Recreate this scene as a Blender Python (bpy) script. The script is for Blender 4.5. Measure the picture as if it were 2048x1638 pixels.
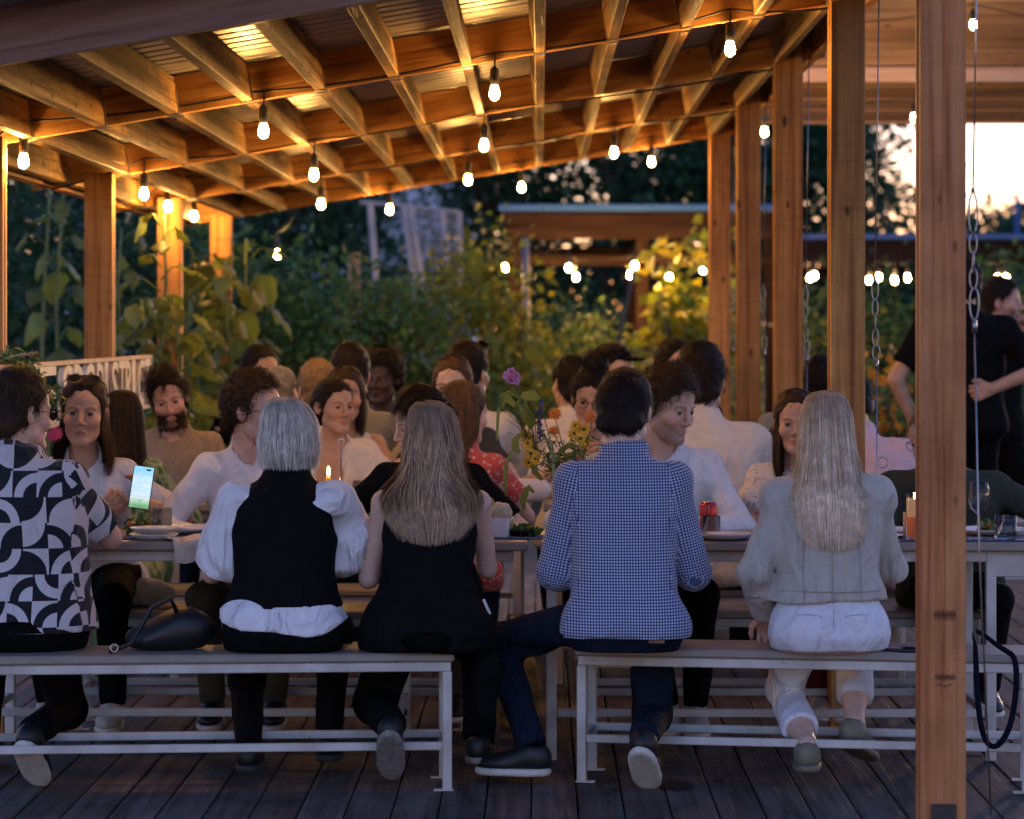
import bpy, math, random
import numpy as np
from mathutils import Vector, Matrix, Euler
for _o in list(bpy.data.objects):
    bpy.data.objects.remove(_o)
SC = bpy.context.scene
COL = SC.collection
R = math.radians
# ---------------------------------------------------------------- camera, sky, sun, exposure
CAM_H, YAW, LENS = 1.47, 0.56, 100.2
cd = bpy.data.cameras.new('camera'); cam = bpy.data.objects.new('camera', cd); COL.objects.link(cam)
cd.lens, cd.sensor_width, cd.sensor_fit = LENS, 36.0, 'HORIZONTAL'
cd.clip_start, cd.clip_end = 0.1, 3000
cam.location = (0, 0, CAM_H); cam.rotation_euler = (R(90), 0, R(YAW))
cd.shift_y = -164.0 / 2048
cd.dof.use_dof = True; cd.dof.focus_distance = 9.45; cd.dof.aperture_fstop = 3.6
SC.camera = cam
SUN_EL, SUN_AZ = 3.6, 20.0
W = bpy.data.worlds.new('World'); SC.world = W; W.use_nodes = True
wn = W.node_tree.nodes; wl = W.node_tree.links
sky = wn.new('ShaderNodeTexSky'); sky.sky_type = 'NISHITA'; sky.sun_disc = False
sky.sun_elevation = R(SUN_EL); sky.sun_rotation = R(SUN_AZ); sky.air_density = 1.0; sky.dust_density = 0.1; sky.ozone_density = 3.0
bg = wn['Background']; bg.inputs['Strength'].default_value = 0.108
tint = wn.new('ShaderNodeMix'); tint.data_type = 'RGBA'; tint.blend_type = 'MULTIPLY'; tint.inputs[0].default_value = 1.0; tint.inputs[7].default_value = (1.32, .87, 1.06, 1)
wl.new(sky.outputs[0], tint.inputs[6]); wl.new(tint.outputs[2], bg.inputs['Color'])     # rosy dusk sky
sd = bpy.data.lights.new('sun', 'SUN'); sun = bpy.data.objects.new('sun', sd); COL.objects.link(sun)
sd.energy = 0.08; sd.angle = R(2.0); sd.color = (1.0, 0.72, 0.45)
_d = Vector((math.sin(R(SUN_AZ)) * math.cos(R(SUN_EL)), math.cos(R(SUN_AZ)) * math.cos(R(SUN_EL)), math.sin(R(SUN_EL))))
sun.rotation_euler = _d.to_track_quat('Z', 'Y').to_euler(); sun.location = (20, 60, 20)
vs = SC.view_settings
vs.view_transform = 'Standard'; vs.look = 'None'; vs.exposure = 2.72; vs.gamma = 1.0; vs.use_curve_mapping = False
BULB_W = 118.0       # radiance of a glowing bulb
cy = SC.cycles
cy.max_bounces = 8; cy.diffuse_bounces = 3; cy.glossy_bounces = 3; cy.transmission_bounces = 6; cy.transparent_max_bounces = 24
cy.use_denoising = True; cy.sample_clamp_indirect = 4.0; cy.caustics_reflective = False; cy.caustics_refractive = False
try: cy.denoiser = 'OPENIMAGEDENOISE'
except Exception: pass

# ---------------------------------------------------------------- small tools
F_PX = LENS / 36 * 2048
def at(px, py, Y):
    """point of the place seen at (px, py) of the 2048 wide photograph, Y metres away"""
    a = math.atan((px - 1024) / F_PX) - R(YAW)
    # depth along the view axis of a point at world Y with bearing a
    X = math.tan(a) * Y
    dep = -X * math.sin(R(YAW)) + Y * math.cos(R(YAW))
    return Vector((X, Y, CAM_H + (655 - py) / F_PX * dep))
def ax(px, Y): return at(px, 0, Y).x

def link(o, parent=None):
    COL.objects.link(o)
    if parent is not None:
        o.parent = parent
    return o
def tag(o, label=None, cat=None, group=None, kind=None):
    if label: o['label'] = label
    if cat: o['category'] = cat
    if group: o['group'] = group
    if kind: o['kind'] = kind
    return o
def empty(name, loc=(0, 0, 0), rz=0.0, label=None, cat=None, group=None, kind=None, parent=None):
    o = bpy.data.objects.new(name, None); o.empty_display_size = .1
    o.location = loc; o.rotation_euler = (0, 0, rz); link(o, parent)
    return tag(o, label, cat, group, kind)
def mesh_np(name, V, faces, mat=None, smooth=True, col=None, uv=None):
    """faces: list of int arrays (n,k). col: per vertex rgb. uv: per loop"""
    me = bpy.data.meshes.new(name)
    V = np.asarray(V, np.float32)
    me.vertices.add(len(V)); me.vertices.foreach_set('co', V.ravel())
    faces = [np.asarray(f, np.int32) for f in faces if len(f)]
    li = np.concatenate([f.ravel() for f in faces]); tot = np.concatenate([np.full(len(f), f.shape[1], np.int32) for f in faces])
    st = np.concatenate([[0], np.cumsum(tot)[:-1]]).astype(np.int32)
    me.loops.add(len(li)); me.loops.foreach_set('vertex_index', li)
    me.polygons.add(len(tot)); me.polygons.foreach_set('loop_start', st)
    if smooth: me.polygons.foreach_set('use_smooth', np.ones(len(tot), bool))
    me.update(calc_edges=True)
    if col is not None:
        a = me.color_attributes.new('Col', 'FLOAT_COLOR', 'POINT')
        c4 = np.ones((len(V), 4), np.float32); c4[:, :3] = col; a.data.foreach_set('color', c4.ravel())
    if uv is not None:
        u = me.uv_layers.new(name='UVMap'); u.data.foreach_set('uv', np.asarray(uv, np.float32).ravel())
    if mat: me.materials.append(mat)
    return me
def obj_np(name, V, faces, mat=None, parent=None, smooth=True, col=None, uv=None):
    return link(bpy.data.objects.new(name, mesh_np(name, V, faces, mat, smooth, col, uv)), parent)

class MB:
    """collects boxes, bars, tubes and lathes into one mesh"""
    def __init__(s): s.V = []; s.F = []; s.C = []; s.col = None
    def add(s, V, F):
        n = len(s.V); s.V += [tuple(v) for v in V]; s.F += [tuple(i + n for i in f) for f in F]
        s.C += [s.col or (1, 1, 1)] * len(V)
    def box(s, c, d, rot=None, bev=0.0):
        c = Vector(c); x, y, z = d[0] / 2, d[1] / 2, d[2] / 2
        if bev <= 0:
            P = [Vector(p) for p in ((-x,-y,-z),(x,-y,-z),(x,y,-z),(-x,y,-z),(-x,-y,z),(x,-y,z),(x,y,z),(-x,y,z))]
            F = [(0,3,2,1),(4,5,6,7),(0,1,5,4),(1,2,6,5),(2,3,7,6),(3,0,4,7)]
        else:
            b = min(bev, x * .9, y * .9, z * .9); P = []; F = []
            def oct_(zz, k): return [Vector(p) for p in ((-x+b*k,-y+b*(1-k)*0+ (b if k else 0),zz),)]
            ring = lambda ix, zz: [Vector(p) for p in ((-x+ix,-y+ix,zz),(x-ix,-y+ix,zz),(x-ix,y-ix,zz),(-x+ix,y-ix,zz))]
            oc = lambda zz: [Vector(p) for p in ((-x+b,-y,zz),(x-b,-y,zz),(x,-y+b,zz),(x,y-b,zz),(x-b,y,zz),(-x+b,y,zz),(-x,y-b,zz),(-x,-y+b,zz))]
            P = ring(b, -z) + oc(-z + b) + oc(z - b) + ring(b, z)
            F = [(3,2,1,0)]
            for a, (o0, o1, o2) in enumerate(((0,1,2),(2,3,4),(4,5,6),(6,7,0))):
                F += [(a, (a+1)%4, 4+o1, 4+o0)]
                F += [((a+1)%4, 4+o2, 4+o1)]
            for k in range(8): F += [(4+k, 4+(k+1)%8, 12+(k+1)%8, 12+k)]
            for a, (o0, o1, o2) in enumerate(((0,1,2),(2,3,4),(4,5,6),(6,7,0))):
                F += [(12+o0, 12+o1, 20+(a+1)%4, 20+a)]
                F += [(12+o1, 12+o2, 20+(a+1)%4)]
            F += [(20,21,22,23)]
        if rot is not None: P = [rot @ p for p in P]
        s.add([c + p for p in P], F)
    def tube(s, pts, r, n=8, cap=True):
        pts = [Vector(p) for p in pts]; m = len(pts)
        rr = r if isinstance(r, (list, tuple)) else [r] * m
        up = None; base = len(s.V); V = []; F = []
        for i, p in enumerate(pts):
            t = (pts[min(i+1, m-1)] - pts[max(i-1, 0)]).normalized()
            if up is None: up = Vector((0, 0, 1)) if abs(t.z) < .9 else Vector((1, 0, 0))
            a = t.cross(up).normalized(); up = a.cross(t).normalized()
            for k in range(n):
                q = 2 * math.pi * k / n
                V.append(p + (a * math.cos(q) + up * math.sin(q)) * rr[i])
        for i in range(m - 1):
            for k in range(n):
                F.append((i*n+k, i*n+(k+1)%n, (i+1)*n+(k+1)%n, (i+1)*n+k))
        if cap: F += [tuple(range(n))[::-1], tuple((m-1)*n+k for k in range(n))]
        s.add(V, F)
    def lathe(s, prof, c=(0, 0, 0), n=20, rot=None):
        c = Vector(c); V = []; F = []; m = len(prof)
        for r, z in prof:
            for k in range(n):
                q = 2 * math.pi * k / n; p = Vector((r * math.cos(q), r * math.sin(q), z))
                V.append(c + (rot @ p if rot is not None else p))
        for i in range(m - 1):
            for k in range(n): F.append((i*n+k, i*n+(k+1)%n, (i+1)*n+(k+1)%n, (i+1)*n+k))
        if prof[0][0] > 1e-5: F.append(tuple(range(n))[::-1])
        if prof[-1][0] > 1e-5: F.append(tuple((m-1)*n+k for k in range(n)))
        s.add(V, F)
    def mesh(s, name, mat=None, smooth=False):
        me = bpy.data.meshes.new(name); me.from_pydata(s.V, [], s.F); me.update()
        if smooth: me.polygons.foreach_set('use_smooth', [True] * len(s.F))
        if s.col is not None:
            a = me.color_attributes.new('Col', 'FLOAT_COLOR', 'POINT')
            a.data.foreach_set('color', np.array([(*c, 1) for c in s.C], np.float32).ravel())
        if mat: me.materials.append(mat)
        return me
    def build(s, name, mat=None, parent=None, smooth=False):
        return link(bpy.data.objects.new(name, s.mesh(name, mat, smooth)), parent)
def inst(me, name, loc=(0, 0, 0), rot=(0, 0, 0), parent=None, scale=None):
    o = bpy.data.objects.new(name, me); o.location = loc; o.rotation_euler = rot
    if scale: o.scale = scale
    return link(o, parent)
def copy_tree(o, parent=None):
    c = o.copy(); COL.objects.link(c)
    if parent is not None: c.parent = parent
    for ch in list(o.children): copy_tree(ch, c)
    return c

# ---------------------------------------------------------------- materials
def nodes_of(m):
    m.use_nodes = True; return m.node_tree.nodes, m.node_tree.links, m.node_tree.nodes['Principled BSDF']
def N(nt, typ, **kw):
    n = nt.new(typ)
    for k, v in kw.items():
        if hasattr(n, k): setattr(n, k, v)
        else: n.inputs[k].default_value = v
    return n
def ramp(nt, pts):
    n = nt.new('ShaderNodeValToRGB'); e = n.color_ramp.elements
    while len(e) > 1: e.remove(e[0])
    e[0].position = pts[0][0]; e[0].color = (*pts[0][1], 1)
    for p, c in pts[1:]:
        q = e.new(p); q.color = (*c, 1)
    return n
def plain(name, c, rough=.5, metal=0.0, var=.12, scale=40, bump=.0, bscale=200, spec=.5, sheen=0.0, sss=0.0):
    m = bpy.data.materials.new(name); nt, lk, b = nodes_of(m)
    tc = N(nt, 'ShaderNodeTexCoord'); no = N(nt, 'ShaderNodeTexNoise', Scale=scale, Detail=4.0)
    lk.new(tc.outputs['Object'], no.inputs['Vector'])
    rp = ramp(nt, [(.3, tuple(x * (1 - var) for x in c)), (.7, tuple(min(1, x * (1 + var)) for x in c))])
    lk.new(no.outputs['Fac'], rp.inputs[0]); lk.new(rp.outputs[0], b.inputs['Base Color'])
    b.inputs['Roughness'].default_value = rough; b.inputs['Metallic'].default_value = metal; b.inputs['Specular IOR Level'].default_value = spec
    if sheen: b.inputs['Sheen Weight'].default_value = sheen
    if bump:
        n2 = N(nt, 'ShaderNodeTexNoise', Scale=bscale, Detail=5.0); lk.new(tc.outputs['Object'], n2.inputs['Vector'])
        bp = N(nt, 'ShaderNodeBump', Strength=bump, Distance=.003); lk.new(n2.outputs['Fac'], bp.inputs['Height']); lk.new(bp.outputs[0], b.inputs['Normal'])
    return m
def wood(name, c_lo, c_mid, c_hi, spec=.25, axis=0, rough=.6, knots=1.0, bump=.35, band=1.0, crack=0.0, dirt=0.0, saw=0.0):
    """sawn timber; grain runs along the given local axis, every board its own cut"""
    m = bpy.data.materials.new(name); nt, lk, b = nodes_of(m)
    tc = N(nt, 'ShaderNodeTexCoord'); oi = N(nt, 'ShaderNodeObjectInfo')
    mul = N(nt, 'ShaderNodeVectorMath', operation='SCALE'); cv = N(nt, 'ShaderNodeCombineXYZ')
    lk.new(oi.outputs['Random'], cv.inputs[0]); lk.new(oi.outputs['Random'], cv.inputs[1]); lk.new(oi.outputs['Random'], cv.inputs[2])
    lk.new(cv.outputs[0], mul.inputs[0]); mul.inputs['Scale'].default_value = 37.3
    ad = N(nt, 'ShaderNodeVectorMath', operation='ADD'); lk.new(tc.outputs['Object'], ad.inputs[0]); lk.new(mul.outputs[0], ad.inputs[1])
    def mapped(s_long, s_cross):
        mp = N(nt, 'ShaderNodeMapping'); s = [s_cross] * 3; s[axis] = s_long
        mp.inputs['Scale'].default_value = s; lk.new(ad.outputs[0], mp.inputs['Vector']); return mp
    # warp of the grain round knots
    vm = mapped(6.5, 15.0)
    vo = N(nt, 'ShaderNodeTexVoronoi', Scale=1.0, Randomness=1.0); lk.new(vm.outputs[0], vo.inputs['Vector'])
    kr = N(nt, 'ShaderNodeMapRange'); kr.inputs[1].default_value = .12; kr.inputs[2].default_value = .25; kr.inputs[3].default_value = 1.0; kr.inputs[4].default_value = 0.0
    kr.interpolation_type = 'SMOOTHSTEP'
    kd = N(nt, 'ShaderNodeSeparateColor'); lk.new(vo.outputs['Color'], kd.inputs[0]); kk = N(nt, 'ShaderNodeMath', operation='MULTIPLY_ADD'); lk.new(kd.outputs[0], kk.inputs[0]); kk.inputs[1].default_value = .21; lk.new(vo.outputs['Distance'], kk.inputs[2])
    lk.new(kk.outputs[0], kr.inputs[0])
    g = mapped(1.3, 42.0)
    wn_ = N(nt, 'ShaderNodeTexNoise', Scale=1.0, Detail=6.0, Roughness=.62, Distortion=.6); lk.new(g.outputs[0], wn_.inputs['Vector'])
    w2 = mapped(.7, 16.0)
    wv = N(nt, 'ShaderNodeTexNoise', Scale=1.0, Detail=2.0, Distortion=1.2); lk.new(w2.outputs[0], wv.inputs['Vector'])
    mx = N(nt, 'ShaderNodeMath', operation='MULTIPLY_ADD'); lk.new(wn_.outputs['Fac'], mx.inputs[0]); mx.inputs[1].default_value = .55
    m2 = N(nt, 'ShaderNodeMath', operation='MULTIPLY'); lk.new(wv.outputs['Fac'], m2.inputs[0]); m2.inputs[1].default_value = .5 * band
    lk.new(m2.outputs[0], mx.inputs[2])
    rp = ramp(nt, [(.40, c_lo), (.51, c_mid), (.63, c_hi)]); lk.new(mx.outputs[0], rp.inputs[0])
    kc = N(nt, 'ShaderNodeMix', data_type='RGBA'); km = N(nt, 'ShaderNodeMath', operation='MULTIPLY'); km.inputs[1].default_value = .85 * knots
    lk.new(kr.outputs[0], km.inputs[0]); lk.new(km.outputs[0], kc.inputs[0]); lk.new(rp.outputs[0], kc.inputs[6]); kc.inputs[7].default_value = (*[x * .25 for x in c_lo], 1)
    # board to board variation
    hs = N(nt, 'ShaderNodeHueSaturation'); mr = N(nt, 'ShaderNodeMapRange'); lk.new(oi.outputs['Random'], mr.inputs[0]); mr.inputs[3].default_value = .78; mr.inputs[4].default_value = 1.18
    lk.new(mr.outputs[0], hs.inputs['Value']); lk.new(kc.outputs[2], hs.inputs['Color'])
    out = hs.outputs[0]
    if dirt:
        dn = N(nt, 'ShaderNodeTexNoise', Scale=3.2, Detail=6.0, Roughness=.7); lk.new(ad.outputs[0], dn.inputs['Vector'])
        dr = ramp(nt, [(.42, (1, 1, 1)), (.72, (1 - dirt,) * 3)]); lk.new(dn.outputs['Fac'], dr.inputs[0])
        dm = N(nt, 'ShaderNodeMix', data_type='RGBA', blend_type='MULTIPLY'); dm.inputs[0].default_value = 1.0
        lk.new(out, dm.inputs[6]); lk.new(dr.outputs[0], dm.inputs[7]); out = dm.outputs[2]
    if saw:
        sm_ = mapped(34.0, 2.2); sn_ = N(nt, 'ShaderNodeTexNoise', Scale=1.0, Detail=4.0, Roughness=.7, Distortion=.5); lk.new(sm_.outputs[0], sn_.inputs['Vector'])
        sr = ramp(nt, [(.36, (1 - saw,) * 3), (.46, (1, 1, 1))]); lk.new(sn_.outputs['Fac'], sr.inputs[0])
        pn = N(nt, 'ShaderNodeTexNoise', Scale=2.3, Detail=2.0); lk.new(ad.outputs[0], pn.inputs['Vector']); pr = ramp(nt, [(.45, (0, 0, 0)), (.6, (1, 1, 1))]); lk.new(pn.outputs['Fac'], pr.inputs[0])
        s2 = N(nt, 'ShaderNodeMix', data_type='RGBA', blend_type='MULTIPLY'); lk.new(pr.outputs[0], s2.inputs[0]); lk.new(out, s2.inputs[6]); lk.new(sr.outputs[0], s2.inputs[7]); out = s2.outputs[2]
    lk.new(out, b.inputs['Base Color'])
    b.inputs['Roughness'].default_value = rough; b.inputs['Specular IOR Level'].default_value = spec
    bp = N(nt, 'ShaderNodeBump', Strength=bump, Distance=.004); lk.new(mx.outputs[0], bp.inputs['Height'])
    if crack:
        cm = mapped(1.1, 60.0); cn = N(nt, 'ShaderNodeTexNoise', Scale=1.0, Detail=3.0, Distortion=.4); lk.new(cm.outputs[0], cn.inputs['Vector'])
        cr = ramp(nt, [(.33, (0, 0, 0)), (.38, (1, 1, 1))]); lk.new(cn.outputs['Fac'], cr.inputs[0])
        b2 = N(nt, 'ShaderNodeBump', Strength=crack, Distance=.01); lk.new(cr.outputs[0], b2.inputs['Height']); lk.new(bp.outputs[0], b2.inputs['Normal'])
        lk.new(b2.outputs[0], b.inputs['Normal'])
    else: lk.new(bp.outputs[0], b.inputs['Normal'])
    return m
def attr_mat(name, rough=.6, spec=.4, var=.15, scale=60, trans=0.0, sheen=0.0, sss=0.0, bump=0.0, bscale=300):
    """colour comes from the mesh's own pigment attribute, broken up by noise"""
    m = bpy.data.materials.new(name); nt, lk, b = nodes_of(m)
    at_ = N(nt, 'ShaderNodeAttribute', attribute_name='Col'); tc = N(nt, 'ShaderNodeTexCoord')
    no = N(nt, 'ShaderNodeTexNoise', Scale=scale, Detail=4.0); lk.new(tc.outputs['Object'], no.inputs['Vector'])
    rp = ramp(nt, [(.3, (1 - var,) * 3), (.7, (1 + var * .3,) * 3)]); lk.new(no.outputs['Fac'], rp.inputs[0])
    mm = N(nt, 'ShaderNodeMix', data_type='RGBA', blend_type='MULTIPLY'); mm.inputs[0].default_value = 1.0
    lk.new(at_.outputs['Color'], mm.inputs[6]); lk.new(rp.outputs[0], mm.inputs[7]); lk.new(mm.outputs[2], b.inputs['Base Color'])
    b.inputs['Roughness'].default_value = rough; b.inputs['Specular IOR Level'].default_value = spec
    if sheen: b.inputs['Sheen Weight'].default_value = sheen
    if sss:
        b.inputs['Subsurface Weight'].default_value = sss; b.inputs['Subsurface Radius'].default_value = (.012, .004, .002); b.inputs['Subsurface Scale'].default_value = .6
    if bump:
        n2 = N(nt, 'ShaderNodeTexNoise', Scale=bscale, Detail=5.0); lk.new(tc.outputs['Object'], n2.inputs['Vector'])
        bp = N(nt, 'ShaderNodeBump', Strength=bump, Distance=.002); lk.new(n2.outputs['Fac'], bp.inputs['Height']); lk.new(bp.outputs[0], b.inputs['Normal'])
    if trans:
        tr = N(nt, 'ShaderNodeBsdfTranslucent'); lk.new(mm.outputs[2], tr.inputs['Color'])
        ms = N(nt, 'ShaderNodeMixShader'); ms.inputs[0].default_value = trans
        lk.new(b.outputs[0], ms.inputs[1]); lk.new(tr.outputs[0], ms.inputs[2]); lk.new(ms.outputs[0], nt['Material Output'].inputs['Surface'])
    return m
def glass_mat(name, c=(1, 1, 1), rough=0.02, ior=1.45):
    """thin walled glass: clear straight through, mirror at grazing angles"""
    m = bpy.data.materials.new(name); nt, lk, b = nodes_of(m)
    tr = N(nt, 'ShaderNodeBsdfTransparent'); tr.inputs['Color'].default_value = (*[x * .96 for x in c], 1); gl = N(nt, 'ShaderNodeBsdfGlossy', Roughness=.03)
    fr = N(nt, 'ShaderNodeLayerWeight', Blend=.28); sc_ = N(nt, 'ShaderNodeMath', operation='MULTIPLY'); sc_.inputs[1].default_value = min(1.0, (ior - 1) * 1.9); lk.new(fr.outputs['Fresnel'], sc_.inputs[0])
    ms = N(nt, 'ShaderNodeMixShader'); lk.new(sc_.outputs[0], ms.inputs[0]); lk.new(tr.outputs[0], ms.inputs[1]); lk.new(gl.outputs[0], ms.inputs[2]); lk.new(ms.outputs[0], nt['Material Output'].inputs['Surface'])
    return m
def emit_mat(name, c, s):
    m = bpy.data.materials.new(name); nt, lk, b = nodes_of(m)
    b.inputs['Base Color'].default_value = (*c, 1); b.inputs['Emission Color'].default_value = (*c, 1); b.inputs['Emission Strength'].default_value = s
    return m
M = {}
FIR = ((.24, .09, .025), (.46, .205, .06), (.58, .30, .10))
for _i, _a in enumerate('xyz'): M['fir_' + _a] = wood('fir_timber_' + _a, *FIR, axis=_i, crack=.35, dirt=.35, saw=.25)
M['fir_red'] = wood('reddish_fir', (.23, .07, .024), (.47, .165, .058), (.57, .24, .095), axis=2, knots=1.0, crack=.4, dirt=.35)  # reddish fir, base colour warmed to stand in for warm light from ahead
M['joist'] = wood('stained_joist', (.16, .075, .022), (.37, .205, .068), (.50, .31, .12), axis=1, crack=.8, dirt=.45, saw=.7)
M['fascia'] = wood('skylit_purple_fascia', (.18, .10, .085), (.33, .19, .16), (.42, .26, .22), axis=0)  # purple cast of sky light on the front beam put into its colour
M['ceil'] = wood('pine_ceiling_board', (.44, .26, .19), (.60, .40, .31), (.70, .50, .40), axis=0, knots=1.0, bump=.2)
M['deck'] = wood('weathered_deck', (.055, .040, .036), (.098, .074, .068), (.145, .112, .10), axis=1, rough=.7, knots=.8, bump=.5, crack=.45, dirt=.55)
M['brown'] = wood('dark_stained_timber', (.012, .006, .004), (.022, .012, .008), (.036, .02, .013), spec=.03, axis=0, rough=.85, knots=.4)
M['brown_z'] = wood('dark_stained_post', (.012, .006, .004), (.022, .012, .008), (.036, .02, .013), spec=.03, axis=2, rough=.85, knots=.4)
M['zinc'] = plain('corrugated_zinc', (.34, .33, .32), rough=.42, metal=.55, var=.18, scale=6, bump=.1, bscale=30)
M['steel'] = plain('galvanised_steel', (.34, .34, .35), rough=.35, metal=1.0, var=.15, scale=60)
M['darksteel'] = plain('dark_steel', (.06, .06, .065), rough=.4, metal=.8)
M['black_rubber'] = plain('black_cable_sheath', (.012, .012, .012), rough=.55)
M['bulb'] = emit_mat('glowing_bulb', (1.0, .50, .13), BULB_W)
M['bulb_dim'] = emit_mat('dim_filament_bulb', (1.0, .60, .24), BULB_W * .3)
M['bulb_far'] = emit_mat('far_glowing_bulb', (1.0, .52, .15), BULB_W * 1.7)
M['white_paint'] = plain('chipped_white_paint', (.56, .53, .50), rough=.45, var=.10, scale=14, bump=.12, bscale=90)
def chipped(m):
    nt, lk, b = nodes_of(m); src = b.inputs['Base Color'].links[0].from_socket; tc = N(nt, 'ShaderNodeTexCoord'); n1 = N(nt, 'ShaderNodeTexNoise', Scale=26.0, Detail=6.0, Roughness=.75); lk.new(tc.outputs['Object'], n1.inputs['Vector'])
    oi = N(nt, 'ShaderNodeObjectInfo'); va = N(nt, 'ShaderNodeVectorMath', operation='ADD'); lk.new(tc.outputs['Object'], va.inputs[0]); lk.new(oi.outputs['Location'], va.inputs[1]); lk.new(va.outputs[0], n1.inputs['Vector'])
    rp = ramp(nt, [(.655, (0, 0, 0)), (.69, (1, 1, 1))]); lk.new(n1.outputs['Fac'], rp.inputs[0]); mx = N(nt, 'ShaderNodeMix', data_type='RGBA'); lk.new(rp.outputs[0], mx.inputs[0]); lk.new(src, mx.inputs[6]); mx.inputs[7].default_value = (.10, .045, .025, 1)
    n2 = N(nt, 'ShaderNodeTexNoise', Scale=5.0, Detail=5.0); lk.new(va.outputs[0], n2.inputs['Vector']); r2 = ramp(nt, [(.42, (1, 1, 1)), (.7, (.68, .63, .58))]); lk.new(n2.outputs['Fac'], r2.inputs[0]); m2 = N(nt, 'ShaderNodeMix', data_type='RGBA', blend_type='MULTIPLY'); m2.inputs[0].default_value = 1; lk.new(mx.outputs[2], m2.inputs[6]); lk.new(r2.outputs[0], m2.inputs[7]); lk.new(m2.outputs[2], b.inputs['Base Color'])
chipped(M['white_paint'])
M['seat_board'] = plain('grey_composite_board', (.26, .22, .19), rough=.42, var=.10, scale=9, bump=.05)
M['sky_blue'] = plain('sky_blue_edge', (.022, .09, .25), rough=.45, metal=.0, var=.1, scale=3)  # blue of the reflected sky put into the roof edge colour
M['leaf'] = attr_mat('leaf', rough=.5, spec=.35, var=.3, scale=8, trans=.4)
M['bark'] = plain('bark', (.07, .05, .035), rough=.9, var=.4, scale=12, bump=.6, bscale=30)
M['stem'] = plain('green_stem', (.10, .15, .045), rough=.6, var=.25, scale=30)
M['soil'] = plain('garden_soil', (.045, .038, .03), rough=.95, var=.5, scale=.8, bump=.6, bscale=9)
# ---------------------------------------------------------------- ground and deck
rng = random.Random(7); nrg = np.random.default_rng(7)
g = MB(); g.add([(-900, -200, -.16), (900, -200, -.16), (900, 1800, -.16), (-900, 1800, -.16)], [(0, 1, 2, 3)])
tag(g.build('ground', M['soil']), kind='structure')
deck = empty('deck', (0, 0, 0), kind='structure')
PW = .1415
dm = MB(); dm.box((0, 0, -.016), (PW - .0045, 3.05, .032), bev=.004); deck_a = dm.mesh('plank', M['deck'])
dm = MB(); dm.box((0, 0, -.016), (PW - .006, 3.6, .032), bev=.004); deck_b = dm.mesh('plank', M['deck'])
for i in range(-27, 35):
    x = i * PW + .045
    dz = rng.uniform(-.002, .002)
    inst(deck_a, 'plank', (x, 9.80 - 3.05 / 2 + rng.uniform(-.004, .004), dz), (0, rng.uniform(-.006, .006), rng.uniform(-.0006, .0006)), deck)
    dz = rng.uniform(-.002, .002)
    inst(deck_b, 'plank', (x, 11.44 + 3.6 / 2 - 1.634, dz), (0, rng.uniform(-.006, .006), 0), deck)
    if -22 < i < 30: inst(deck_b, 'plank', (x, 15.22, dz * .5), (0, rng.uniform(-.006, .006), 0), deck)
f = MB()
for k in range(9): f.box((.5, 6.9 + k * 1.25, -.085), (9.0, .05, .10))
f.build('deck_joist', M['brown'], deck)
M['stain'] = plain('dark_spill', (.012, .011, .012), rough=.5, var=.3, scale=60)
for (px, py, r_) in ((1352, 1572, .062), (1440, 1560, .02), (1195, 1570, .012)):
    p_ = at(px, py, 5700 * CAM_H / (py - 655)); sm_ = MB(); n_ = 40
    sm_.add([(p_.x, p_.y, .0065)] + [(p_.x + r_ * (.75 + .18 * math.sin(k * 1.9 + px) + .2 * rng.random()) * math.cos(6.2832 * k / n_), p_.y + 2.0 * r_ * (.75 + .18 * math.sin(k * 1.3) + .2 * rng.random()) * math.sin(6.2832 * k / n_), .0065) for k in range(n_)], [(0, 1 + k, 1 + (k + 1) % n_) for k in range(n_)])
    sm_.build('spill_stain', M['stain'], deck)
# dried leaves lying on the deck
for i, (px, py) in enumerate(((1003, 1398), (968, 1384))):
    p = at(px, py, 5700 * CAM_H / (py - 655)); lf = MB()
    L = .07 - .02 * i; V = []
    for k in range(7):
        t = k / 6; w = .028 * math.sin(math.pi * (t * .92 + .06)) * (1 + .35 * math.sin(t * 19))
        V += [(-w, L * (t - .5), .004 + .012 * abs(t - .4)), (0, L * (t - .5), .002 + .006 * t), (w, L * (t - .5), .006 + .01 * (1 - t))]
    lf.add(V, [q for k in range(6) for q in ((k*3, k*3+1, k*3+4, k*3+3), (k*3+1, k*3+2, k*3+5, k*3+4))])
    o = lf.build('dry_leaf', plain('dry_leaf_%d' % i, (.34, .22, .11), rough=.8, var=.3, scale=90)); o.location = (p.x, p.y, .001); o.rotation_euler = (0, 0, 1.1 + i)
    tag(o, ('curled dry tan leaf on the deck between the two front benches', 'small dry leaf on the deck just left of the curled tan one')[i], 'leaf')

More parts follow.
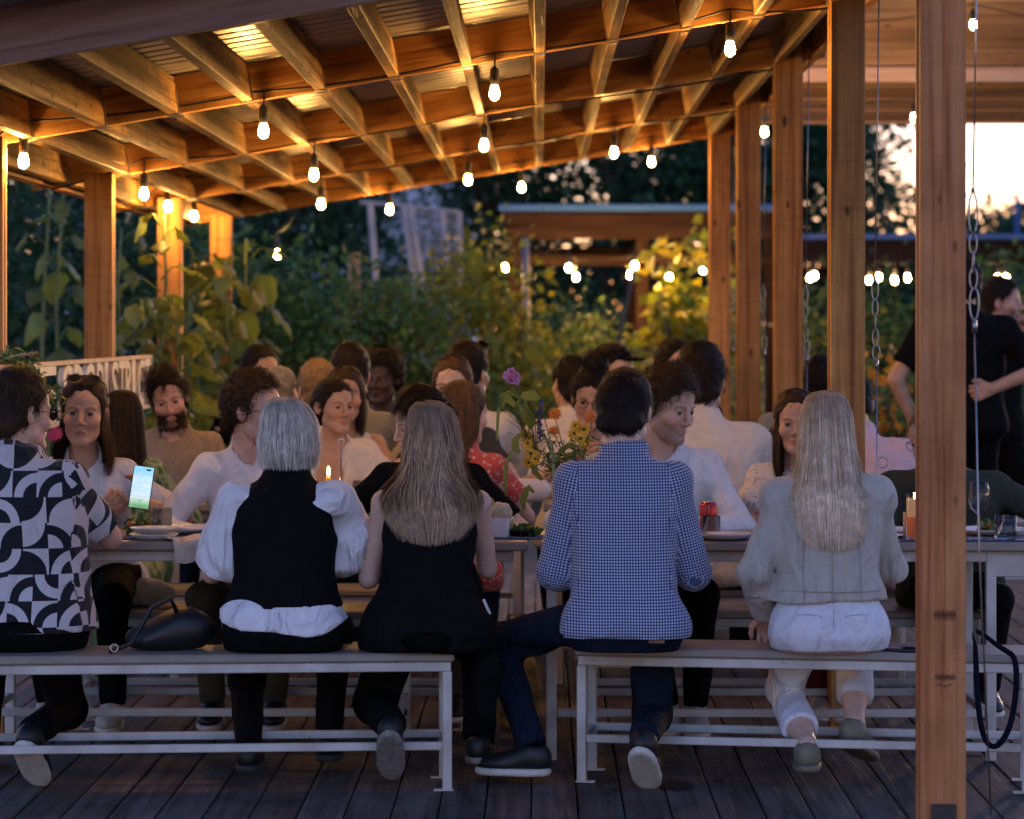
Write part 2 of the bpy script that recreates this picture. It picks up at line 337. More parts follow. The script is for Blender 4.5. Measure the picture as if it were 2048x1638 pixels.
# ---------------------------------------------------------------- pergola over the tables
ROWS = [7.85 + 2.43 * k for k in range(5)]
SL = .168
def zb(x): return 2.47 + SL * x           # underside of the roof frame
perg = empty('pergola', (-.4, 12.7, 0), label='warm timber pergola with a sloping corrugated metal roof over the tables', cat='pergola')
PO = Vector((-.4, 12.7, 0))
def pinst(me, name, loc, rot=(0, 0, 0), parent=None):
    return inst(me, name, Vector(loc) - (PO if parent is None else Vector((0, 0, 0))), rot, parent or perg)
def post_mesh(h, w, mat, nply=3, dep=.10):
    m = MB(); t = dep / nply
    for k in range(nply):
        off = (.0, .003, -.002)[k % 3]
        m.box((off, t * (k + .5), h / 2), (w, t - .003, h - .004 * k), bev=.004)
    return m.mesh('post', mat)
for k, Y in enumerate(ROWS):
    h = zb(1.11) + (.0 if k else .35) + .13
    o = pinst(post_mesh(h, .125, M['fir_red'] if k == 0 else M['fir_z']), 'post', (1.11, Y, 0))
    if k == 0:
        # dark steel shoe plate and stamped marks on the nearest post
        s = MB(); s.box((0, -.004, .08), (.068, .006, .16)); sh = s.build('shoe_plate', M['darksteel'], o)
        M['ink'] = plain('stamp_ink', (.11, .042, .02), rough=.9, var=.6, scale=300)
        for zc_, ww in ((.680, .054), (.508, .056)):
            s = MB()
            if zc_ > .6:
                for sx in (-1, 1): s.box((.004 + sx * ww / 2, -.0022, zc_), (.0016, .001, .022))
                for sz in (-1, 1): s.box((.004, -.0022, zc_ + sz * .011), (ww, .001, .0014))
            for q in range(16): s.box((.004 - ww / 2 + ww * (q + .5) / 16, -.0022, zc_ + .004 * math.sin(q * 2.3)), (.0016 + .0012 * (q % 3 == 0), .001, .008 + .006 * abs(math.sin(q * 1.7))))
            if zc_ < .6:
                for q in range(9): s.box((-.018 + .005 * q, -.0022, zc_ - .022 + .003 * math.sin(q)), (.003, .001, .004))
            s.build('grade_stamp', M['ink'], o)
    if k: pinst(post_mesh(zb(-1.96) + .02, .128, M['fir_z']), 'post', (-2.005 if k == 1 else -1.972, Y, 0))
# cross beams follow the roof slope; they run behind the posts
ang = math.atan(SL)
def beam_mesh(name, L, mat, d=.14, t=.038):
    m = MB(); m.box((0, 0, d / 2), (L, t, d), bev=.003); return m.mesh(name, mat)
bm_ = beam_mesh('beam', 3.62, M['fir_x']); bf_ = beam_mesh('beam', 3.9, M['fascia'], d=.16)
for k, Y in enumerate(ROWS):
    xc = -.50
    pinst(bf_ if k == 0 else bm_, 'beam', (xc, Y + .125, zb(xc) + (-.012 if k == 0 else 0)), (0, -ang, 0))
JX = [.266 * i for i in range(-8, 5)]
jm = MB(); jm.box((0, 0, .069), (.038, 2.43 - .044, .138), bev=.003); jme = jm.mesh('joist', M['joist'])
hm = MB()
hm.box((0, 1.163, -.002), (.044, .055, .002)); hm.box((-.0210, 1.163, .04), (.002, .05, .086)); hm.box((.0210, 1.163, .04), (.002, .05, .086))
hme = hm.mesh('hanger', M['steel'])
for k in range(4):
    for x in JX:
        o = pinst(jme, 'joist', (x, ROWS[k] + .125 + 1.215, zb(x) + rng.uniform(-.003, .003)), (0, -ang, rng.uniform(-.001, .001)))
        inst(hme, 'hanger', (0, 0, 0), (0, 0, 0), o); inst(hme, 'hanger', (0, 0, 0), (0, 0, math.pi), o)
# long rim boards on the post line
rim = MB(); rim.box((0, 0, .07), (.038, 9.9, .14), bev=.003); rme = rim.mesh('rim_board', M['fir_y'])
pinst(rme, 'rim_board', (1.235, ROWS[2] + .1, zb(1.235) - .0), (0, 0, 0))
pinst(rme, 'rim_board', (-2.21, ROWS[2] + .1, zb(-2.21)), (0, -ang, 0))
# corrugated sheets, ribs along the slope
def corr_mesh(w, L):
    n = 174; V = []; F = []
    for i in range(n + 1):
        y = -w / 2 + w * i / n; ph = (y / .145) % 1.0
        z = .026 * (1 if ph < .10 else (1 - (ph - .10) / .08) if ph < .18 else 0 if ph < .92 else (ph - .92) / .08)
        V += [(-L / 2, y, z), (L / 2, y, z)]
    F = [(2*i, 2*i+1, 2*i+3, 2*i+2) for i in range(n)]
    a = np.array(V); b = a.copy(); b[:, 2] += .0012
    m = MB(); m.add(a, [f[::-1] for f in F]); m.add(b, F)
    return m.mesh('roof_sheet', M['zinc'])
cme = corr_mesh(.87, 3.9)
for i in range(12):
    xc = -.5; pinst(cme, 'roof_sheet', (xc, 7.55 + .435 + i * .86, zb(xc) + .146 + .003 * (i % 2)), (0, -ang, 0))

# ---------------------------------------------------------------- neighbouring canopy with a boarded ceiling
can = empty('canopy', (3.6, 18.4, 0), label='pale pine boarded canopy roof behind the right hand posts', cat='canopy')
bs, sn = .205, math.atan(.32)
cb = MB(); cb.box((0, 0, .012), (5.4, bs - .011, .024), bev=.006); cbm = cb.mesh('ceiling_board', M['ceil'])
for i in range(16):
    Y = 20.0 - (i + .5) * bs * math.cos(sn); z = 2.92 + .32 * (20 - Y)
    inst(cbm, 'ceiling_board', (4.15 + rng.uniform(-.01, .01) - 3.6, Y - 18.4, z + rng.uniform(-.006, .006)), (-sn + rng.uniform(-.015, .015), 0, 0), can)
cb = MB(); cb.box((0, 0, -.04), (5.4, .09, .10), bev=.004); inst(cb.mesh('cross_beam', M['ceil']), 'cross_beam', (.55, .67, 2.92 + .32 * .93 - .02), (-sn * 0, 0, 0), can)
cb = MB(); cb.box((0, 0, 0), (5.5, .04, .16), bev=.004); inst(cb.mesh('fascia_board', M['ceil']), 'fascia_board', (.55, 1.64, 2.98), (0, 0, 0), can)
cr = MB(); cr.box((0, 0, 0), (5.6, 3.5, .02)); inst(cr.mesh('roof_sheet', M['zinc']), 'roof_sheet', (.55, .02, 2.92 + .32 * 1.6 + .075), (-sn, 0, 0), can)
pm = MB(); pm.box((0, 0, 1.5), (.14, .14, 3.0), bev=.004); pme = pm.mesh('post', M['fir_z'])
for X, Y in ((6.4, 19.6), (6.4, 17.2)): inst(pme, 'post', (X - 3.6, Y - 18.4, 0), (0, 0, 0), can, (1, 1, 1.0 + .25 * (Y < 18)))

# ---------------------------------------------------------------- far brown pergolas, reflected sky blue put into the edge colour
def far_pergola(label, x0, x1, Y, ztop, posts, slats):
    e = empty('pergola', ((x0 + x1) / 2, Y, 0), label=label, cat='pergola', group='dark brown pergolas beyond the tables')
    L = x1 - x0
    def b(nm, mat, c, d):
        m = MB(); m.box(c, d, bev=.006); return m.build(nm, mat, e)
    b('roof_edge', M['sky_blue'], (0, -.06, ztop), (L + .1, .03, .07))
    b('roof_panel', M['brown'], (0, 1.6, ztop + .01), (L, 3.2, .03))
    b('fascia_board', M['brown'], (0, 0, ztop - .14), (L, .05, .19))
    for z, y in slats: b('slat', M['brown'], (0, y, z), (L - .1, .06, .10))
    for x in posts:
        b('post', M['brown_z'], (x - (x0 + x1) / 2, .1, (ztop - .24) / 2), (.13, .13, ztop - .24))
        b('post', M['brown_z'], (x - (x0 + x1) / 2, 3.0, (ztop - .24) / 2), (.13, .13, ztop - .24))
    for k in range(int(L / .9)):
        m = MB(); m.box((-L / 2 + .45 + k * .9, 1.5, ztop - .28), (.05, 2.9, .09)); m.build('rafter', M['brown'], e)
    return e
Yp = 28.0
far_pergola('dark brown pergola with reflected sky blue put into its roof edge beyond the flowers', ax(1008, Yp), ax(1560, Yp), Yp, 1.47 + (655 - 416) / 203.6,
            [ax(1030, Yp), ax(1285, Yp), ax(1545, Yp)], [(2.39, 0), (2.29, 3.0), (2.13, 0)])
Yq = 36.0
far_pergola('longer lower brown pergola with a thin edge coloured reflected sky blue at the far right', ax(1545, Yq), ax(2250, Yq), Yq, 1.47 + (655 - 474) / 158.3,
            [ax(1600, Yq), ax(1790, Yq), ax(1900, Yq), ax(2100, Yq)], [(2.35, 0), (2.25, 3.0), (2.12, 0)])

# ---------------------------------------------------------------- pale building far behind on the left
bl = empty('building', (-6.0, 62, 0), label='pale blue grey building behind the garden shrubs', cat='building')
M['wall'] = plain('pale_render', (.58, .60, .66), rough=.85, var=.15, scale=.6)
M['pane'] = plain('dark_window_glass', (.03, .04, .05), rough=.08)
M['whitewood'] = plain('pale_painted_wood', (.30, .30, .33), rough=.6, var=.15, scale=5)
m = MB(); m.box((0, 4, 2.6), (9.0, 8, 5.2)); m.build('wall', M['wall'], bl)
m = MB(); m.box((0, 4, 5.3), (9.5, 8.6, .22)); m.build('roof', M['darksteel'], bl)
for x in (-2.2, .4, 2.9):
    m = MB()
    for sx in (-.62, .62): m.box((sx, -.02, 0), (.08, .10, 1.4))
    for sz in (-.66, .66): m.box((0, -.02, sz), (1.16, .10, .08))
    m.box((0, -.02, 0), (.05, .06, 1.24))
    w = m.build('window', M['whitewood'], bl); w.location = (x, -.03, 2.1)
    m = MB(); m.box((0, .01, 0), (1.16, .02, 1.24)); m.build('pane', M['pane'], w)

# ---------------------------------------------------------------- leaves, trees and shrubs
def leaf_cloud(C, size, rg, cols, droop=.25, aspect=.55, fold=.25):
    """C: (n,3) centres -> folded leaf blades as one mesh arrays"""
    n = len(C); d = rg.normal(size=(n, 3)); d[:, 2] = d[:, 2] * .6 - droop; d /= np.linalg.norm(d, axis=1, keepdims=True)
    u = rg.normal(size=(n, 3)); u -= d * (u * d).sum(1, keepdims=True); u /= np.linalg.norm(u, axis=1, keepdims=True)
    w = np.cross(d, u); s = size * rg.uniform(.6, 1.35, (n, 1))
    P = np.stack([C - d * s * .5, C + (-d * .08 + u * aspect * .5) * s + w * s * fold * .5, C + d * s * .5, C + (-d * .08 - u * aspect * .5) * s + w * s * fold * .5], 1)
    V = P.reshape(-1, 3); F = np.arange(4 * n).reshape(n, 4)
    cols = np.asarray(cols, float); ci = cols[rg.integers(0, len(cols), n)] * rg.uniform(.65, 1.35, (n, 1))
    return V, F, np.repeat(np.clip(ci, 0, 1), 4, 0)
def clumps(rg, n, c, rad, ncl, spread, flat=.8):
    """leaf centres gathered in clumps spread through an uneven crown"""
    a = rg.normal(size=(ncl, 3)); a /= np.linalg.norm(a, axis=1, keepdims=True)
    a *= rg.uniform(.25, 1.0, (ncl, 1)) ** .55
    cc = np.asarray(c) + a * np.asarray(rad)
    k = rg.integers(0, ncl, n); sp = rg.uniform(.5, 1.3, ncl)[k][:, None] * spread
    return cc[k] + rg.normal(size=(n, 3)) * sp * np.array([1, 1, flat])
GREENS = dict(dark=[(.022, .075, .034), (.03, .095, .04), (.018, .06, .034), (.036, .10, .036)],
              mid=[(.075, .165, .035), (.105, .19, .04), (.06, .14, .04), (.13, .19, .05)],
              olive=[(.12, .19, .03), (.18, .21, .035), (.09, .16, .035), (.22, .22, .04)],
              bulb_gold=[(.22, .24, .02), (.30, .27, .02), (.16, .20, .02), (.34, .28, .02)])  # yellow cast of bulb light put into the leaf colour
def tree(label, px, Y, h, r, n, size, cols, seed, zc=None, rz=None, cat='tree', group=None, name='tree', ncl=60, spread=.45, trunk=.13):
    rg = np.random.default_rng(seed); X = ax(px, Y)
    e = empty(name, (X, Y, -.16), label=label, cat=cat, group=group)
    zc = zc or h * .55; rz = rz or h * .47
    C = clumps(rg, n, (0, 0, zc), (r, r * .8, rz), ncl, spread)
    C = C[C[:, 2] > .05]
    V, F, c = leaf_cloud(C, size, rg, GREENS[cols])
    obj_np('crown' if cat == 'tree' else 'foliage', V, [F], M['leaf'], e, smooth=False, col=c)
    t = MB(); pts = [(0, 0, 0)]
    for k in range(1, 6): pts.append((rg.normal() * .06 * k, rg.normal() * .06 * k, zc * 1.1 * k / 5))
    t.tube(pts, [trunk * (1 - .13 * k) for k in range(6)], 8)
    for k in range(7):
        a = rg.uniform(0, 6.28); b0 = Vector(pts[2 + k % 4]); b1 = b0 + Vector((math.cos(a) * r * .7, math.sin(a) * r * .6, rz * .5))
        t.tube([b0, (b0 + b1) / 2 + Vector((0, 0, .1 * rz)), b1], [trunk * .5, trunk * .32, trunk * .12], 6)
    t.build('trunk' if cat == 'tree' else 'stem', M['bark'], e, smooth=True)
    return e
GT = 'trees along the far edge of the garden'
tree('tall dark tree at the far left behind the first left post', 60, 34, 7.5, 2.6, 13000, .16, 'dark', 11, group=GT)
tree('tall dark tree between the two left posts', 330, 37, 8.0, 2.6, 12000, .16, 'dark', 12, group=GT)
tree('dark tree just left of the pale building', 520, 40, 6.2, 1.9, 9000, .16, 'dark', 13, group=GT)
tree('big dark tree rising over the right end of the pale building', 985, 52, 9.5, 2.9, 17000, .18, 'dark', 14, group=GT)
tree('dark tree with sky glinting through it above the blue roof edge', 1210, 50, 8.5, 2.5, 13500, .18, 'dark', 15, group=GT, ncl=70, spread=.42)
tree('dense dark tree between the third and fourth right hand posts', 1450, 52, 9.2, 2.7, 17000, .18, 'dark', 16, group=GT)
tree('dark tree behind the second right hand post with ragged bright edge', 1640, 54, 6.6, 2.0, 10000, .18, 'dark', 17, group=GT, spread=.4)
tree('low dark tree below the bright sky left of the nearest post', 1790, 56, 4.3, 1.7, 7000, .18, 'dark', 18, group=GT, spread=.38)
tree('low dark tree under the bright sky at the right edge', 2020, 60, 4.1, 2.2, 8000, .18, 'dark', 19, group=GT, spread=.38)
tree('thin twiggy tree standing against the bright sky beside the nearest post', 1960, 62, 5.3, .7, 420, .16, 'dark', 20, group=GT, ncl=26, spread=.22, trunk=.06)
tree('low dark tree outside the right edge of the view', 2250, 58, 4.4, 2.2, 5000, .2, 'dark', 24, group=GT)
GS = 'leafy shrubs behind the tables'
def shrub(label, px, Y, h, r, n, size, cols, seed, **k):
    return tree(label, px, Y, h, r, n, size, cols, seed, cat='shrub', name='shrub', group=GS, trunk=.03, zc=h * .5, rz=h * .52, **k)
shrub('dark tall shrub at the left edge beside the first left post', 60, 20.5, 3.2, .75, 4200, .10, 'dark', 31, spread=.22)
shrub('dark tangled shrub behind the second left post', 190, 22, 2.9, .9, 4600, .10, 'dark', 32, spread=.22)
shrub('shadowy shrub behind the sunflower stalks', 360, 23, 2.5, .85, 4200, .10, 'mid', 33, spread=.22)
shrub('grey green shrub right of the farthest left post', 540, 22.5, 2.25, .75, 4200, .085, 'mid', 34, spread=.2)
shrub('broad leafy shrub below the pale building', 690, 23.5, 1.95, .85, 5200, .085, 'olive', 35, spread=.2)
shrub('tall olive shrub left of the far pergola post', 850, 24, 2.1, .75, 5200, .085, 'olive', 36, spread=.2)
shrub('shrub coloured bulb lit yellow reaching up beside the far pergola roof', 955, 25.5, 2.75, .55, 3600, .095, 'bulb_gold', 37, spread=.2)
shrub('dark low shrub under the far brown pergola', 1130, 26.5, 1.6, .85, 4600, .085, 'olive', 38, spread=.2)
shrub('green bush behind the bun haired woman', 1190, 33, 2.0, 1.0, 4200, .10, 'mid', 39, spread=.22)
shrub('dim shrub behind the farthest right hand post', 1400, 31, 1.9, 1.0, 4200, .10, 'olive', 40, spread=.22)
shrub('dim shrub seen between the right hand posts', 1590, 33, 2.1, 1.0, 4200, .10, 'olive', 41, spread=.22)
shrub('dark shrub left of the standing man in black', 1800, 34, 2.2, 1.0, 4200, .10, 'mid', 42, spread=.22)
shrub('green shrub behind the standing bearded man', 2030, 34, 2.4, 1.1, 4200, .10, 'mid', 43, spread=.22)
shrub('climber with bulb lit gold put into its leaves beside the far bulbs', 1380, 26.7, 2.45, .40, 640, .20, 'bulb_gold', 44, spread=.16, ncl=26)
# bush of small orange flowers by the standing man
fb = shrub('bush of orange flowers between the two nearest posts', 1782, 21, 1.5, .26, 900, .07, 'mid', 45, spread=.13, ncl=24)
rg = np.random.default_rng(5); C = clumps(rg, 150, (0, -.1, 1.05), (.24, .25, .5), 30, .08)
V, F, c = leaf_cloud(C, .085, rg, [(.62, .26, .02), (.75, .36, .03), (.5, .2, .02)], aspect=.9)
obj_np('blossom', V, [F], M['leaf'], fb, smooth=False, col=c)
# a far wood closes the horizon
rg = np.random.default_rng(3)
C = np.stack([rg.uniform(-60, 75, 16000), rg.uniform(95, 115, 16000), np.abs(rg.normal(0, 1.9, 16000)) * .9], 1)
C[:, 2] += .8 + .6 * np.sin(C[:, 0] * .3)
V, F, c = leaf_cloud(C, .8, rg, GREENS['dark'])
tag(obj_np('treeline', V, [F], M['leaf'], smooth=False, col=c), kind='stuff')
# trellis poles left of the far pergola
tre = empty('trellis', (ax(820, 30), 30, 0), label='pale leaning pole trellis with mesh in front of the building', cat='trellis')
def pole(p0, p1, Y, r=.035, mat='whitewood'):
    a = at(p0[0], p0[1], Y) - Vector(tre.location); b = at(p1[0], p1[1], Y) - Vector(tre.location)
    m = MB(); m.tube([a, b], r, 8); m.build('pole', M[mat], tre)
for p0, p1 in (((808, 415), (838, 640)), ((820, 412), (850, 600)), ((740, 405), (752, 560)), ((885, 420), (893, 520)), ((918, 425), (925, 640))): pole(p0, p1, 30)
pole((720, 404), (820, 412), 30, .02); pole((820, 412), (922, 425), 30, .02)
wm = MB()
for k in range(22):
    a = at(826 + k * 4.3, 414 + k * .5, 30) - Vector(tre.location); wm.tube([a, a + Vector((.01, 0, -.50 - .012 * k))], .004, 4)
for k in range(7):
    a = at(824, 424 + k * 12, 30) - Vector(tre.location); wm.tube([a, a + Vector((.52, 0, -.05))], .004, 4)
wm.build('netting', M['whitewood'], tre)
m = MB(); a = at(709, 505, 24); m.tube([(a.x, a.y, -.16), a], .055, 10); tag(m.build('stake', M['fir_z'], smooth=True), 'short orange lit wooden stake among the shrubs', 'stake')
m = MB(); a = at(1050, 475, 27); m.tube([(a.x + .05, a.y, -.16), a], .035, 10); tag(m.build('pole', plain('dim_painted_pole', (.13, .12, .14), rough=.7), smooth=True), 'pale slim pole beside the far brown pergola post', 'pole')
m = MB(); a = at(1268, 545, 25); b = at(1228, 720, 25); m.tube([b + (b - a) * .6, a], .015, 8); tag(m.build('garden_cane', M['bark'], smooth=True), 'thin cane leaning in front of the far pergola', 'cane')
m = MB(); a = at(2034, 390, 58); m.tube([(a.x, a.y, -.16), a], .05, 8); tag(m.build('mast', M['sky_blue'], smooth=True), 'thin blue mast against the bright sky at right', 'mast')
# ---------------------------------------------------------------- benches and tables
def bench(x, y, rz, label, L=1.46, group='benches at the tables', D=.30):
    e = empty('bench', (x, y, 0), rz, label, 'bench', group)
    def b(nm, mat, c, d, bev=.003, par=e):
        m = MB(); m.box(c, d, bev=bev); return m.build(nm, M[mat], par)
    b('seat', 'seat_board', (0, 0, .424), (L, D, .028), .006)
    for sy in (-1, 1): b('rail', 'white_paint', (0, sy * (D / 2 - .022), .394), (L - .02, .025, .030))
    for sx in (-1, 1): b('rail', 'white_paint', (sx * (L / 2 - .03), 0, .393), (.025, D - .07, .028))
    for sx in (-1, 1):
        for sy in (-1, 1):
            lg = b('leg', 'white_paint', (sx * (L / 2 - .022), sy * (D / 2 - .022), .1915), (.030, .030, .375))
            b('foot_plate', 'white_paint', (sx * (L / 2 - .022) - sx * .012, sy * (D / 2 - .022), .003), (.062, .034, .005), .001, lg)
        b('stretcher', 'white_paint', (sx * (L / 2 - .022), 0, .142), (.022, D - .07, .025))
    b('stretcher', 'white_paint', (0, -(D / 2 - .024), .142), (L - .07, .022, .026)); b('stretcher', 'white_paint', (0, (D / 2 - .024), .146), (L - .07, .022, .026))
    return e
def table(x, y, label, L=1.53, D=.62, H=.745, rz=0, ins=(.06, .06)):
    e = empty('table', (x, y, 0), rz, label, 'table', 'long dining tables')
    def b(nm, mat, c, d, bev=.003):
        m = MB(); m.box(c, d, bev=bev); return m.build(nm, M[mat], e)
    b('tabletop', 'seat_board', (0, 0, H - .016), (L, D, .032), .005)
    for sy in (-1, 1): b('rail', 'white_paint', (0, sy * (D / 2 - .05), H - .052), (L - .10, .025, .036))
    for sx, i_ in ((-1, ins[0]), (1, ins[1])):
        lx = sx * (L / 2 - i_)
        if i_ > .1: b('apron_plate', 'white_paint', (lx + sx * .055, -(D / 2 - .035), H - .082), (.12, .006, .075))
        for sy in (-1, 1): b('leg', 'white_paint', (lx, sy * (D / 2 - .05), (H - .034) / 2), (.034, .034, H - .034))
        b('stretcher', 'white_paint', (lx, 0, .15), (.022, D - .14, .028))
    xa, xb = -(L / 2 - ins[0]) + .02, (L / 2 - ins[1]) - .02
    b('stretcher', 'white_paint', ((xa + xb) / 2, -(D / 2 - .052), .16), (xb - xa, .022, .028))
    return e
bench(-1.13, 9.11, R(4.5), 'front bench under the man in the black and white shirt and two women', L=1.70)
bench(.855, 9.24, R(-8.5), 'front bench under the man in the gingham shirt and the blonde woman')
for k, (x, lab) in enumerate(((-.98, 'bench across the table from the bob haired woman'), (.88, 'bench across the table from the gingham shirt man'))):
    bench(x, 10.52, 0, lab)
for x, lab in ((-.98, 'bench under the long haired woman in the green dress'), (.88, 'bench under the men in the cream sweater and pink shirt')): bench(x, 11.36, 0, lab)
table(-1.0, 9.95, 'near table with the phone, tumbler and bread box on it', L=1.92, ins=(.06, .44)); table(.86, 9.95, 'near table with the red can and tall candle on it', L=1.72, ins=(.04, .19))
table(-.80, 12.0, 'second row table with the small yellow candle and card stand'); table(.78, 12.0, 'second row table at the right with the green plates')
for x, lab in ((-.98, 'bench under the bearded man in the tan shirt'), (.88, 'bench in the third row under the bun haired woman')): bench(x, 12.75, 0, lab)
table(-.80, 14.2, 'third row table nearest the farthest left post'); table(.78, 14.2, 'third row table nearest the farthest right post')
for x, lab in ((-.98, 'far bench behind the bearded man'), (.88, 'far bench behind the bun haired woman')): bench(x, 13.45, 0, lab)
for x, lab in ((-.98, 'farthest bench at the left'), (.88, 'farthest bench at the right')): bench(x, 15.05, 0, lab)
bench(2.55, 15.3, 0, 'pale bench standing behind the nearest post at right', L=1.5)

# ---------------------------------------------------------------- string lights
def bulb_mesh():
    m = MB(); m.lathe([(.001, -.099), (.009, -.0965), (.0155, -.0895), (.0190, -.079), (.0185, -.067), (.0145, -.053), (.0125, -.042)], n=12); return m.mesh('glass', M['bulb'], True)
def socket_mesh():
    m = MB(); m.lathe([(.004, .028), (.009, .022), (.0165, .016), (.0175, -.030), (.0145, -.036), (.014, -.044)], n=12); return m.mesh('socket', M['black_rubber'], True)
BG, BS = bulb_mesh(), socket_mesh(); BD = bulb_mesh(); BD.materials[0] = M['bulb_dim']; BF = bulb_mesh(); BF.materials[0] = M['bulb_far']
def bulb(p, label, group, drop=.06, sc=1.0, g=None):
    """p: centre of the glass; a short cord, a black socket and the glowing glass"""
    o = Vector((p.x, p.y, p.z + .078 * sc))
    e = empty('hanging_bulb', o, 0, label, 'bulb', group); e.scale = (sc, sc, sc)
    inst(g or BG, 'glass', parent=e); inst(BS, 'socket', parent=e)
    m = MB(); m.tube([(0, 0, .024), (.003, 0, .03 + drop * .5), (0, 0, .03 + drop)], .0035, 6); m.build('cord', M['black_rubber'], e)
    return Vector((p.x, p.y, o.z + (.03 + drop) * sc))
GB = 'string light bulbs under the pergola'
def run(label, ends, tops, sag=.02, r=.0045, group='string light cables'):
    m = MB(); P = [ends[0]] + tops + [ends[1]]; pts = []
    for a, b in zip(P[:-1], P[1:]):
        for k in range(6):
            t = k / 6; q = a.lerp(b, t); q.z -= sag * 4 * t * (1 - t) * (0.6 + .8 * abs(math.sin(a.x * 9 + a.z * 5))); pts.append(q)
    pts.append(P[-1]); m.tube(pts, r, 6); o = m.build('light_cable', M['black_rubber'], None, True)
    tag(o, label, 'cable', group)
where = [[(47, 326, 'bulb hanging at the far left beside the first left post'), (527, 266, 'bulb on the nearest beam over the bob haired woman'), (989, 190, 'bright bulb on the nearest beam above the bouquet'), (1460, 102, 'bright bulb on the nearest beam close to the right hand posts')],
         [(288, 391, 'bulb beside the second left post above the name board'), (628, 353, 'bulb on the second beam above the dark haired woman in white'), (968, 294, 'bulb on the second beam, just below the brightest one over the bouquet')],
         [(336, 416, 'bulb among the sunflower leaves above the bearded man'), (642, 411, 'bulb in front of the pale building, left of two'), (936, 362, 'bulb on the third beam above the red topped woman'), (1228, 308, 'bulb under the roof edge, left of a close pair by the sky glints')],
         [(388, 435, 'bulb close to the third left post'), (779, 421, 'bulb in front of the pale building, right of two'), (1043, 377, 'bulb just left of the sky glints in the trees'), (1303, 326, 'bulb under the roof edge, right of a close pair by the sky glints')]]
for k, row in enumerate(where):
    Y = ROWS[k + 1] + .085; tops = [bulb(at(px, py, Y - (.34 if px < 400 and k > 1 else 0)), lab, GB, drop=.045 if k == 0 else .06) for px, py, lab in row]
    e0 = Vector((-2.2, Y, zb(-2.2) - .01)); e1 = Vector((1.15, Y, zb(1.12) - .01))
    run(('black cable along the nearest beam', 'black cable along the second beam', 'black cable along the third beam', 'black cable along the farthest beam')[k], (e0, e1), tops)
b1 = bulb(at(555, 511, 19.6), 'low bulb at the end of the cable dropping from the roof corner', GB, drop=.05)
run('cable dropping from the roof corner towards the shrubs', (Vector((-1.5, 17.7, zb(-1.5))), b1 + Vector((-.12, .9, -.12))), [b1], .03)
for px, py, Y, lab in ((1828, 238, 18.6, 'bulb with visible filament under the boarded canopy ceiling'), (1946, 52, 17.6, 'bulb under the canopy ceiling beside the nearest post'), (1470, 259, 17.75, 'small bulb by the farthest right hand post top'), (1529, 266, 17.9, 'small bulb just right of the fourth right hand post top')):
    bulb(at(px, py, Y), lab, GB, drop=.07, g=BD if px > 1600 else BG)
run('cable under the boarded canopy ceiling', (at(1540, 215, 18.6), at(2300, 150, 18.6)), [at(1828, 195, 18.6)], .02)
run('cable along the outer end of the canopy ceiling', (at(1640, 45, 17.6), at(2300, 60, 17.6)), [at(1946, 8, 17.6)], .03)
far = [(1010, 537), (1137, 537), (1152, 556), (1260, 551), (1270, 533), (1338, 556), (1406, 541), (1537, 541), (1546, 533), (1620, 557), (1629, 553), (1738, 562), (1757, 556), (1789, 562), (1815, 557), (1914, 560), (1995, 558), (2012, 558)]
ordw = 'first second third fourth fifth sixth seventh eighth ninth tenth eleventh twelfth thirteenth fourteenth fifteenth sixteenth seventeenth eighteenth'.split()
ft = []
for i, (px, py) in enumerate(far):
    Y = 27.2 if px < 1500 else 29.5
    ft.append(bulb(at(px, py, Y), '%s far glowing bulb from the left along the brown pergolas' % ordw[i], 'far string light bulbs', drop=.06, sc=1.1, g=BF))
run('far cable along the brown pergola with the blue edge', (at(985, 500, 27.2), at(1500, 505, 27.2)), [p for p, q in zip(ft, far) if q[0] < 1500], .02)
run('far cable along the lower brown pergola', (at(1510, 512, 29.5), at(2120, 530, 29.5)), [p for p, q in zip(ft, far) if q[0] > 1500], .02)

# ---------------------------------------------------------------- hanging brace wires beside the right hand posts
def wire(label, px0, k, ys, xb, yb):
    Y = ROWS[k] + .02; e = empty('brace_wire', (at(px0, 600, Y).x, Y, 0), 0, label, 'wire', 'brace wires beside the right hand posts'); O = Vector(e.location)
    top = Vector((at(px0, 0, Y).x + .012, Y, zb(1.2) + .05)) - O; P = lambda px, py: at(px, py, Y) - O
    h0, h1, h2, h3 = ys        # top of hook, chain start, chain end, thimble end
    x = at(px0, 600, Y).x - O.x
    m = MB(); m.tube([top, P(px0 - 2, h0)], .0028, 6); m.build('upper_cable', M['steel'], e, True)
    def ring(c, rx, rz, r=.003, flat=0):
        m = MB(); m.tube([c + Vector((rx * math.cos(a) * (1 - flat), rx * math.cos(a) * flat, rz * math.sin(a))) for a in np.linspace(0, 2 * math.pi, 15)], r, 6, cap=False); return m
    a, b = P(px0 - 2, h0), P(px0 - 2, h1); m = ring((a + b) / 2, .012, abs(a.z - b.z) / 2); m.tube([a + Vector((0, 0, .012)), a], .006, 8); m.build('hook', M['steel'], e, True)
    a, b = P(px0 - 2, h1), P(px0 - 1, h2); n = max(2, int((a.z - b.z) / .042)); ch = None
    for i in range(n):
        c = a.lerp(b, (i + .5) / n); ring(c, .0105, (a.z - b.z) / n * .60, .0026, flat=i % 2).build('chain_link', M['steel'], e, True)
    a, b = P(px0, h2), P(px0 + 1, h3); m = ring((a + b) / 2, .013, abs(a.z - b.z) / 2, .003)
    m.tube([b, b - Vector((0, 0, .035))], .0075, 8); m.build('thimble', M['steel'], e, True)
    m = MB(); q0 = b - Vector((0, 0, .03)); q1 = P(xb, yb); q2 = q1
    m.tube([q0, q0.lerp(q1, .45) + Vector((-.008, 0, 0)), q1], .0026, 6); m.build('lower_cable', M['steel'], e, True)
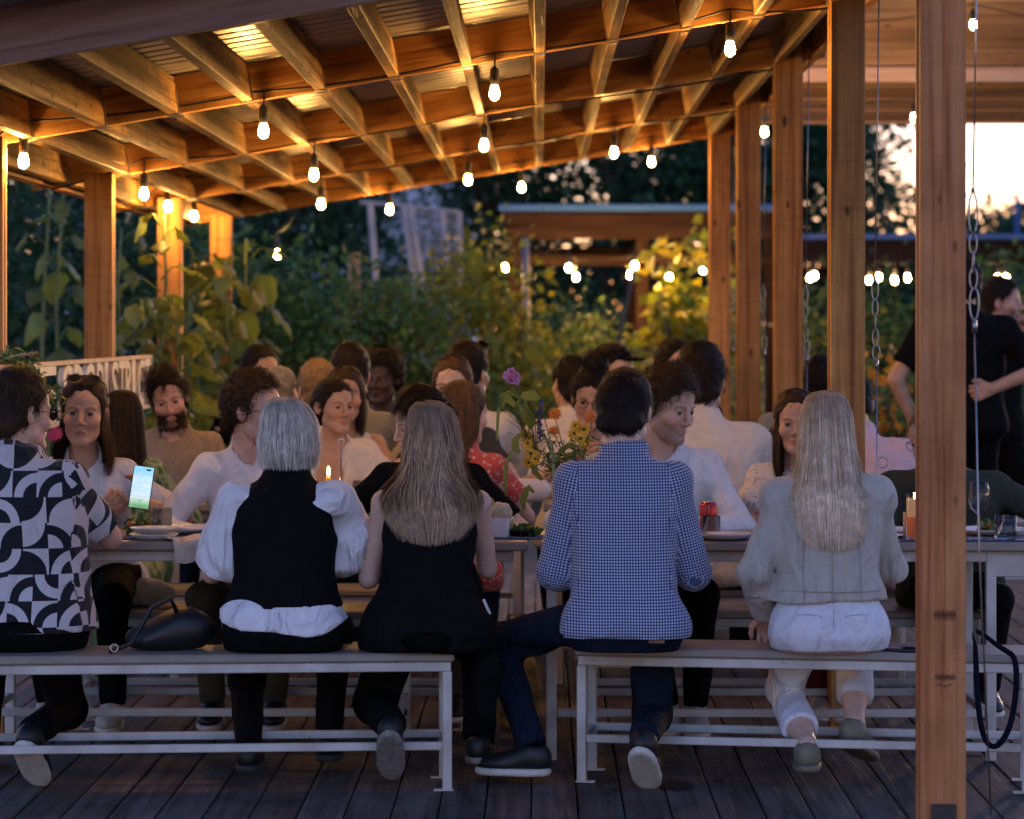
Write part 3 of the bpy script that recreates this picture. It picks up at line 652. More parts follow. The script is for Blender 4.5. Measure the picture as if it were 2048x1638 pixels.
wire('steel brace wire with a long chain beside the nearest post', 1948, 0, (385, 470, 575, 640), 1982, 1630)
wire('steel brace wire with two hooks beside the second right hand post', 1752, 1, (560, 600, 690, 720), 1764, 1300)
wire('steel brace wire with rings beside the third right hand post', 1613, 2, (575, 610, 680, 710), 1619, 1100)
wire('steel brace wire beside the fourth right hand post', 1528, 3, (575, 605, 670, 700), 1531, 1000)
wire('steel brace wire beside the farthest right hand post', 1465, 4, (580, 610, 665, 695), 1467, 900)
ring_ = MB(); c_ = at(1765, 925, ROWS[1] + .02); ring_.tube([c_ + Vector((.019 * math.cos(a), 0, .019 * math.sin(a))) for a in np.linspace(0, 6.283, 19)], .0022, 6, cap=False)
tag(ring_.build('split_ring', M['steel'], None, True), 'thin steel ring hanging on the wire beside the blonde woman', 'ring')

# ---------------------------------------------------------------- cut out name board along the left posts
sg_ = empty('name_board', (-1.86, 11.6, 0), 0, 'long cut out wooden name board with white letters on the left posts', 'sign')
M['cream'] = plain('chalky_white_letter', (.60, .54, .47), rough=.7, var=.18, scale=25)
M['cedar'] = plain('cedar_frame', (.27, .13, .07), rough=.6, var=.25, scale=9)
for z in (1.332, 1.098):
    m = MB(); m.box((0, 0, z), (.03, 3.9, .018), bev=.002); m.build('rail', M['cedar' if z > 1.2 else 'cream'], sg_)
for y in (-1.94, 1.94):
    m = MB(); m.box((0, y, 1.215), (.032, .03, .25), bev=.002); m.build('end_board', M['cedar'], sg_)
m = MB(); m.box((-.02, 1.0, 1.27), (.008, 1.75, .10)); m.build('backing', M['cedar'], sg_)
def letters(txt, y0, y1, z0, z1):
    n = len(txt); w = (y1 - y0) / n
    for i, chh in enumerate(txt):
        if chh == ' ': continue
        cu = bpy.data.curves.new('letter', 'FONT'); cu.body = chh; cu.extrude = .5; cu.size = 1.0; cu.offset = .012; cu.resolution_u = 3
        t = bpy.data.objects.new('letter_src', cu); COL.objects.link(t); dg = bpy.context.evaluated_depsgraph_get(); me = bpy.data.meshes.new_from_object(t.evaluated_get(dg)); bpy.data.objects.remove(t)
        v = np.zeros(len(me.vertices) * 3, np.float32); me.vertices.foreach_get('co', v); v = v.reshape(-1, 3)
        mn, mx_ = v.min(0), v.max(0); q = v.copy()
        q[:, 0] = .004 + (v[:, 2]) * .022; q[:, 1] = y0 + w * (i + .04) + (v[:, 0] - mn[0]) / max(mx_[0] - mn[0], .25) * w * .92; q[:, 2] = z0 + (v[:, 1] - mn[1]) / (mx_[1] - mn[1]) * (z1 - z0)
        me.vertices.foreach_set('co', q.ravel()); me.materials.clear(); me.materials.append(M['cream']); me.update()
        link(bpy.data.objects.new('letter', me), sg_)
letters('ONE', -1.88, -.72, 1.107, 1.323); letters('SDG', -.60, .20, 1.107, 1.323); letters('DISTRICT', .26, 1.90, 1.107, 1.323)

# ---------------------------------------------------------------- tall sunflower plants by the left posts
def heart(sd=0):
    m = MB(); V, F = [], []; rh = random.Random(sd); ph, cu, tw = rh.uniform(0, 6), rh.uniform(.15, .5), rh.uniform(-.25, .25)
    for k in range(7):
        t = k / 6; w = .5 * (math.sin(math.pi * min(1, t * 1.02) ** .72) ** .9) * (1.05 if t < .5 else .95); zz = -cu * t * t + .03 * math.sin(t * 9 + ph); ra, rb = .055 * math.sin(t * 13 + ph), .055 * math.sin(t * 15 + 2 * ph); w *= 1 + .07 * (-1) ** k
        V += [(-w * .8, t - .08 * (t < .1), zz - .22 * w + ra + tw * w), (-w * .4, t, zz + .035 + ra * .5 + tw * w * .5), (0, t, zz - .03), (w * .4, t, zz + .035 + rb * .5 - tw * w * .5), (w * .8, t - .08 * (t < .1), zz - .22 * w + rb - tw * w)]
    for k in range(6):
        for j in range(4): F.append((k*5+j, k*5+j+1, (k+1)*5+j+1, (k+1)*5+j))
    m.add(V, F); return m
M['sunleaf'] = plain('sunflower_leaf', (.13, .16, .028), rough=.5, var=.45, scale=7)
_nt, _lk, _b = nodes_of(M['sunleaf']); _tr = N(_nt, 'ShaderNodeBsdfTranslucent'); _tr.inputs['Color'].default_value = (.20, .26, .04, 1); _ms = N(_nt, 'ShaderNodeMixShader'); _ms.inputs[0].default_value = .4
_oi = N(_nt, 'ShaderNodeObjectInfo'); _hs = N(_nt, 'ShaderNodeHueSaturation'); _mr = N(_nt, 'ShaderNodeMapRange'); _mr.inputs[3].default_value = .45; _mr.inputs[4].default_value = 1.35; _lk.new(_oi.outputs['Random'], _mr.inputs[0]); _lk.new(_mr.outputs[0], _hs.inputs['Value'])
_lk.new(_b.inputs['Base Color'].links[0].from_socket, _hs.inputs['Color']); _lk.new(_hs.outputs[0], _b.inputs['Base Color'])
_lk.new(_b.outputs[0], _ms.inputs[1]); _lk.new(_tr.outputs[0], _ms.inputs[2]); _lk.new(_ms.outputs[0], _nt['Material Output'].inputs['Surface'])
hms = [heart(k).mesh('leaf', M['sunleaf'], True) for k in range(5)]
def sunflower(label, px, Y, ztop, n, seed, zlow=.9, size=.20):
    rg = random.Random(seed); X = ax(px, Y); e = empty('sunflower_plant', (X, Y, 0), 0, label, 'plant', 'tall sunflower plants at the left posts')
    m = MB(); pts = [(.03 * math.sin(k * 1.3 + seed), .03 * math.cos(k * 1.7), ztop * k / 6 - .16 * (k == 0)) for k in range(7)]; m.tube(pts, [.016 - .0014 * k for k in range(7)], 7); m.build('stem', M['stem'], e, True)
    for i in range(n):
        z = zlow + (ztop - zlow) * (i + rg.random() * .6) / n; a = i * 2.4 + rg.uniform(-.4, .4); s = size * rg.uniform(.7, 1.3) * (1.1 - .35 * i / n)
        r = rg.uniform(.06, .16); p = Vector((math.cos(a) * r, math.sin(a) * r, z + .05))
        o = inst(hms[rg.randrange(5)], 'leaf', p, (R(rg.uniform(-50, -5)), R(rg.uniform(-25, 25)), a - math.pi / 2), e, (s, s, s))
        m = MB(); m.tube([(0, 0, z - .02), (p.x * .6, p.y * .6, z + .05), tuple(p)], .005, 5); m.build('leaf_stalk', M['stem'], e, True)
sunflower('sunflower plant reaching up to the bulb by the third left post', 322, 14.9, 2.06, 18, 1, .8, .17)
sunflower('broad leaved sunflower plant before the third left post', 352, 14.85, 1.62, 16, 2, .8, .19)
sunflower('sunflower plant leaning in front of the farthest left post', 430, 17.2, 1.85, 16, 3, .85, .24)
sunflower('sunflower plant right of the farthest left post', 500, 17.6, 2.02, 15, 4, .95, .21)
sunflower('sunflower plant filling the gap left of the third left post', 285, 15.2, 1.62, 17, 8, .8, .20)
sunflower('leafy sunflower plant between the third and farthest left posts', 392, 17.0, 1.95, 18, 9, .85, .22)
sunflower('sunflower plant bending right of the farthest left post', 462, 16.9, 1.80, 16, 10, .85, .21)
sunflower('shadowed sunflower plant right beside the second left post', 245, 18.2, 2.1, 14, 11, .9, .2)
sunflower('low sunflower plant behind the bearded man', 390, 16.4, 1.45, 14, 5, .8, .22)
sunflower('shadowed sunflower plant between the first and second left posts', 120, 18.5, 2.35, 11, 6, 1.0, .2)
sunflower('thin sunflower plant next to the second left post', 92, 19.0, 2.75, 8, 7, 1.2, .2)
# ---------------------------------------------------------------- people: bodies grown from one blended distance field each
F32 = np.float32
def smin(a, b, k):
    h = np.clip(.5 + .5 * (b - a) / k, 0, 1); return b + (a - b) * h - k * h * (1 - h)
def smax(a, b, k): return -smin(-a, -b, k)
class Grid:
    def __init__(s, lo, hi, h):
        s.h = h; s.lo = np.array(lo, F32); n = np.maximum(4, np.ceil((np.array(hi) - lo) / h).astype(int) + 1)
        s.x = (lo[0] + h * np.arange(n[0], dtype=F32))[:, None, None]; s.y = (lo[1] + h * np.arange(n[1], dtype=F32))[None, :, None]; s.z = (lo[2] + h * np.arange(n[2], dtype=F32))[None, None, :]
        s.n = n
    def cap(s, a, b, ra, rb=None):
        rb = ra if rb is None else rb
        a = np.array(a, F32); b = np.array(b, F32); d = b - a; L = float(d @ d) + 1e-9
        t = np.clip(((s.x - a[0]) * d[0] + (s.y - a[1]) * d[1] + (s.z - a[2]) * d[2]) / F32(L), 0, 1)
        return np.sqrt((s.x - a[0] - t * d[0]) ** 2 + (s.y - a[1] - t * d[1]) ** 2 + (s.z - a[2] - t * d[2]) ** 2) - (F32(ra) + F32(rb - ra) * t)
    def ell(s, c, r, M3=None):
        dx, dy, dz = s.x - F32(c[0]), s.y - F32(c[1]), s.z - F32(c[2])
        if M3 is not None:
            A = np.array(M3, F32)      # rows: local axes
            dx, dy, dz = A[0, 0]*dx + A[0, 1]*dy + A[0, 2]*dz, A[1, 0]*dx + A[1, 1]*dy + A[1, 2]*dz, A[2, 0]*dx + A[2, 1]*dy + A[2, 2]*dz
        k0 = np.sqrt((dx / r[0]) ** 2 + (dy / r[1]) ** 2 + (dz / r[2]) ** 2)
        return ((k0 - 1) * F32(min(r))).astype(F32) if False else k0 * (k0 - 1) / np.sqrt((dx / r[0] ** 2) ** 2 + (dy / r[1] ** 2) ** 2 + (dz / r[2] ** 2) ** 2 + 1e-9)
    def plane(s, p, n):
        n = np.array(n, float); n /= np.linalg.norm(n)
        return (s.x - F32(p[0])) * F32(n[0]) + (s.y - F32(p[1])) * F32(n[1]) + (s.z - F32(p[2])) * F32(n[2])
    def pts(s): return np.broadcast_arrays(s.x, s.y, s.z)
_E = [((0,0,0),(1,0,0)),((0,0,0),(0,1,0)),((0,0,0),(0,0,1)),((1,0,0),(1,1,0)),((1,0,0),(1,0,1)),((0,1,0),(1,1,0)),((0,1,0),(0,1,1)),((0,0,1),(1,0,1)),((0,0,1),(0,1,1)),((1,1,0),(1,1,1)),((1,0,1),(1,1,1)),((0,1,1),(1,1,1))]
def nets(f, lo, h):
    """surface nets: distance field -> vertices and quads"""
    f = np.ascontiguousarray(f, F32); s = f < 0; nx, ny, nz = f.shape
    cnt = np.zeros((nx-1, ny-1, nz-1), np.int8)
    for i in (0, 1):
        for j in (0, 1):
            for k in (0, 1): cnt += s[i:nx-1+i, j:ny-1+j, k:nz-1+k]
    I, J, K = np.nonzero((cnt > 0) & (cnt < 8)); n = len(I)
    if n == 0: return np.zeros((0, 3)), np.zeros((0, 4), int)
    idx = np.full(cnt.shape, -1, np.int32); idx[I, J, K] = np.arange(n)
    P = np.zeros((n, 3)); c = np.zeros(n)
    for a, b in _E:
        fa = f[I+a[0], J+a[1], K+a[2]]; fb = f[I+b[0], J+b[1], K+b[2]]; cr = (fa < 0) != (fb < 0)
        t = np.where(cr, fa / np.where(cr, fa - fb, 1), 0)
        for q in range(3): P[:, q] += np.where(cr, a[q] + (b[q] - a[q]) * t, 0)
        c += cr
    P = (P / c[:, None] + np.stack([I, J, K], 1)) * h + np.asarray(lo)
    Q = []
    for axx in range(3):
        sl0 = [slice(1, -1)] * 3; sl1 = [slice(1, -1)] * 3; sl0[axx] = slice(0, -1); sl1[axx] = slice(1, None)
        A, B = s[tuple(sl0)], s[tuple(sl1)]; D = np.nonzero(A != B)
        if len(D[0]) == 0: continue
        off = [1, 1, 1]; off[axx] = 0
        i, j, k = D[0] + off[0], D[1] + off[1], D[2] + off[2]
        u, v = [(1, 2), (2, 0), (0, 1)][axx]
        def g(du, dv):
            q = [i.copy(), j.copy(), k.copy()]; q[u] -= du; q[v] -= dv; return idx[q[0], q[1], q[2]]
        q4 = np.stack([g(1, 1), g(0, 1), g(0, 0), g(1, 0)], 1); fl = ~A[D]
        q4[fl] = q4[fl][:, ::-1]; Q.append(q4)
    Q = np.concatenate(Q) if Q else np.zeros((0, 4), int)
    return P, Q[(Q >= 0).all(1)]
def rotz(a): c, s = math.cos(a), math.sin(a); return np.array([[c, -s, 0], [s, c, 0], [0, 0, 1]])
def rotx(a): c, s = math.cos(a), math.sin(a); return np.array([[1, 0, 0], [0, c, -s], [0, s, c]])
def roty(a): c, s = math.cos(a), math.sin(a); return np.array([[c, 0, s], [0, 1, 0], [-s, 0, c]])

# torso cross sections: height, half width, half depth, centre y
TORSO = dict(
    m=np.array([(-.015, .155, .10, -.005), (.0, .178, .125, -.005), (.05, .186, .142, -.008), (.11, .180, .135, -.008), (.20, .160, .115, 0), (.28, .153, .108, .005), (.38, .163, .112, .005), (.45, .175, .114, 0), (.50, .174, .106, -.006), (.54, .155, .092, -.012), (.578, .115, .076, -.016), (.608, .078, .062, -.014), (.638, .058, .056, -.008), (.665, .053, .053, -.005)]),
    f=np.array([(-.015, .16, .10, -.01), (.0, .185, .13, -.01), (.05, .195, .148, -.012), (.11, .183, .135, -.010), (.19, .148, .105, 0), (.26, .130, .094, .004), (.36, .140, .10, .004), (.43, .150, .10, 0), (.48, .148, .092, -.006), (.515, .130, .08, -.012), (.55, .094, .066, -.016), (.58, .062, .054, -.014), (.61, .049, .049, -.008), (.635, .046, .047, -.005)]))
SKIN = dict(fair=(.64, .41, .31), tan=(.55, .32, .21), light=(.66, .43, .33), dark=(.065, .033, .021), rosy=(.64, .37, .27), olive=(.50, .29, .19))
M['skin'] = attr_mat('skin', rough=.48, spec=.4, var=.16, scale=28, sss=.15, bump=.15, bscale=320)
M['hair'] = attr_mat('hair_strand', rough=.6, spec=.14, var=.3, scale=30)
M['eye'] = attr_mat('eyeball', rough=.12, spec=.6, var=0)

def back_pt(B, x, z, th, sg=-1):
    """a point on the cloth over the back (sg -1) at height z"""
    T = B.T; rx = np.interp(z, T[:, 0], T[:, 1]) + th; ry = np.interp(z, T[:, 0], T[:, 2]) + th; cyy = np.interp(z, T[:, 0], T[:, 3]); q = abs(x) / rx
    y = cyy + sg * ry * max(0, 1 - q ** 2.4) ** (1 / 2.4); t = min(1.25, max(0, z / .6)) ** 2; a = B.twist * min(1, max(0, z / .5)); c, n = math.cos(a), math.sin(a)
    return Vector((c * x - n * y + B.side * t, n * x + c * y + B.lean * t, z))
class Body:
    """a seated (or standing) figure: joints in its own frame, +y is where it faces, z from the seat"""
    def __init__(s, sex='m', lean=.08, side=0.0, twist=0.0, bulk=1.0, hyaw=0.0, hpitch=0.0, hroll=0.0, hands=((-.16, .36, .335), (.16, .36, .335)), elb=((-1, -.2, -.9), (1, -.2, -.9)), feet=((-.12, .30, -.335), (.12, .30, -.335)), knee=((-.12, 1, .5), (.12, 1, .5)), neck=0.0, standing=False, sw=None, hs=None, headback=0.0, handcurl=.5):
        s.sex, s.lean, s.side, s.twist, s.bulk = sex, lean, side, twist, bulk
        s.T = TORSO[sex].copy(); s.T[:, 1] *= bulk; s.T[:, 2] *= bulk; hs = hs or (1.09 if sex == 'm' else 1.04); s.hs = hs
        top = s.T[-1, 0]; s.shz = .538 if sex == 'm' else .508; s.sw = (sw or (.172 if sex == 'm' else .145)) * (.5 + .5 * bulk)
        s.ar = (.050, .041, .029) if sex == 'm' else (.043, .035, .024)
        s.la, s.lf = (.30, .265) if sex == 'm' else (.275, .24)
        s.sh, s.el, s.wr = [], [], []
        for q, sg in enumerate((-1, 1)):
            S = s.tp((sg * s.sw, -.012, s.shz)); Wt = np.array(hands[q], float); v = Wt - S; d = np.linalg.norm(v); l1, l2 = s.la, s.lf
            if d > (l1 + l2) * .985: Wt = S + v * (l1 + l2) * .985 / d; v = Wt - S; d = np.linalg.norm(v)
            if d < abs(l1 - l2) + .05: d = abs(l1 - l2) + .05
            a = (l1 * l1 - l2 * l2 + d * d) / (2 * d); hgt = math.sqrt(max(l1 * l1 - a * a, 0)); u = v / np.linalg.norm(v)
            p = np.array(elb[q], float); p -= u * (p @ u); p /= np.linalg.norm(p) + 1e-9
            s.sh.append(S); s.el.append(S + u * a + p * hgt); s.wr.append(Wt)
        s.hip, s.kn, s.an, s.ft = [], [], [], []
        lt, ls = (.44, .43) if sex == 'm' else (.42, .41)
        for q, sg in enumerate((-1, 1)):
            H = np.array((sg * .088, .01, .085 if not standing else .02)); A = np.array(feet[q], float); v = A - H; d = np.linalg.norm(v)
            if d > (lt + ls) * .99: A = H + v * (lt + ls) * .99 / d; v = A - H; d = np.linalg.norm(v)
            a = (lt * lt - ls * ls + d * d) / (2 * d); hgt = math.sqrt(max(lt * lt - a * a, 0)); u = v / d
            p = np.array(knee[q], float); p -= u * (p @ u); p /= np.linalg.norm(p) + 1e-9
            s.hip.append(H); s.kn.append(H + u * a + p * hgt); s.an.append(A)
        # head
        nb = s.tp((0, -.004 + .0, top - .05)); s.nb = nb
        s.RH = rotz(twist * .6 + hyaw) @ rotx(-hpitch) @ roty(hroll)
        hn = .125 * hs; s.nt = nb + np.array([0, .032 + neck, .068]) + np.array([0, 0, .0])
        s.hc = s.nt + s.RH @ np.array([0, .012 - headback, hn * .70])
    def off(s, z):
        t = np.clip(z / .6, 0, 1.25); return s.side * t * t, s.lean * t * t
    def tp(s, p):
        z = p[2]; ox, oy = s.off(z); a = s.twist * np.clip(z / .5, 0, 1); c, n = math.cos(a), math.sin(a)
        return np.array([c * p[0] - n * p[1] + ox, n * p[0] + c * p[1] + oy, z - .35 * s.lean * abs(s.lean) * (z / .6)])
    def torso(s, G, th=0.0, zlo=-9, zhi=9, wide=0.0, flare=0.0):
        z = G.z; T = s.T; rx = np.interp(z, T[:, 0], T[:, 1]).astype(F32) + th + wide; ry = np.interp(z, T[:, 0], T[:, 2]).astype(F32) + th
        if flare: q = np.clip((.30 - z) / .30, 0, 1) * flare; rx = rx + q; ry = ry + q
        cyy = np.interp(z, T[:, 0], T[:, 3]).astype(F32); t = np.clip(z / .6, 0, 1.25); a = s.twist * np.clip(z / .5, 0, 1); c, n = np.cos(a), np.sin(a)
        dx = G.x - s.side * t * t; dy = G.y - s.lean * t * t
        x = c * dx + n * dy; y = -n * dx + c * dy - cyy
        # slightly squared ellipse
        k = ((np.abs(x) / rx) ** 2.4 + (np.abs(y) / ry) ** 2.4) ** F32(1 / 2.4)
        d = (k - 1) * np.minimum(rx, ry)
        return np.maximum(np.maximum(d, (T[0, 0] - th) - z), z - (T[-1, 0] + .0)).astype(F32)
    def bust(s, G, th=0.0):
        d = None
        for sg in (-1, 1):
            e = G.ell(s.tp((sg * .068, .075, .40)), (.062 + th, .055 + th, .062 + th)); d = e if d is None else np.minimum(d, e)
        return d
    def arm(s, G, q, f0, f1, th, puff=0.0, base=1.0, hang=0.0, start=1.0):
        """sleeve or limb from fraction f0 to f1 (1 elbow, 2 wrist)"""
        S, E, Wp = s.sh[q], s.el[q], s.wr[q]; r0, r1, r2 = s.ar; d = None
        P = lambda f: S + (E - S) * f if f <= 1 else E + (Wp - E) * (f - 1)
        rr = lambda f: (r0 + (r1 - r0) * f if f <= 1 else r1 + (r2 - r1) * (f - 1)) * base
        ks = sorted({f0, min(1, f1), f1}) if f1 > 1 else [f0, f1]
        for a, b in zip(ks[:-1], ks[1:]):
            e = G.cap(P(a), P(b), (rr(a) + th) * (start if a == f0 else 1) + puff * (1 if a == f0 else .7), rr(b) + th + (puff * .8 if f1 < 1.05 else 0))
            d = e if d is None else smin(d, e, .015)
        if puff: d = smin(d, G.ell((P(.55 * f1) + np.array([0, 0, -hang])), (puff + .06, puff + .06, puff + .085)), .03)
        if f1 < 2:
            n = (P(f1) - P(f1 - .15)); d = np.maximum(d, G.plane(P(f1), n))
        return d
    def hand(s, q, curl=.5, palm=None, fwd=None, spread=.25, sc=1.0):
        """prims (a, b, ra, rb) of a hand: palm, four unequal bent fingers, a thumb from the side of the palm"""
        sg = (-1, 1)[q]; Wp = s.wr[q]; f = np.array(fwd if fwd is not None else (Wp - s.el[q]), float); f /= np.linalg.norm(f)
        dn = np.array(palm if palm is not None else (0, 0, -1), float); dn -= f * (dn @ f); dn /= np.linalg.norm(dn) + 1e-9
        rt = np.cross(f, dn) * (1 if sg > 0 else -1)        # towards the thumb side
        k = sc * (1.0 if s.sex == 'm' else .9); P = []; rt = -rt
        w = [Wp + f * .02 * k + rt * x * k for x in (-.022, .0, .022)]
        kn = [Wp + f * (.088 - .006 * abs(i - 1.2)) * k + rt * (.033 - .022 * i) * k for i in range(4)]
        for i in range(4): P.append((Wp + f * .012 * k + rt * (.018 - .012 * i) * k, kn[i], .0155 * k, .0115 * k))
        for i, L in enumerate((.070, .078, .072, .057)):
            d0 = f + rt * spread * (.35 - .23 * i); d0 /= np.linalg.norm(d0); a = kn[i]; ang = 0
            for j, part in enumerate((.45, .31, .26)):
                ang += curl * (1.0, 1.15, .8)[j]; dd = d0 * math.cos(ang) + dn * math.sin(ang); b = a + dd * L * part * k
                P.append((a, b, (.0098 - .001 * j) * k, (.0090 - .0011 * j) * k)); a = b
        a = Wp + f * .028 * k + rt * .026 * k; d0 = (f * .62 + rt * .72 + dn * (.25 + .4 * curl)); d0 /= np.linalg.norm(d0)
        b = a + d0 * .042 * k; P.append((a, b, .0145 * k, .0115 * k)); d1 = d0 * .7 + f * .55 + dn * .3 * curl - rt * .25; d1 /= np.linalg.norm(d1); c = b + d1 * .030 * k; P.append((b, c, .0108 * k, .0098 * k))
        d2 = d1 * .9 + f * .3 - rt * .2; d2 /= np.linalg.norm(d2); P.append((c, c + d2 * .024 * k, .0098 * k, .0082 * k))
        return P

def folds(G, f, amp, seed, sx=1.0, sz=1.0):
    """cloth wrinkles: warped sharp creases of several directions, fading in and out over the garment"""
    r = np.random.default_rng(seed); x, y, z = G.x, G.y, G.z; w = 0
    wx = .03 * np.sin(11 * z + 6 * x + r.uniform(0, 6)) + .018 * np.sin(19 * y + 13 * z + r.uniform(0, 6)) + .010 * np.sin(31 * x - 27 * z + r.uniform(0, 6))
    for k, fr in enumerate((13, 21, 34, 47)):
        a = r.uniform(-1.0, 1.0); p = r.uniform(0, 6.28); q = r.uniform(0, 6.28)
        ph = fr * ((x + wx) * math.sin(a) * sx + (z + wx * .9) * math.cos(a) * sz + y * r.uniform(-.6, .6)) + p
        mk = np.clip(.5 + .9 * np.sin(6.5 * x + q) * np.sin(7.5 * z + 2 * q + 3 * y), 0, 1)
        w = w + (np.abs(np.sin(ph * .5)) ** .8 - .64) * mk / (1 + .45 * k)
    return f + F32(amp * 3.4) * w

# ---- heads
def head_field(G, sex, hs, nose=1.0, jaw=1.0, mouth=0.0, fine=True, earless=False):
    k = hs; E = lambda c, r: G.ell(np.array(c) * k, np.array(r) * k); C = lambda a, b, ra, rb=None: G.cap(np.array(a) * k, np.array(b) * k, ra * k, (rb if rb is not None else ra) * k)
    fm = sex == 'f'; d = E((0, -.014, .034), (.0745, .094, .087))
    d = smin(d, E((0, .030, -.030), (.058, .058, .085)), .03 * k)
    d = smin(d, E((0, .040, .045), (.055, .05, .05)), .02 * k)
    jw = (.044 if fm else .051) * jaw
    for sg in (-1, 1):
        d = smin(d, C((sg * jw, .012, -.066), (sg * .014, .072, -.098), .017, .016), .028 * k)
        d = smin(d, E((sg * .040, .062, -.026), (.024, .022, .022)), .022 * k)
    d = smin(d, E((0, .076, -.099), (.020, .016, .014)), .018 * k)
    if fine:
        for sg in (-1, 1):
            d = smax(d, -E((sg * .032, .096, .004), (.019, .016, .013)), .014 * k)
        for sg in (-1, 1):
            d = smin(d, C((sg * .014, .0885, .021), (sg * .046, .076, .022), .0065, .0055), .010 * k)
        # lids: a skin ball with an almond slit
        for sg in (-1, 1):
            lid = E((sg * .0315, .0755, .003), (.0150, .0140, .0135)); slit = E((sg * .0315, .093, .0025), (.0128, .016, .0046))
            d = smin(d, lid, .005 * k); d = np.maximum(d, -slit)
        d = smin(d, C((0, .088, .016), (0, .109 * (.97 + .03 * nose), -.026), .0070, .0095), .012 * k)
        d = smin(d, E((0, .106, -.030), (.0115, .011, .009)), .007 * k)
        for sg in (-1, 1): d = smin(d, E((sg * .0125, .096, -.034), (.0075, .010, .0065)), .006 * k)
        for sg in (-1, 1): d = smax(d, -E((sg * .006, .102, -.0405), (.0035, .005, .003)), .003 * k)
        m = mouth
        d = smin(d, C((-.018, .084, -.061 - m), (-.004, .0955, -.0585), .0055, .006), .005 * k); d = smin(d, C((.018, .084, -.061 - m), (.004, .0955, -.0585), .0055, .006), .005 * k)
        d = smin(d, C((-.013, .087, -.070 - m * .5), (.013, .087, -.070 - m * .5), .0062), .006 * k)
        d = smin(d, C((0, .088, -.071), (0, .091, -.070), .0072), .006 * k)
        d = smax(d, -E((0, .100, -.0645 - m * .4), (.0215, .010, .0013)), .0025 * k)
    else:
        d = smin(d, C((0, .086, .014), (0, .106, -.028), .009, .011), .014 * k)
    if not earless:
        for sg in (-1, 1):
            ca, sa = math.cos(.45), math.sin(.45) * sg
            A = [[ca, sa, 0], [-sa, ca, 0], [0, 0, 1]]
            ear = G.ell(np.array((sg * .0775, -.012, -.004)) * k, np.array((.0085, .019, .032)) * k, A)
            if fine: ear = smax(ear, -G.ell(np.array((sg * .0865, -.006, -.002)) * k, np.array((.0075, .010, .018)) * k, A), .003 * k)
            d = smin(d, ear, .006 * k)
    return d
def hair_line(y, style='m'):
    """lowest z of hair at depth y of the head"""
    if style == 'm': return np.interp(y, [-.11, -.085, -.06, -.02, .0, .012, .020, .05, .075], [-.085, -.078, -.055, -.028, -.022, .0, .034, .058, .085])
    if style == 'buzz': return np.interp(y, [-.11, -.085, -.06, -.02, .0, .012, .020, .05, .075], [-.070, -.062, -.045, -.02, -.012, .005, .044, .066, .090])
    if style == 'recede': return np.interp(y, [-.11, -.085, -.06, -.02, .0, .012, .018, .03, .06], [-.085, -.078, -.055, -.03, -.03, .0, .05, .095, .105])
    return np.interp(y, [-.11, -.05, .0, .02, .045, .07, .09], [-.12, -.115, -.06, .0, .045, .066, .085])
def strands(paths, wid, cols, N0):
    """paths (n,m,3) -> flat ribbons facing outwards N0 (n,m,3)"""
    n, m, _ = paths.shape
    T = np.gradient(paths, axis=1); S = np.cross(T, N0); S /= np.linalg.norm(S, axis=2, keepdims=True) + 1e-9
    w = wid[..., None] * .5; L = paths - S * w; Rr = paths + S * w; V = np.stack([L, Rr], 2).reshape(-1, 3)
    b = np.arange(n)[:, None] * (2 * m) + np.arange(m - 1)[None] * 2
    F = np.stack([b, b + 1, b + 3, b + 2], 2).reshape(-1, 4)
    return V, F, np.repeat(cols, 2 * m, 0)
def hair_cols(rg, n, pal):
    pal = np.asarray(pal, float); return np.clip(pal[rg.integers(0, len(pal), n)] * rg.uniform(.82, 1.18, (n, 1)), 0, 1)
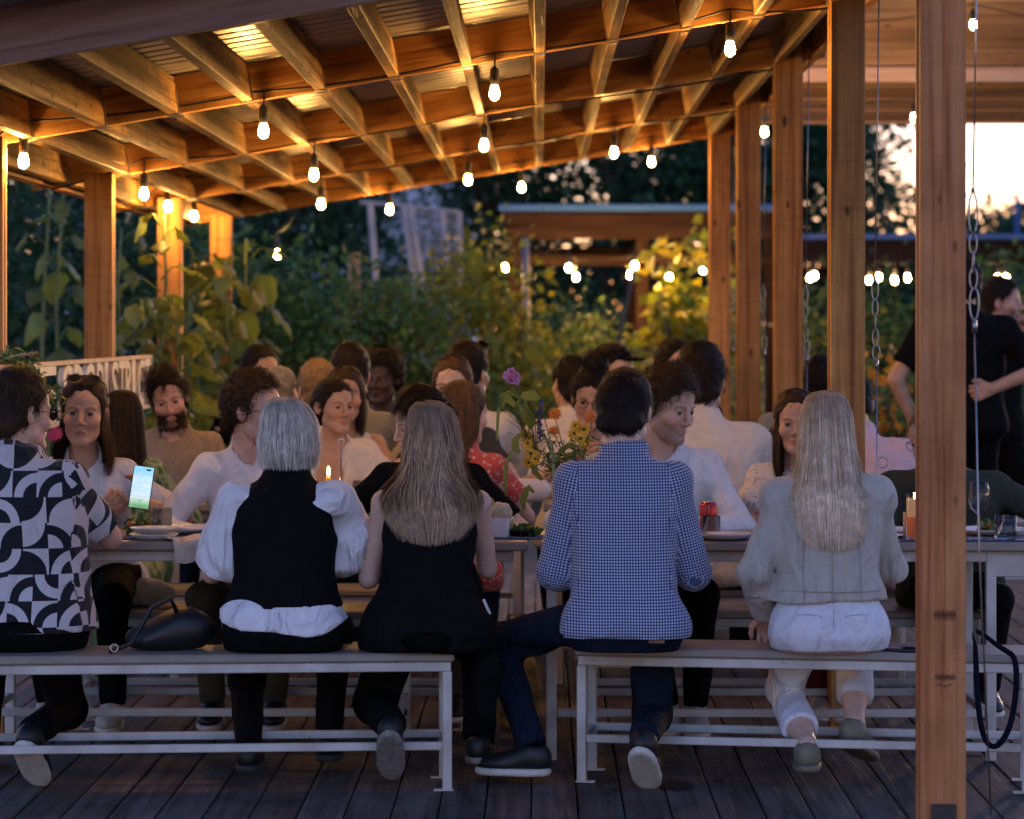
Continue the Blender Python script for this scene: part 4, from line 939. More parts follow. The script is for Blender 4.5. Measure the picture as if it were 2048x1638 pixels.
def short_hair(B, hs, style, pal, rg, n=1500, L=.028, w=.0028, curl=.0, lift=.35, h=.006, thick=.012, topup=.0, dirv=(0, .5, .5), earless=False, fall=(0, -.25, -.9)):
    k = hs; G = Grid(np.array((-.105, -.135, -.12)) * k, np.array((.105, .105, .16)) * k, h)
    d = G.ell(np.array((0, -.014, .034)) * k, np.array((.0745 + thick, .094 + thick, .087 + thick + topup)) * k)
    d = smin(d, G.cap(np.array((-.03, -.055, -.045)) * k, np.array((.03, -.055, -.045)) * k, .045 * k), .03 * k)
    Y, Z = G.y / k, G.z / k
    wob = .0045 * np.sin(70 * G.x + 2 * np.sin(45 * G.y) + rg.uniform(0, 6)) + .003 * np.sin(170 * G.x + rg.uniform(0, 6)) - .010 * np.clip(np.abs(G.x) / (.06 * k), 0, 1) ** 2 * (Y > .02)
    d = np.maximum(d, (hair_line(Y.ravel(), style)[None, :, None] - Z + wob).astype(F32) * .8 * k)
    # clear of the ears
    for sg in (-1, 1): d = smax(d, -G.ell(np.array((sg * .085, -.006, -.008)) * k, np.array((.022, .020, .032)) * k), .006)
    r1 = rg.uniform(0, 6, 6)
    d = d + F32(.0022 + .003 * curl) * (np.sin(95 * G.x + r1[0] + 3 * np.sin(40 * G.z)) * np.sin(80 * G.y + r1[1] + 2 * np.sin(50 * G.x)) + .6 * np.sin(150 * G.z + r1[2] + 2 * np.sin(70 * G.y)))
    P, Q = nets(d, G.lo, h)
    if len(P) == 0: return None
    ce = np.array((0, -.014, .02)) * k
    # tufts over the shell
    sel = rg.integers(0, len(P), n); root = P[sel]; nn = root - ce; nn /= np.linalg.norm(nn, axis=1, keepdims=True)
    fl = np.array(fall)[None] + np.where(root[:, 2:3] > .09 * k, np.array(dirv)[None] * 2.2, 0) + rg.normal(size=(n, 3)) * (.25 + curl)
    fl -= nn * (fl * nn).sum(1, keepdims=True); fl /= np.linalg.norm(fl, axis=1, keepdims=True) + 1e-9
    m = 4; t = np.linspace(0, 1, m)[None, :, None]; LL = (L * rg.uniform(.6, 1.3, n))[:, None, None] * k
    path = root[:, None] + fl[:, None] * t * LL + nn[:, None] * (lift * t * (1 - .7 * t)) * LL
    if curl:
        ph = rg.uniform(0, 6.3, n)[:, None, None]; u = np.cross(fl, nn)[:, None]
        path = path + u * np.sin(t * 5 + ph) * curl * .018 + nn[:, None] * np.cos(t * 5 + ph) * curl * .008
    V, F, c = strands(path, np.broadcast_to(np.linspace(w, w * .3, m)[None], (n, m)), hair_cols(rg, n, pal), np.broadcast_to(nn[:, None], path.shape))
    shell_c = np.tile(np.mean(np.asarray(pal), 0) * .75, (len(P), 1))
    return np.concatenate([P, V]), [Q, F + len(P)], np.concatenate([shell_c, c])
def long_hair(hs, prof, pal, rg, n=2600, w=.0026, phimax=2.2, part=.0, roots=None, wave=.006, ends=.12, lockw=.55, tips=None, m=16, shell=True, swirl=0.0, parts=3):
    """hair falling from a parting: prof rows (z, half width, half depth, centre y) in head units from crown to ends, z relative to head centre"""
    k = hs; pr = np.asarray(prof, float) * k; zs = pr[::-1, 0]
    def pt(phi, z, rho):
        wx = np.interp(z, zs, pr[::-1, 1]); wy = np.interp(z, zs, pr[::-1, 2]); cyy = np.interp(z, zs, pr[::-1, 3])
        return np.stack([wx * np.sin(phi) * rho, cyy - wy * np.cos(phi) * rho, z], -1)
    ztop, zend = pr[0, 0], pr[-1, 0]
    phi = rg.uniform(-1, 1, n); phi = np.sign(phi) * np.abs(phi) ** .9 * phimax; t = np.linspace(0, 1, m)[None]
    ze = zend + (ztop - zend) * ends * np.abs(rg.normal(size=n)) * .8; rho = rg.uniform(.88, 1.06, n)
    if tips is not None: ze = ze + np.interp(np.abs(phi), *tips) * k
    tt = t ** 1.0
    # more samples near the curved crown
    u = np.where(t < .35, .25 * (t / .35) ** 1.6, .25 + .75 * (t - .35) / .65)
    Z = ztop + (ze[:, None] - ztop) * u
    hug = lambda p: 1 - .13 * np.clip((np.abs(p) - 1.1) / max(phimax - 1.1, .1), 0, 1)
    rho = rho * hug(phi)
    ph = phi[:, None] + swirl * u ** 2
    P = pt(np.broadcast_to(ph, Z.shape), Z, rho[:, None])
    g = np.floor(rg.uniform(0, 40, n)); gp = (g * 1.7) % 6.28
    P[..., 0] += part * k * (1 - np.clip(u * 4, 0, 1)) + wave * k * np.sin(gp[:, None] + u * 9 + phi[:, None] * 6) * u
    fly = np.where(rg.uniform(0, 1, n) < .06, rg.uniform(1.5, 4, n), 0)[:, None]; fd = rg.normal(size=(n, 2))
    P[..., 0] += fly * .008 * k * fd[:, :1] * u ** 1.5; P[..., 1] += fly * .004 * k * (fd[:, 1:] - .8) * u
    P[..., 1] += wave * .6 * k * np.cos(gp[:, None] * 1.3 + u * 8) * u
    lock = np.clip((u - .6) / .4, 0, 1) ** 2
    ctr = (np.round(phi * 9 + rg.normal(size=n) * .15) / 9)[:, None]; P2 = pt(np.broadcast_to(ctr + swirl * u ** 2, Z.shape), Z, rho[:, None]); P = P * (1 - lockw * lock[..., None]) + P2 * lockw * lock[..., None]
    Nn = P - pt(np.broadcast_to(ph, Z.shape), Z - .03 * k, 0 * rho[:, None]); Nn /= np.linalg.norm(Nn, axis=2, keepdims=True) + 1e-9
    W_ = np.broadcast_to(np.interp(t, [0, .1, .8, 1], [w * .8, w, w * .9, w * .25]), (n, m))
    c = hair_cols(rg, n, pal)
    if roots is not None:
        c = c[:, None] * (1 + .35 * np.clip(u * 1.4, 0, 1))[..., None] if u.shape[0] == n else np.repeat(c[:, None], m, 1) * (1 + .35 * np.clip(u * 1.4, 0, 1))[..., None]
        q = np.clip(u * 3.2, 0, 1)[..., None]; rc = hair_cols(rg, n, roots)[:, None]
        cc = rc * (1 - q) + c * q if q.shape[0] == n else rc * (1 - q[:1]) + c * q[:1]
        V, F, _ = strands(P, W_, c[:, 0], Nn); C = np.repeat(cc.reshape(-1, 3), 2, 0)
    else: V, F, C = strands(P, W_, c, Nn)
    if not shell: return V, [F], C
    na, nz = 34, 26; A = np.linspace(-phimax, phimax, na); Zs = ztop - .002 * k + (zend * .86 + ztop * .14 - ztop) * np.linspace(0, 1, nz) ** 1.3
    S = np.stack([pt(A, np.full(na, z), np.full(na, .90) * hug(A)) for z in Zs], 0); S[..., 0] += part * k * np.clip(1 - np.arange(nz) / 8, 0, 1)[:, None]
    I = S.copy(); ctr = np.stack([pt(A, np.full(na, z), np.full(na, .78) * hug(A)) for z in Zs], 0); I = ctr
    sv = np.concatenate([S.reshape(-1, 3), I.reshape(-1, 3)]); b = (np.arange(nz - 1)[:, None] * na + np.arange(na - 1)[None]).ravel()
    sf = np.stack([b, b + 1, b + na + 1, b + na], 1); sf2 = sf[:, ::-1] + nz * na
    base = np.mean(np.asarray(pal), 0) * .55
    return np.concatenate([V, sv]), [F, np.concatenate([sf, sf2]) + len(V)], np.concatenate([C, np.tile(base, (len(sv), 1))])

# ---- cloth
def uv_for(P, Q, B):
    """cloth coordinates: round the trunk or round each limb bone, per face so that sleeves stay crisp"""
    c = P[Q].mean(1); bones = []
    for q in (0, 1): bones += [(B.sh[q], B.el[q]), (B.el[q], B.wr[q])]
    D = []
    for a, b in bones:
        d = b - a; t = np.clip((c - a) @ d / (d @ d), 0, 1); D.append(np.linalg.norm(c - a - t[:, None] * d, axis=1))
    D = np.array(D); ti = np.abs(c[:, 0] - np.array([B.off(z)[0] for z in c[:, 2]])) < B.sw - .012
    arm = (D.min(0) < .085) & ~ti; bi = D.argmin(0)
    uv = np.zeros((len(Q), 4, 2)); PQ = P[Q]
    t = np.clip(PQ[..., 2] / .6, 0, 1.25); x = PQ[..., 0] - B.side * t * t; y = PQ[..., 1] - B.lean * t * t
    a = np.arctan2(x, -y); a0 = np.arctan2(x.mean(1), -y.mean(1))[:, None]; a = a0 + (a - a0 + np.pi) % (2 * np.pi) - np.pi
    front = np.abs(a0) < 1.0
    u = np.where(np.abs(a) < 1.1, x * 1.04, np.sign(a) * (.15 + (np.abs(a) - 1.1) * .145)); uv[..., 0] = np.where(np.broadcast_to(front, u.shape), x * 1.04, u); uv[..., 1] = PQ[..., 2]
    for i, (p, q) in enumerate(bones):
        mk = arm & (bi == i)
        if not mk.any(): continue
        d = (q - p) / np.linalg.norm(q - p); e1 = np.cross(d, (0, 1, .2)); e1 /= np.linalg.norm(e1); e2 = np.cross(d, e1); r = PQ[mk] - p
        aa = np.arctan2(r @ e1, r @ e2); am = np.arctan2((r @ e1).mean(1), (r @ e2).mean(1))[:, None]; aa = am + (aa - am + np.pi) % (2 * np.pi) - np.pi
        uv[mk, :, 0] = aa * .058 + .5 * (i + 1); uv[mk, :, 1] = r @ d + (.31 if i % 2 else 0)
    return uv.reshape(-1, 2)
def cloth_mat(name, c, rough=.85, var=.06, wr=.35, sheen=.15, scale=28):
    dk = max(c) < .1; m = plain(name, c, rough=rough, var=var, scale=scale, sheen=0.0 if dk else sheen, spec=.06 if dk else .2)
    nt, lk, b = nodes_of(m); tc = N(nt, 'ShaderNodeTexCoord')
    mp = N(nt, 'ShaderNodeMapping'); mp.inputs['Scale'].default_value = (1, 1, .55); lk.new(tc.outputs['Object'], mp.inputs['Vector'])
    n1 = N(nt, 'ShaderNodeTexNoise', noise_type='RIDGED_MULTIFRACTAL', Scale=6.5, Detail=3.0, Roughness=.5, Distortion=.9, Offset=1.0, Gain=1.6); lk.new(mp.outputs[0], n1.inputs['Vector'])
    n2 = N(nt, 'ShaderNodeTexNoise', Scale=700.0, Detail=1.0); lk.new(tc.outputs['Object'], n2.inputs['Vector'])
    b1 = N(nt, 'ShaderNodeBump', Strength=min(1.0, wr * 1.6), Distance=.016); lk.new(n1.outputs['Fac'], b1.inputs['Height'])
    b2 = N(nt, 'ShaderNodeBump', Strength=.15, Distance=.001); lk.new(n2.outputs['Fac'], b2.inputs['Height']); lk.new(b1.outputs[0], b2.inputs['Normal'])
    lk.new(b2.outputs[0], b.inputs['Normal'])
    return m
def pattern_mat(name, kind, c1, c2, c3=None, pitch=.01):
    m = cloth_mat(name, c1); nt, lk, b = nodes_of(m)
    for l in list(b.inputs['Base Color'].links): lk.remove(l)
    uv = N(nt, 'ShaderNodeUVMap'); sp = N(nt, 'ShaderNodeSeparateXYZ'); lk.new(uv.outputs[0], sp.inputs[0])
    def math_(op, a, b_=None):
        n = N(nt, 'ShaderNodeMath', operation=op)
        for i, v in enumerate((a, b_)):
            if v is None: continue
            if isinstance(v, (int, float)): n.inputs[i].default_value = v
            else: lk.new(v, n.inputs[i])
        return n.outputs[0]
    U = math_('DIVIDE', sp.outputs[0], pitch); V_ = math_('DIVIDE', sp.outputs[1], pitch)
    def mixc(f, a, b_):
        n = N(nt, 'ShaderNodeMix', data_type='RGBA'); lk.new(f, n.inputs[0])
        for i, v in ((6, a), (7, b_)):
            if isinstance(v, tuple): n.inputs[i].default_value = (*v, 1)
            else: lk.new(v, n.inputs[i])
        return n.outputs[2]
    if kind == 'gingham':
        su = math_('GREATER_THAN', math_('FRACT', U), .5); sv = math_('GREATER_THAN', math_('FRACT', V_), .5)
        f = math_('MULTIPLY', math_('ADD', su, sv), .5); rp = ramp(nt, [(0, c1), (.5, c3), (1, c2)]); lk.new(f, rp.inputs[0]); lk.new(rp.outputs[0], b.inputs['Base Color'])
    elif kind == 'blocks':      # offset checks with quarter discs turned at random
        V2 = V_; U2 = math_('ADD', U, math_('MULTIPLY', math_('FLOOR', math_('DIVIDE', V2, 3)), .37))
        cu, cv = math_('FLOOR', U2), math_('FLOOR', V2); fu, fv = math_('FRACT', U2), math_('FRACT', V2)
        cb = N(nt, 'ShaderNodeCombineXYZ'); lk.new(cu, cb.inputs[0]); lk.new(cv, cb.inputs[1])
        wnz = N(nt, 'ShaderNodeTexWhiteNoise', noise_dimensions='2D'); lk.new(cb.outputs[0], wnz.inputs[0]); sc = N(nt, 'ShaderNodeSeparateColor'); lk.new(wnz.outputs['Color'], sc.inputs[0])
        fx = math_('ABSOLUTE', math_('SUBTRACT', fu, math_('GREATER_THAN', sc.outputs[0], .5))); fy = math_('ABSOLUTE', math_('SUBTRACT', fv, math_('GREATER_THAN', sc.outputs[1], .5)))
        dist = math_('SQRT', math_('ADD', math_('POWER', fx, 2), math_('POWER', fy, 2))); disc = math_('LESS_THAN', dist, .92)
        ring = math_('MULTIPLY', math_('LESS_THAN', dist, .92), math_('GREATER_THAN', math_('ADD', dist, math_('MULTIPLY', math_('LESS_THAN', sc.outputs[2], .55), 2)), .55))
        par = math_('MODULO', math_('ABSOLUTE', math_('ADD', cu, cv)), 2)
        f = math_('ABSOLUTE', math_('SUBTRACT', par, ring)); lk.new(mixc(f, c1, c2), b.inputs['Base Color'])
    elif kind == 'spots':
        vo = N(nt, 'ShaderNodeTexVoronoi', Scale=1.0, feature='F1'); cb = N(nt, 'ShaderNodeCombineXYZ'); lk.new(U, cb.inputs[0]); lk.new(V_, cb.inputs[1]); lk.new(cb.outputs[0], vo.inputs['Vector'])
        lk.new(mixc(math_('LESS_THAN', vo.outputs['Distance'], .33), c1, c2), b.inputs['Base Color'])
    elif kind == 'snake':
        vo = N(nt, 'ShaderNodeTexVoronoi', Scale=1.0, feature='DISTANCE_TO_EDGE'); cb = N(nt, 'ShaderNodeCombineXYZ'); lk.new(U, cb.inputs[0]); lk.new(math_('MULTIPLY', V_, .5), cb.inputs[1]); lk.new(cb.outputs[0], vo.inputs['Vector'])
        rp = ramp(nt, [(.04, c2), (.22, c1), (.4, c3)]); lk.new(vo.outputs['Distance'], rp.inputs[0]); lk.new(rp.outputs[0], b.inputs['Base Color'])
    return m
PLOG = []
def person(label, head, Y, B, yaw=0.0, seat=.44, skin='fair', hair=None, top=None, legs=None, shoes=None, fine=False, beard=None, glasses=None, brow=(.05, .03, .02), hcol=None, res=.0125, seed=1, group=None, zfix=None, skinlegs=None, extra=None, mouth=0.0, gaze=0.0, bodyskin=True, standing=False, earless=False, gl_col=(.03, .02, .015)):
    rg = np.random.default_rng(seed); hs = B.hs
    # world placement: the head goes where the photograph shows it, the seat on its bench
    hp = at(head[0], head[1], Y); Rz = rotz(R(yaw)); S = (hp.z - seat) / B.hc[2]
    if zfix: S = zfix
    o3 = Rz @ (B.hc * S); loc = np.array([hp.x - o3[0], Y - o3[1], seat])
    me = bpy.data.meshes.new('person'); root = link(bpy.data.objects.new('person', me)); tag(root, label, 'person', group)
    root.location = loc; root.rotation_euler = (0, 0, R(yaw)); root.scale = (S, S, S)
    PLOG.append((label, round(S, 3), [round(float(v), 2) for v in loc]))
    sk = np.array(SKIN[skin]); VV, QQ, CC = [], [], []
    def addm(P, Q, c):
        if len(P) == 0: return
        QQ.append(Q + sum(len(v) for v in VV)); VV.append(P); CC.append(np.broadcast_to(c, (len(P), 3)))
    A = B
    # --- trunk, neck, arms
    ps = np.array(A.sh + A.el + A.wr + [A.nt]); lo = ps.min(0) - .12; hi = ps.max(0) + .06
    lo[2] = min(lo[2], .30); lo[:2] = np.minimum(lo[:2], (-.2, -.12)); hi[:2] = np.maximum(hi[:2], (.2, .12)); hi[2] = A.nt[2] + .02
    G = Grid(lo, np.maximum(hi, lo + .1), max(res, .011)); d = A.torso(G, -.004)
    if A.sex == 'f': d = smin(d, A.bust(G, -.004), .03)
    for q in (0, 1):
        d = smin(d, G.cap(A.tp((0.0, -.012, A.shz + .028)), A.sh[q] + np.array([0, 0, .012]), .045, A.ar[0] * .98), .03)
        d = smin(d, A.arm(G, q, 0, 2, 0), .02)
        d = smin(d, G.cap(A.wr[q], A.wr[q] + (A.wr[q] - A.el[q]) * .06, A.ar[2], A.ar[2] * .9), .01)
    nr = .058 if A.sex == 'm' else .047
    d = smin(d, G.cap(A.nb - np.array([0, 0, .03]), A.nt + np.array([0, .004, .03]), nr, nr * .93), .03)
    addm(*nets(d, G.lo, G.h), sk)
    # --- hands
    for q in (0, 1):
        hk = A.hk[q] if hasattr(A, 'hk') and A.hk[q] else {}
        H = A.hand(q, **hk); pp = np.array([p[0] for p in H] + [p[1] for p in H]); hh = .0052 if fine else .0068
        G = Grid(pp.min(0) - .03, pp.max(0) + .03, hh); d = None
        for a, b, ra, rb in H:
            e = G.cap(a, b, ra * 1.03, rb * 1.03); d = e if d is None else smin(d, e, .006)
        addm(*nets(d, G.lo, hh), sk * np.array([1.03, .95, .93]))
    # --- head
    hh = (.0036 if fine else .0062) * hs; k = hs; G = Grid(np.array((-.105, -.125, -.155)) * k, np.array((.105, .135, .14)) * k, hh)
    d = head_field(G, A.sex, hs, mouth=mouth, fine=fine or res < .015, earless=earless)
    nl = A.RH.T @ (A.nb - A.hc); d = smin(d, G.cap(nl, np.array((0, -.022, -.05)) * k, nr * 1.01, nr * .95), .025)
    P, Q = nets(d, G.lo, hh); L = P / k; c = np.tile(sk, (len(P), 1))
    def blend(mask, col, a):
        w = (np.clip(mask, 0, 1) * a)[:, None]; c[:] = c * (1 - w) + np.asarray(col) * w
    x, y, z = L.T; sm = lambda v, a, b: np.clip((v - a) / (b - a), 0, 1)
    blend(np.exp(-((np.abs(x) - .043) / .018) ** 2 - ((z + .03) / .02) ** 2) * (y > .03), sk * np.array([1.12, .78, .72]), .5)
    blend(np.exp(-(x / .014) ** 2 - ((z + .03) / .018) ** 2) * (y > .09), sk * np.array([1.1, .75, .7]), .45)
    lip = (np.abs(x) < .0215) * (y > .078) * sm(.0125 - np.abs(z + .0645 + mouth * .6 * (np.abs(x) / .02)) - np.abs(x) * .28, 0, .004)
    blend(lip, sk * np.array([.92, .52, .50]), .75 if A.sex == 'f' else .5)
    hb = np.asarray(brow, float)
    ex = np.clip((np.abs(x) - .013) / .036, 0, 1); zb_ = .0215 + .0055 * np.sin(ex * 2.6) - .003 * ex
    blend((y > .055) * (np.abs(x) > .012) * (np.abs(x) < .050) * sm(.0048 - np.abs(z - zb_), -.001, .003), hb, .62)
    blend((y > .06) * np.exp(-((np.abs(x) - .0315) / .016) ** 2 - ((z - .0095) / .006) ** 2), sk * .62, .35)
    if fine: blend((y > .07) * (np.abs(np.abs(x) - .0315) < .0135) * sm(.0022 - np.abs(z - .0080), 0, .0015), (.03, .02, .016), .8)
    if beard:
        bz = np.interp(np.abs(x), [0, .03, .055, .075], [-.045, -.047, -.035, .0]); bm = sm(bz - z, -.006, .018) * sm(y, -.03, .025) * (1 - lip * .85) * (.75 + .25 * np.sin(x * 900) * np.sin(z * 800 + y * 500))
        bm *= 1 - np.exp(-(x / .012) ** 2 - ((z + .081) / .005) ** 2) * .4; bm *= (z > -.135)
        blend(bm, beard[0], beard[1])
    Pw = (A.RH @ P.T).T + A.hc; addm(Pw, Q, c)
    # --- bare legs
    if skinlegs:
        for q in (0, 1):
            a, b, e = A.hip[q], A.kn[q], A.an[q]; b = b + (e - b) * .55; pp = np.array([b, e]); G = Grid(pp.min(0) - .09, pp.max(0) + .09, res)
            cf = b + (e - b) * .3 + np.array([0, -.006, 0])
            d = smin(smin(G.cap(b, cf, .045, .045), G.cap(cf, e, .045, .031), .03), G.cap(e, e + np.array([0, .03, -.05]), .036, .03), .02); addm(*nets(d, G.lo, res), sk)
    V = np.concatenate(VV); C = np.concatenate(CC)
    m2 = mesh_np('person', V, QQ, M['skin'], True, C); root.data = m2; bpy.data.meshes.remove(me)
    # --- eyes
    if fine or res < .015:
        for sg in (-1, 1):
            n, mm = 14, 9; V, F, c = [], [], []
            for i in range(mm + 1):
                for j in range(n):
                    th = math.pi * i / mm; a = 2 * math.pi * j / n; V.append((math.sin(th) * math.cos(a), math.cos(th), math.sin(th) * math.sin(a)))
                    c.append((.012, .010, .009) if i <= 1 else (.07, .04, .022) if i == 2 else (.40, .35, .32))
            F = [(i*n+j, i*n+(j+1)%n, (i+1)*n+(j+1)%n, (i+1)*n+j) for i in range(mm) for j in range(n)]
            V = (rotz(-gaze) @ np.array(V).T).T * .0122 * k + np.array((sg * .0315, .0765, .003)) * k
            obj_np('eye', (A.RH @ V.T).T + A.hc, [F], M['eye'], root, True, c)
    # --- hair
    if hair:
        hf = hair(hs, rg)
        if hf is not None:
            V, F, C = hf
            if getattr(hair, 'world', False):
                V = V + A.hc
                z = V[:, 2]; rx = np.interp(z, A.T[:, 0], A.T[:, 1]) * 1.12 + hair.th; ry = np.interp(z, A.T[:, 0], A.T[:, 2]) + hair.th; cyy = np.interp(z, A.T[:, 0], A.T[:, 3])
                tt = np.clip(z / .6, 0, 1.25) ** 2; xx = (V[:, 0] - A.side * tt) / rx; yb = A.lean * tt + cyy - ry * np.clip(1 - np.abs(xx) ** 2.4, 0, 1) ** (1 / 2.4)
                w_ = np.clip((A.T[-1, 0] - .01 - z) / .10, 0, 1) * (np.abs(xx) < 1) * (V[:, 1] < A.lean * tt + .02)
                dep = np.full(len(V), .002); ns = hair.n; dep[:ns * 32] = np.repeat(rg.uniform(.004, .020, ns), 32); gap = yb - dep - V[:, 1]; V[:, 1] += np.minimum(gap, 0) * w_
            else: V = (A.RH @ V.T).T + A.hc
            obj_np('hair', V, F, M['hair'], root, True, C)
    if beard and beard[1] > .8:
        n = 900 if fine else 400; a = rg.uniform(-1, 1, n); zz = rg.uniform(-.118, -.045, n); th = a * 1.15
        root_ = np.stack([np.sin(th) * .064, .026 + np.cos(th) * .066, zz], 1); keep = (zz < -.05 + .05 * (np.abs(th) / 1.35) ** 2) & ~((np.abs(th) < .4) & (np.abs(zz + .066) < .010)); root_ = root_[keep] * k
        nn = root_ - np.array((0, .0, -.05)) * k; nn /= np.linalg.norm(nn, axis=1, keepdims=True); dr = nn * .5 + np.array([0, .1, -.7]) + rg.normal(size=nn.shape) * .25
        t = np.linspace(0, 1, 3)[None, :, None]; pth = root_[:, None] - nn[:, None] * .004 + dr[:, None] * t * .014 * k
        V, F, C = strands(pth, np.broadcast_to(np.array([.003, .0026, .001])[None], pth.shape[:2]), hair_cols(rg, len(pth), [beard[0]]), np.broadcast_to(nn[:, None], pth.shape))
        obj_np('beard', (A.RH @ V.T).T + A.hc, [F], M['hair'], root, True, C)
    if glasses:
        mb = MB(); dark = glasses == 'sun_up'
        dz, dy = (.058, -.010) if dark else (.002, .0)
        tilt = rotx(.75) if dark else rotx(0)
        def hp_(p): return Vector(A.RH @ ((tilt @ (np.array(p) * k)) + np.array((0, dy, dz)) * k) + A.hc)
        lens = MB()
        for sg in (-1, 1):
            ring = [(sg * .034 + .0235 * math.cos(a) * (1.0 + .08 * math.cos(2 * a)), .1015 - .05 * abs(sg * .034 + .0235 * math.cos(a)) ** 1.5 * 4, .0185 * math.sin(a) * (1.05)) for a in np.linspace(0, 2 * math.pi, 17)]
            mb.tube([hp_(p) for p in ring], .0016 if not dark else .0024, 6, cap=False)
            lens.add([hp_(p) for p in ring[:-1]], [tuple(range(16))])
            lens.add([hp_((p[0], p[1] - .002, p[2])) for p in ring[:-1]], [tuple(range(16))[::-1]])
            mb.tube([hp_((sg * .057, .090, .006)), hp_((sg * .076, .07, .006)), hp_((sg * .082, .0, .004)), hp_((sg * .079, -.02, -.012))], .0018, 6)
        mb.tube([hp_((-.011, .102, .004)), hp_((0, .105, .007)), hp_((.011, .102, .004))], .0016, 6)
        gg = mb.build('sunglasses' if glasses.startswith('sun') else 'glasses', M['frame_' + ('dark' if gl_col[0] < .1 else 'warm')], root, True)
        lens.build('lens', M['lens_dark'] if glasses.startswith('sun') else M['lens_clear'], gg)
    # --- clothes
    def garment(name, fn, mat, parent=root, h=res, uvs=False, fold=.0, lo=None, hi=None):
        G = Grid(lo, hi, h); d = fn(G)
        if fold: d = folds(G, d, fold, seed + len(name))
        P, Q = nets(d, G.lo, h)
        if len(P) == 0: return None
        return obj_np(name, P, [Q], mat, parent, True, None, uv_for(P, Q, A) if uvs else None)
    allp = np.array(A.sh + A.el + A.wr + [A.tp((0, 0, .6))])
    for tp_ in (top or []):
        T = dict(dict(name='shirt', th=.012, hem=.03, sleeve=.5, neck='crew', fold=.0035, uv=False, armth=.012, puff=0, h=res, flare=.0, wide=.0, hang=.0, armbase=1.0, collar=False, back=False, tail=0.0), **tp_)
        lo = np.minimum(allp.min(0) - .12, (-.24, -.2, 0)); hi = np.maximum(allp.max(0) + .12, (.24, .2, 0)); lo[2] = T['hem'] - .03; hi[2] = A.nb[2] + .10
        lo[2] = min(lo[2], min(A.el[0][2], A.el[1][2], *([A.wr[0][2], A.wr[1][2]] if T['sleeve'] > 1 else [9])) - .09) if T['sleeve'] > .4 else lo[2]
        def fn(G, T=T):
            d = A.torso(G, T['th'], wide=T['wide'], flare=T['flare'])
            if A.sex == 'f': d = smin(d, A.bust(G, T['th']), .04)
            for q in (0, 1): d = smin(d, G.cap(A.tp((0, -.012, A.shz + .022)), A.sh[q] + np.array([0, 0, .008]), .045 + T['th'], A.ar[0] + T['th'] * (1.1 if T['sleeve'] else .1)), .03)
            if T['hem'] < .12 and not standing:
                for sg in (-1, 1): d = smin(d, G.ell((sg * .085, -.045, .07), (.110 + T['th'], .106 + T['th'], .092 + T['th'])), .04)
            d = smin(d, G.cap(A.nb - np.array([0, 0, .03]), A.nb + np.array([0, .012, .03]), nr + T['th'] * .55), .03)
            d = np.maximum(d, T['hem'] - G.z + T['tail'] * G.x ** 2 + .006 * np.sin(19 * G.x + 2) * (T['flare'] > 0))
            if T['sleeve'] > 0:
                for q in (0, 1): d = smin(d, A.arm(G, q, 0, T['sleeve'], T['armth'], T['puff'], T['armbase'], T['hang'], .78), .032)
            else:
                for q in (0, 1):
                    sg = (-1, 1)[q]; d = smax(d, -G.ell(A.sh[q] + np.array([sg * .035, 0, -.02]), (.045, .12, .105)), .01)
            d = folds(G, d, T['fold'], seed) if T['fold'] else d
            nb = A.nb; up = np.array([0, 0, .02])
            cut = -G.cap(nb + np.array([0, .022, -.004]), A.nt + np.array([0, .01, .05]), nr * 1.16, nr * 1.3)
            if T['neck'] == 'crew': d = smax(d, cut, .005)
            elif T['neck'] == 'v':
                d = smax(d, cut, .005)
                d = smax(d, -G.cap(A.tp((0, .13, A.shz - .11)), A.tp((0, .11, A.shz + .10)), .012, .085), .005)
            elif T['neck'] == 'scoop':
                d = smax(d, -G.cap(nb + np.array([0, .02, .0]), A.nt + np.array([0, .01, .06]), nr * 1.45, nr * 1.6), .006); d = smax(d, -G.cap(A.tp((0, .15, A.shz - .085)), A.tp((0, .10, A.shz + .09)), .072, .085), .006)
            elif T['neck'] == 'collar':
                d = smax(d, cut, .004); d = smax(d, -G.cap(A.tp((0, .14, A.shz - .10)), A.tp((0, .11, A.shz + .11)), .006, .060), .005)
            if T['collar']:
                c_ = smax(G.cap(nb + np.array([0, -.012, -.02]), nb + np.array([0, .006, .030]), nr + .024, nr + .014), -G.cap(nb + np.array([0, -.004, -.03]), nb + np.array([0, .01, .06]), nr + .004, nr + .004), .003)
                c_ = np.maximum(c_, G.plane(nb + np.array([0, .0, .026]), (0, .42, 1))); c_ = smax(c_, -G.ell(nb + np.array([0, .085, .02]), (.03, .055, .08)), .004)
                d = smin(d, c_, .006)
            return d
        garment(T['name'], fn, T['mat'], h=T['h'], uvs=T['uv'], lo=lo, hi=hi)
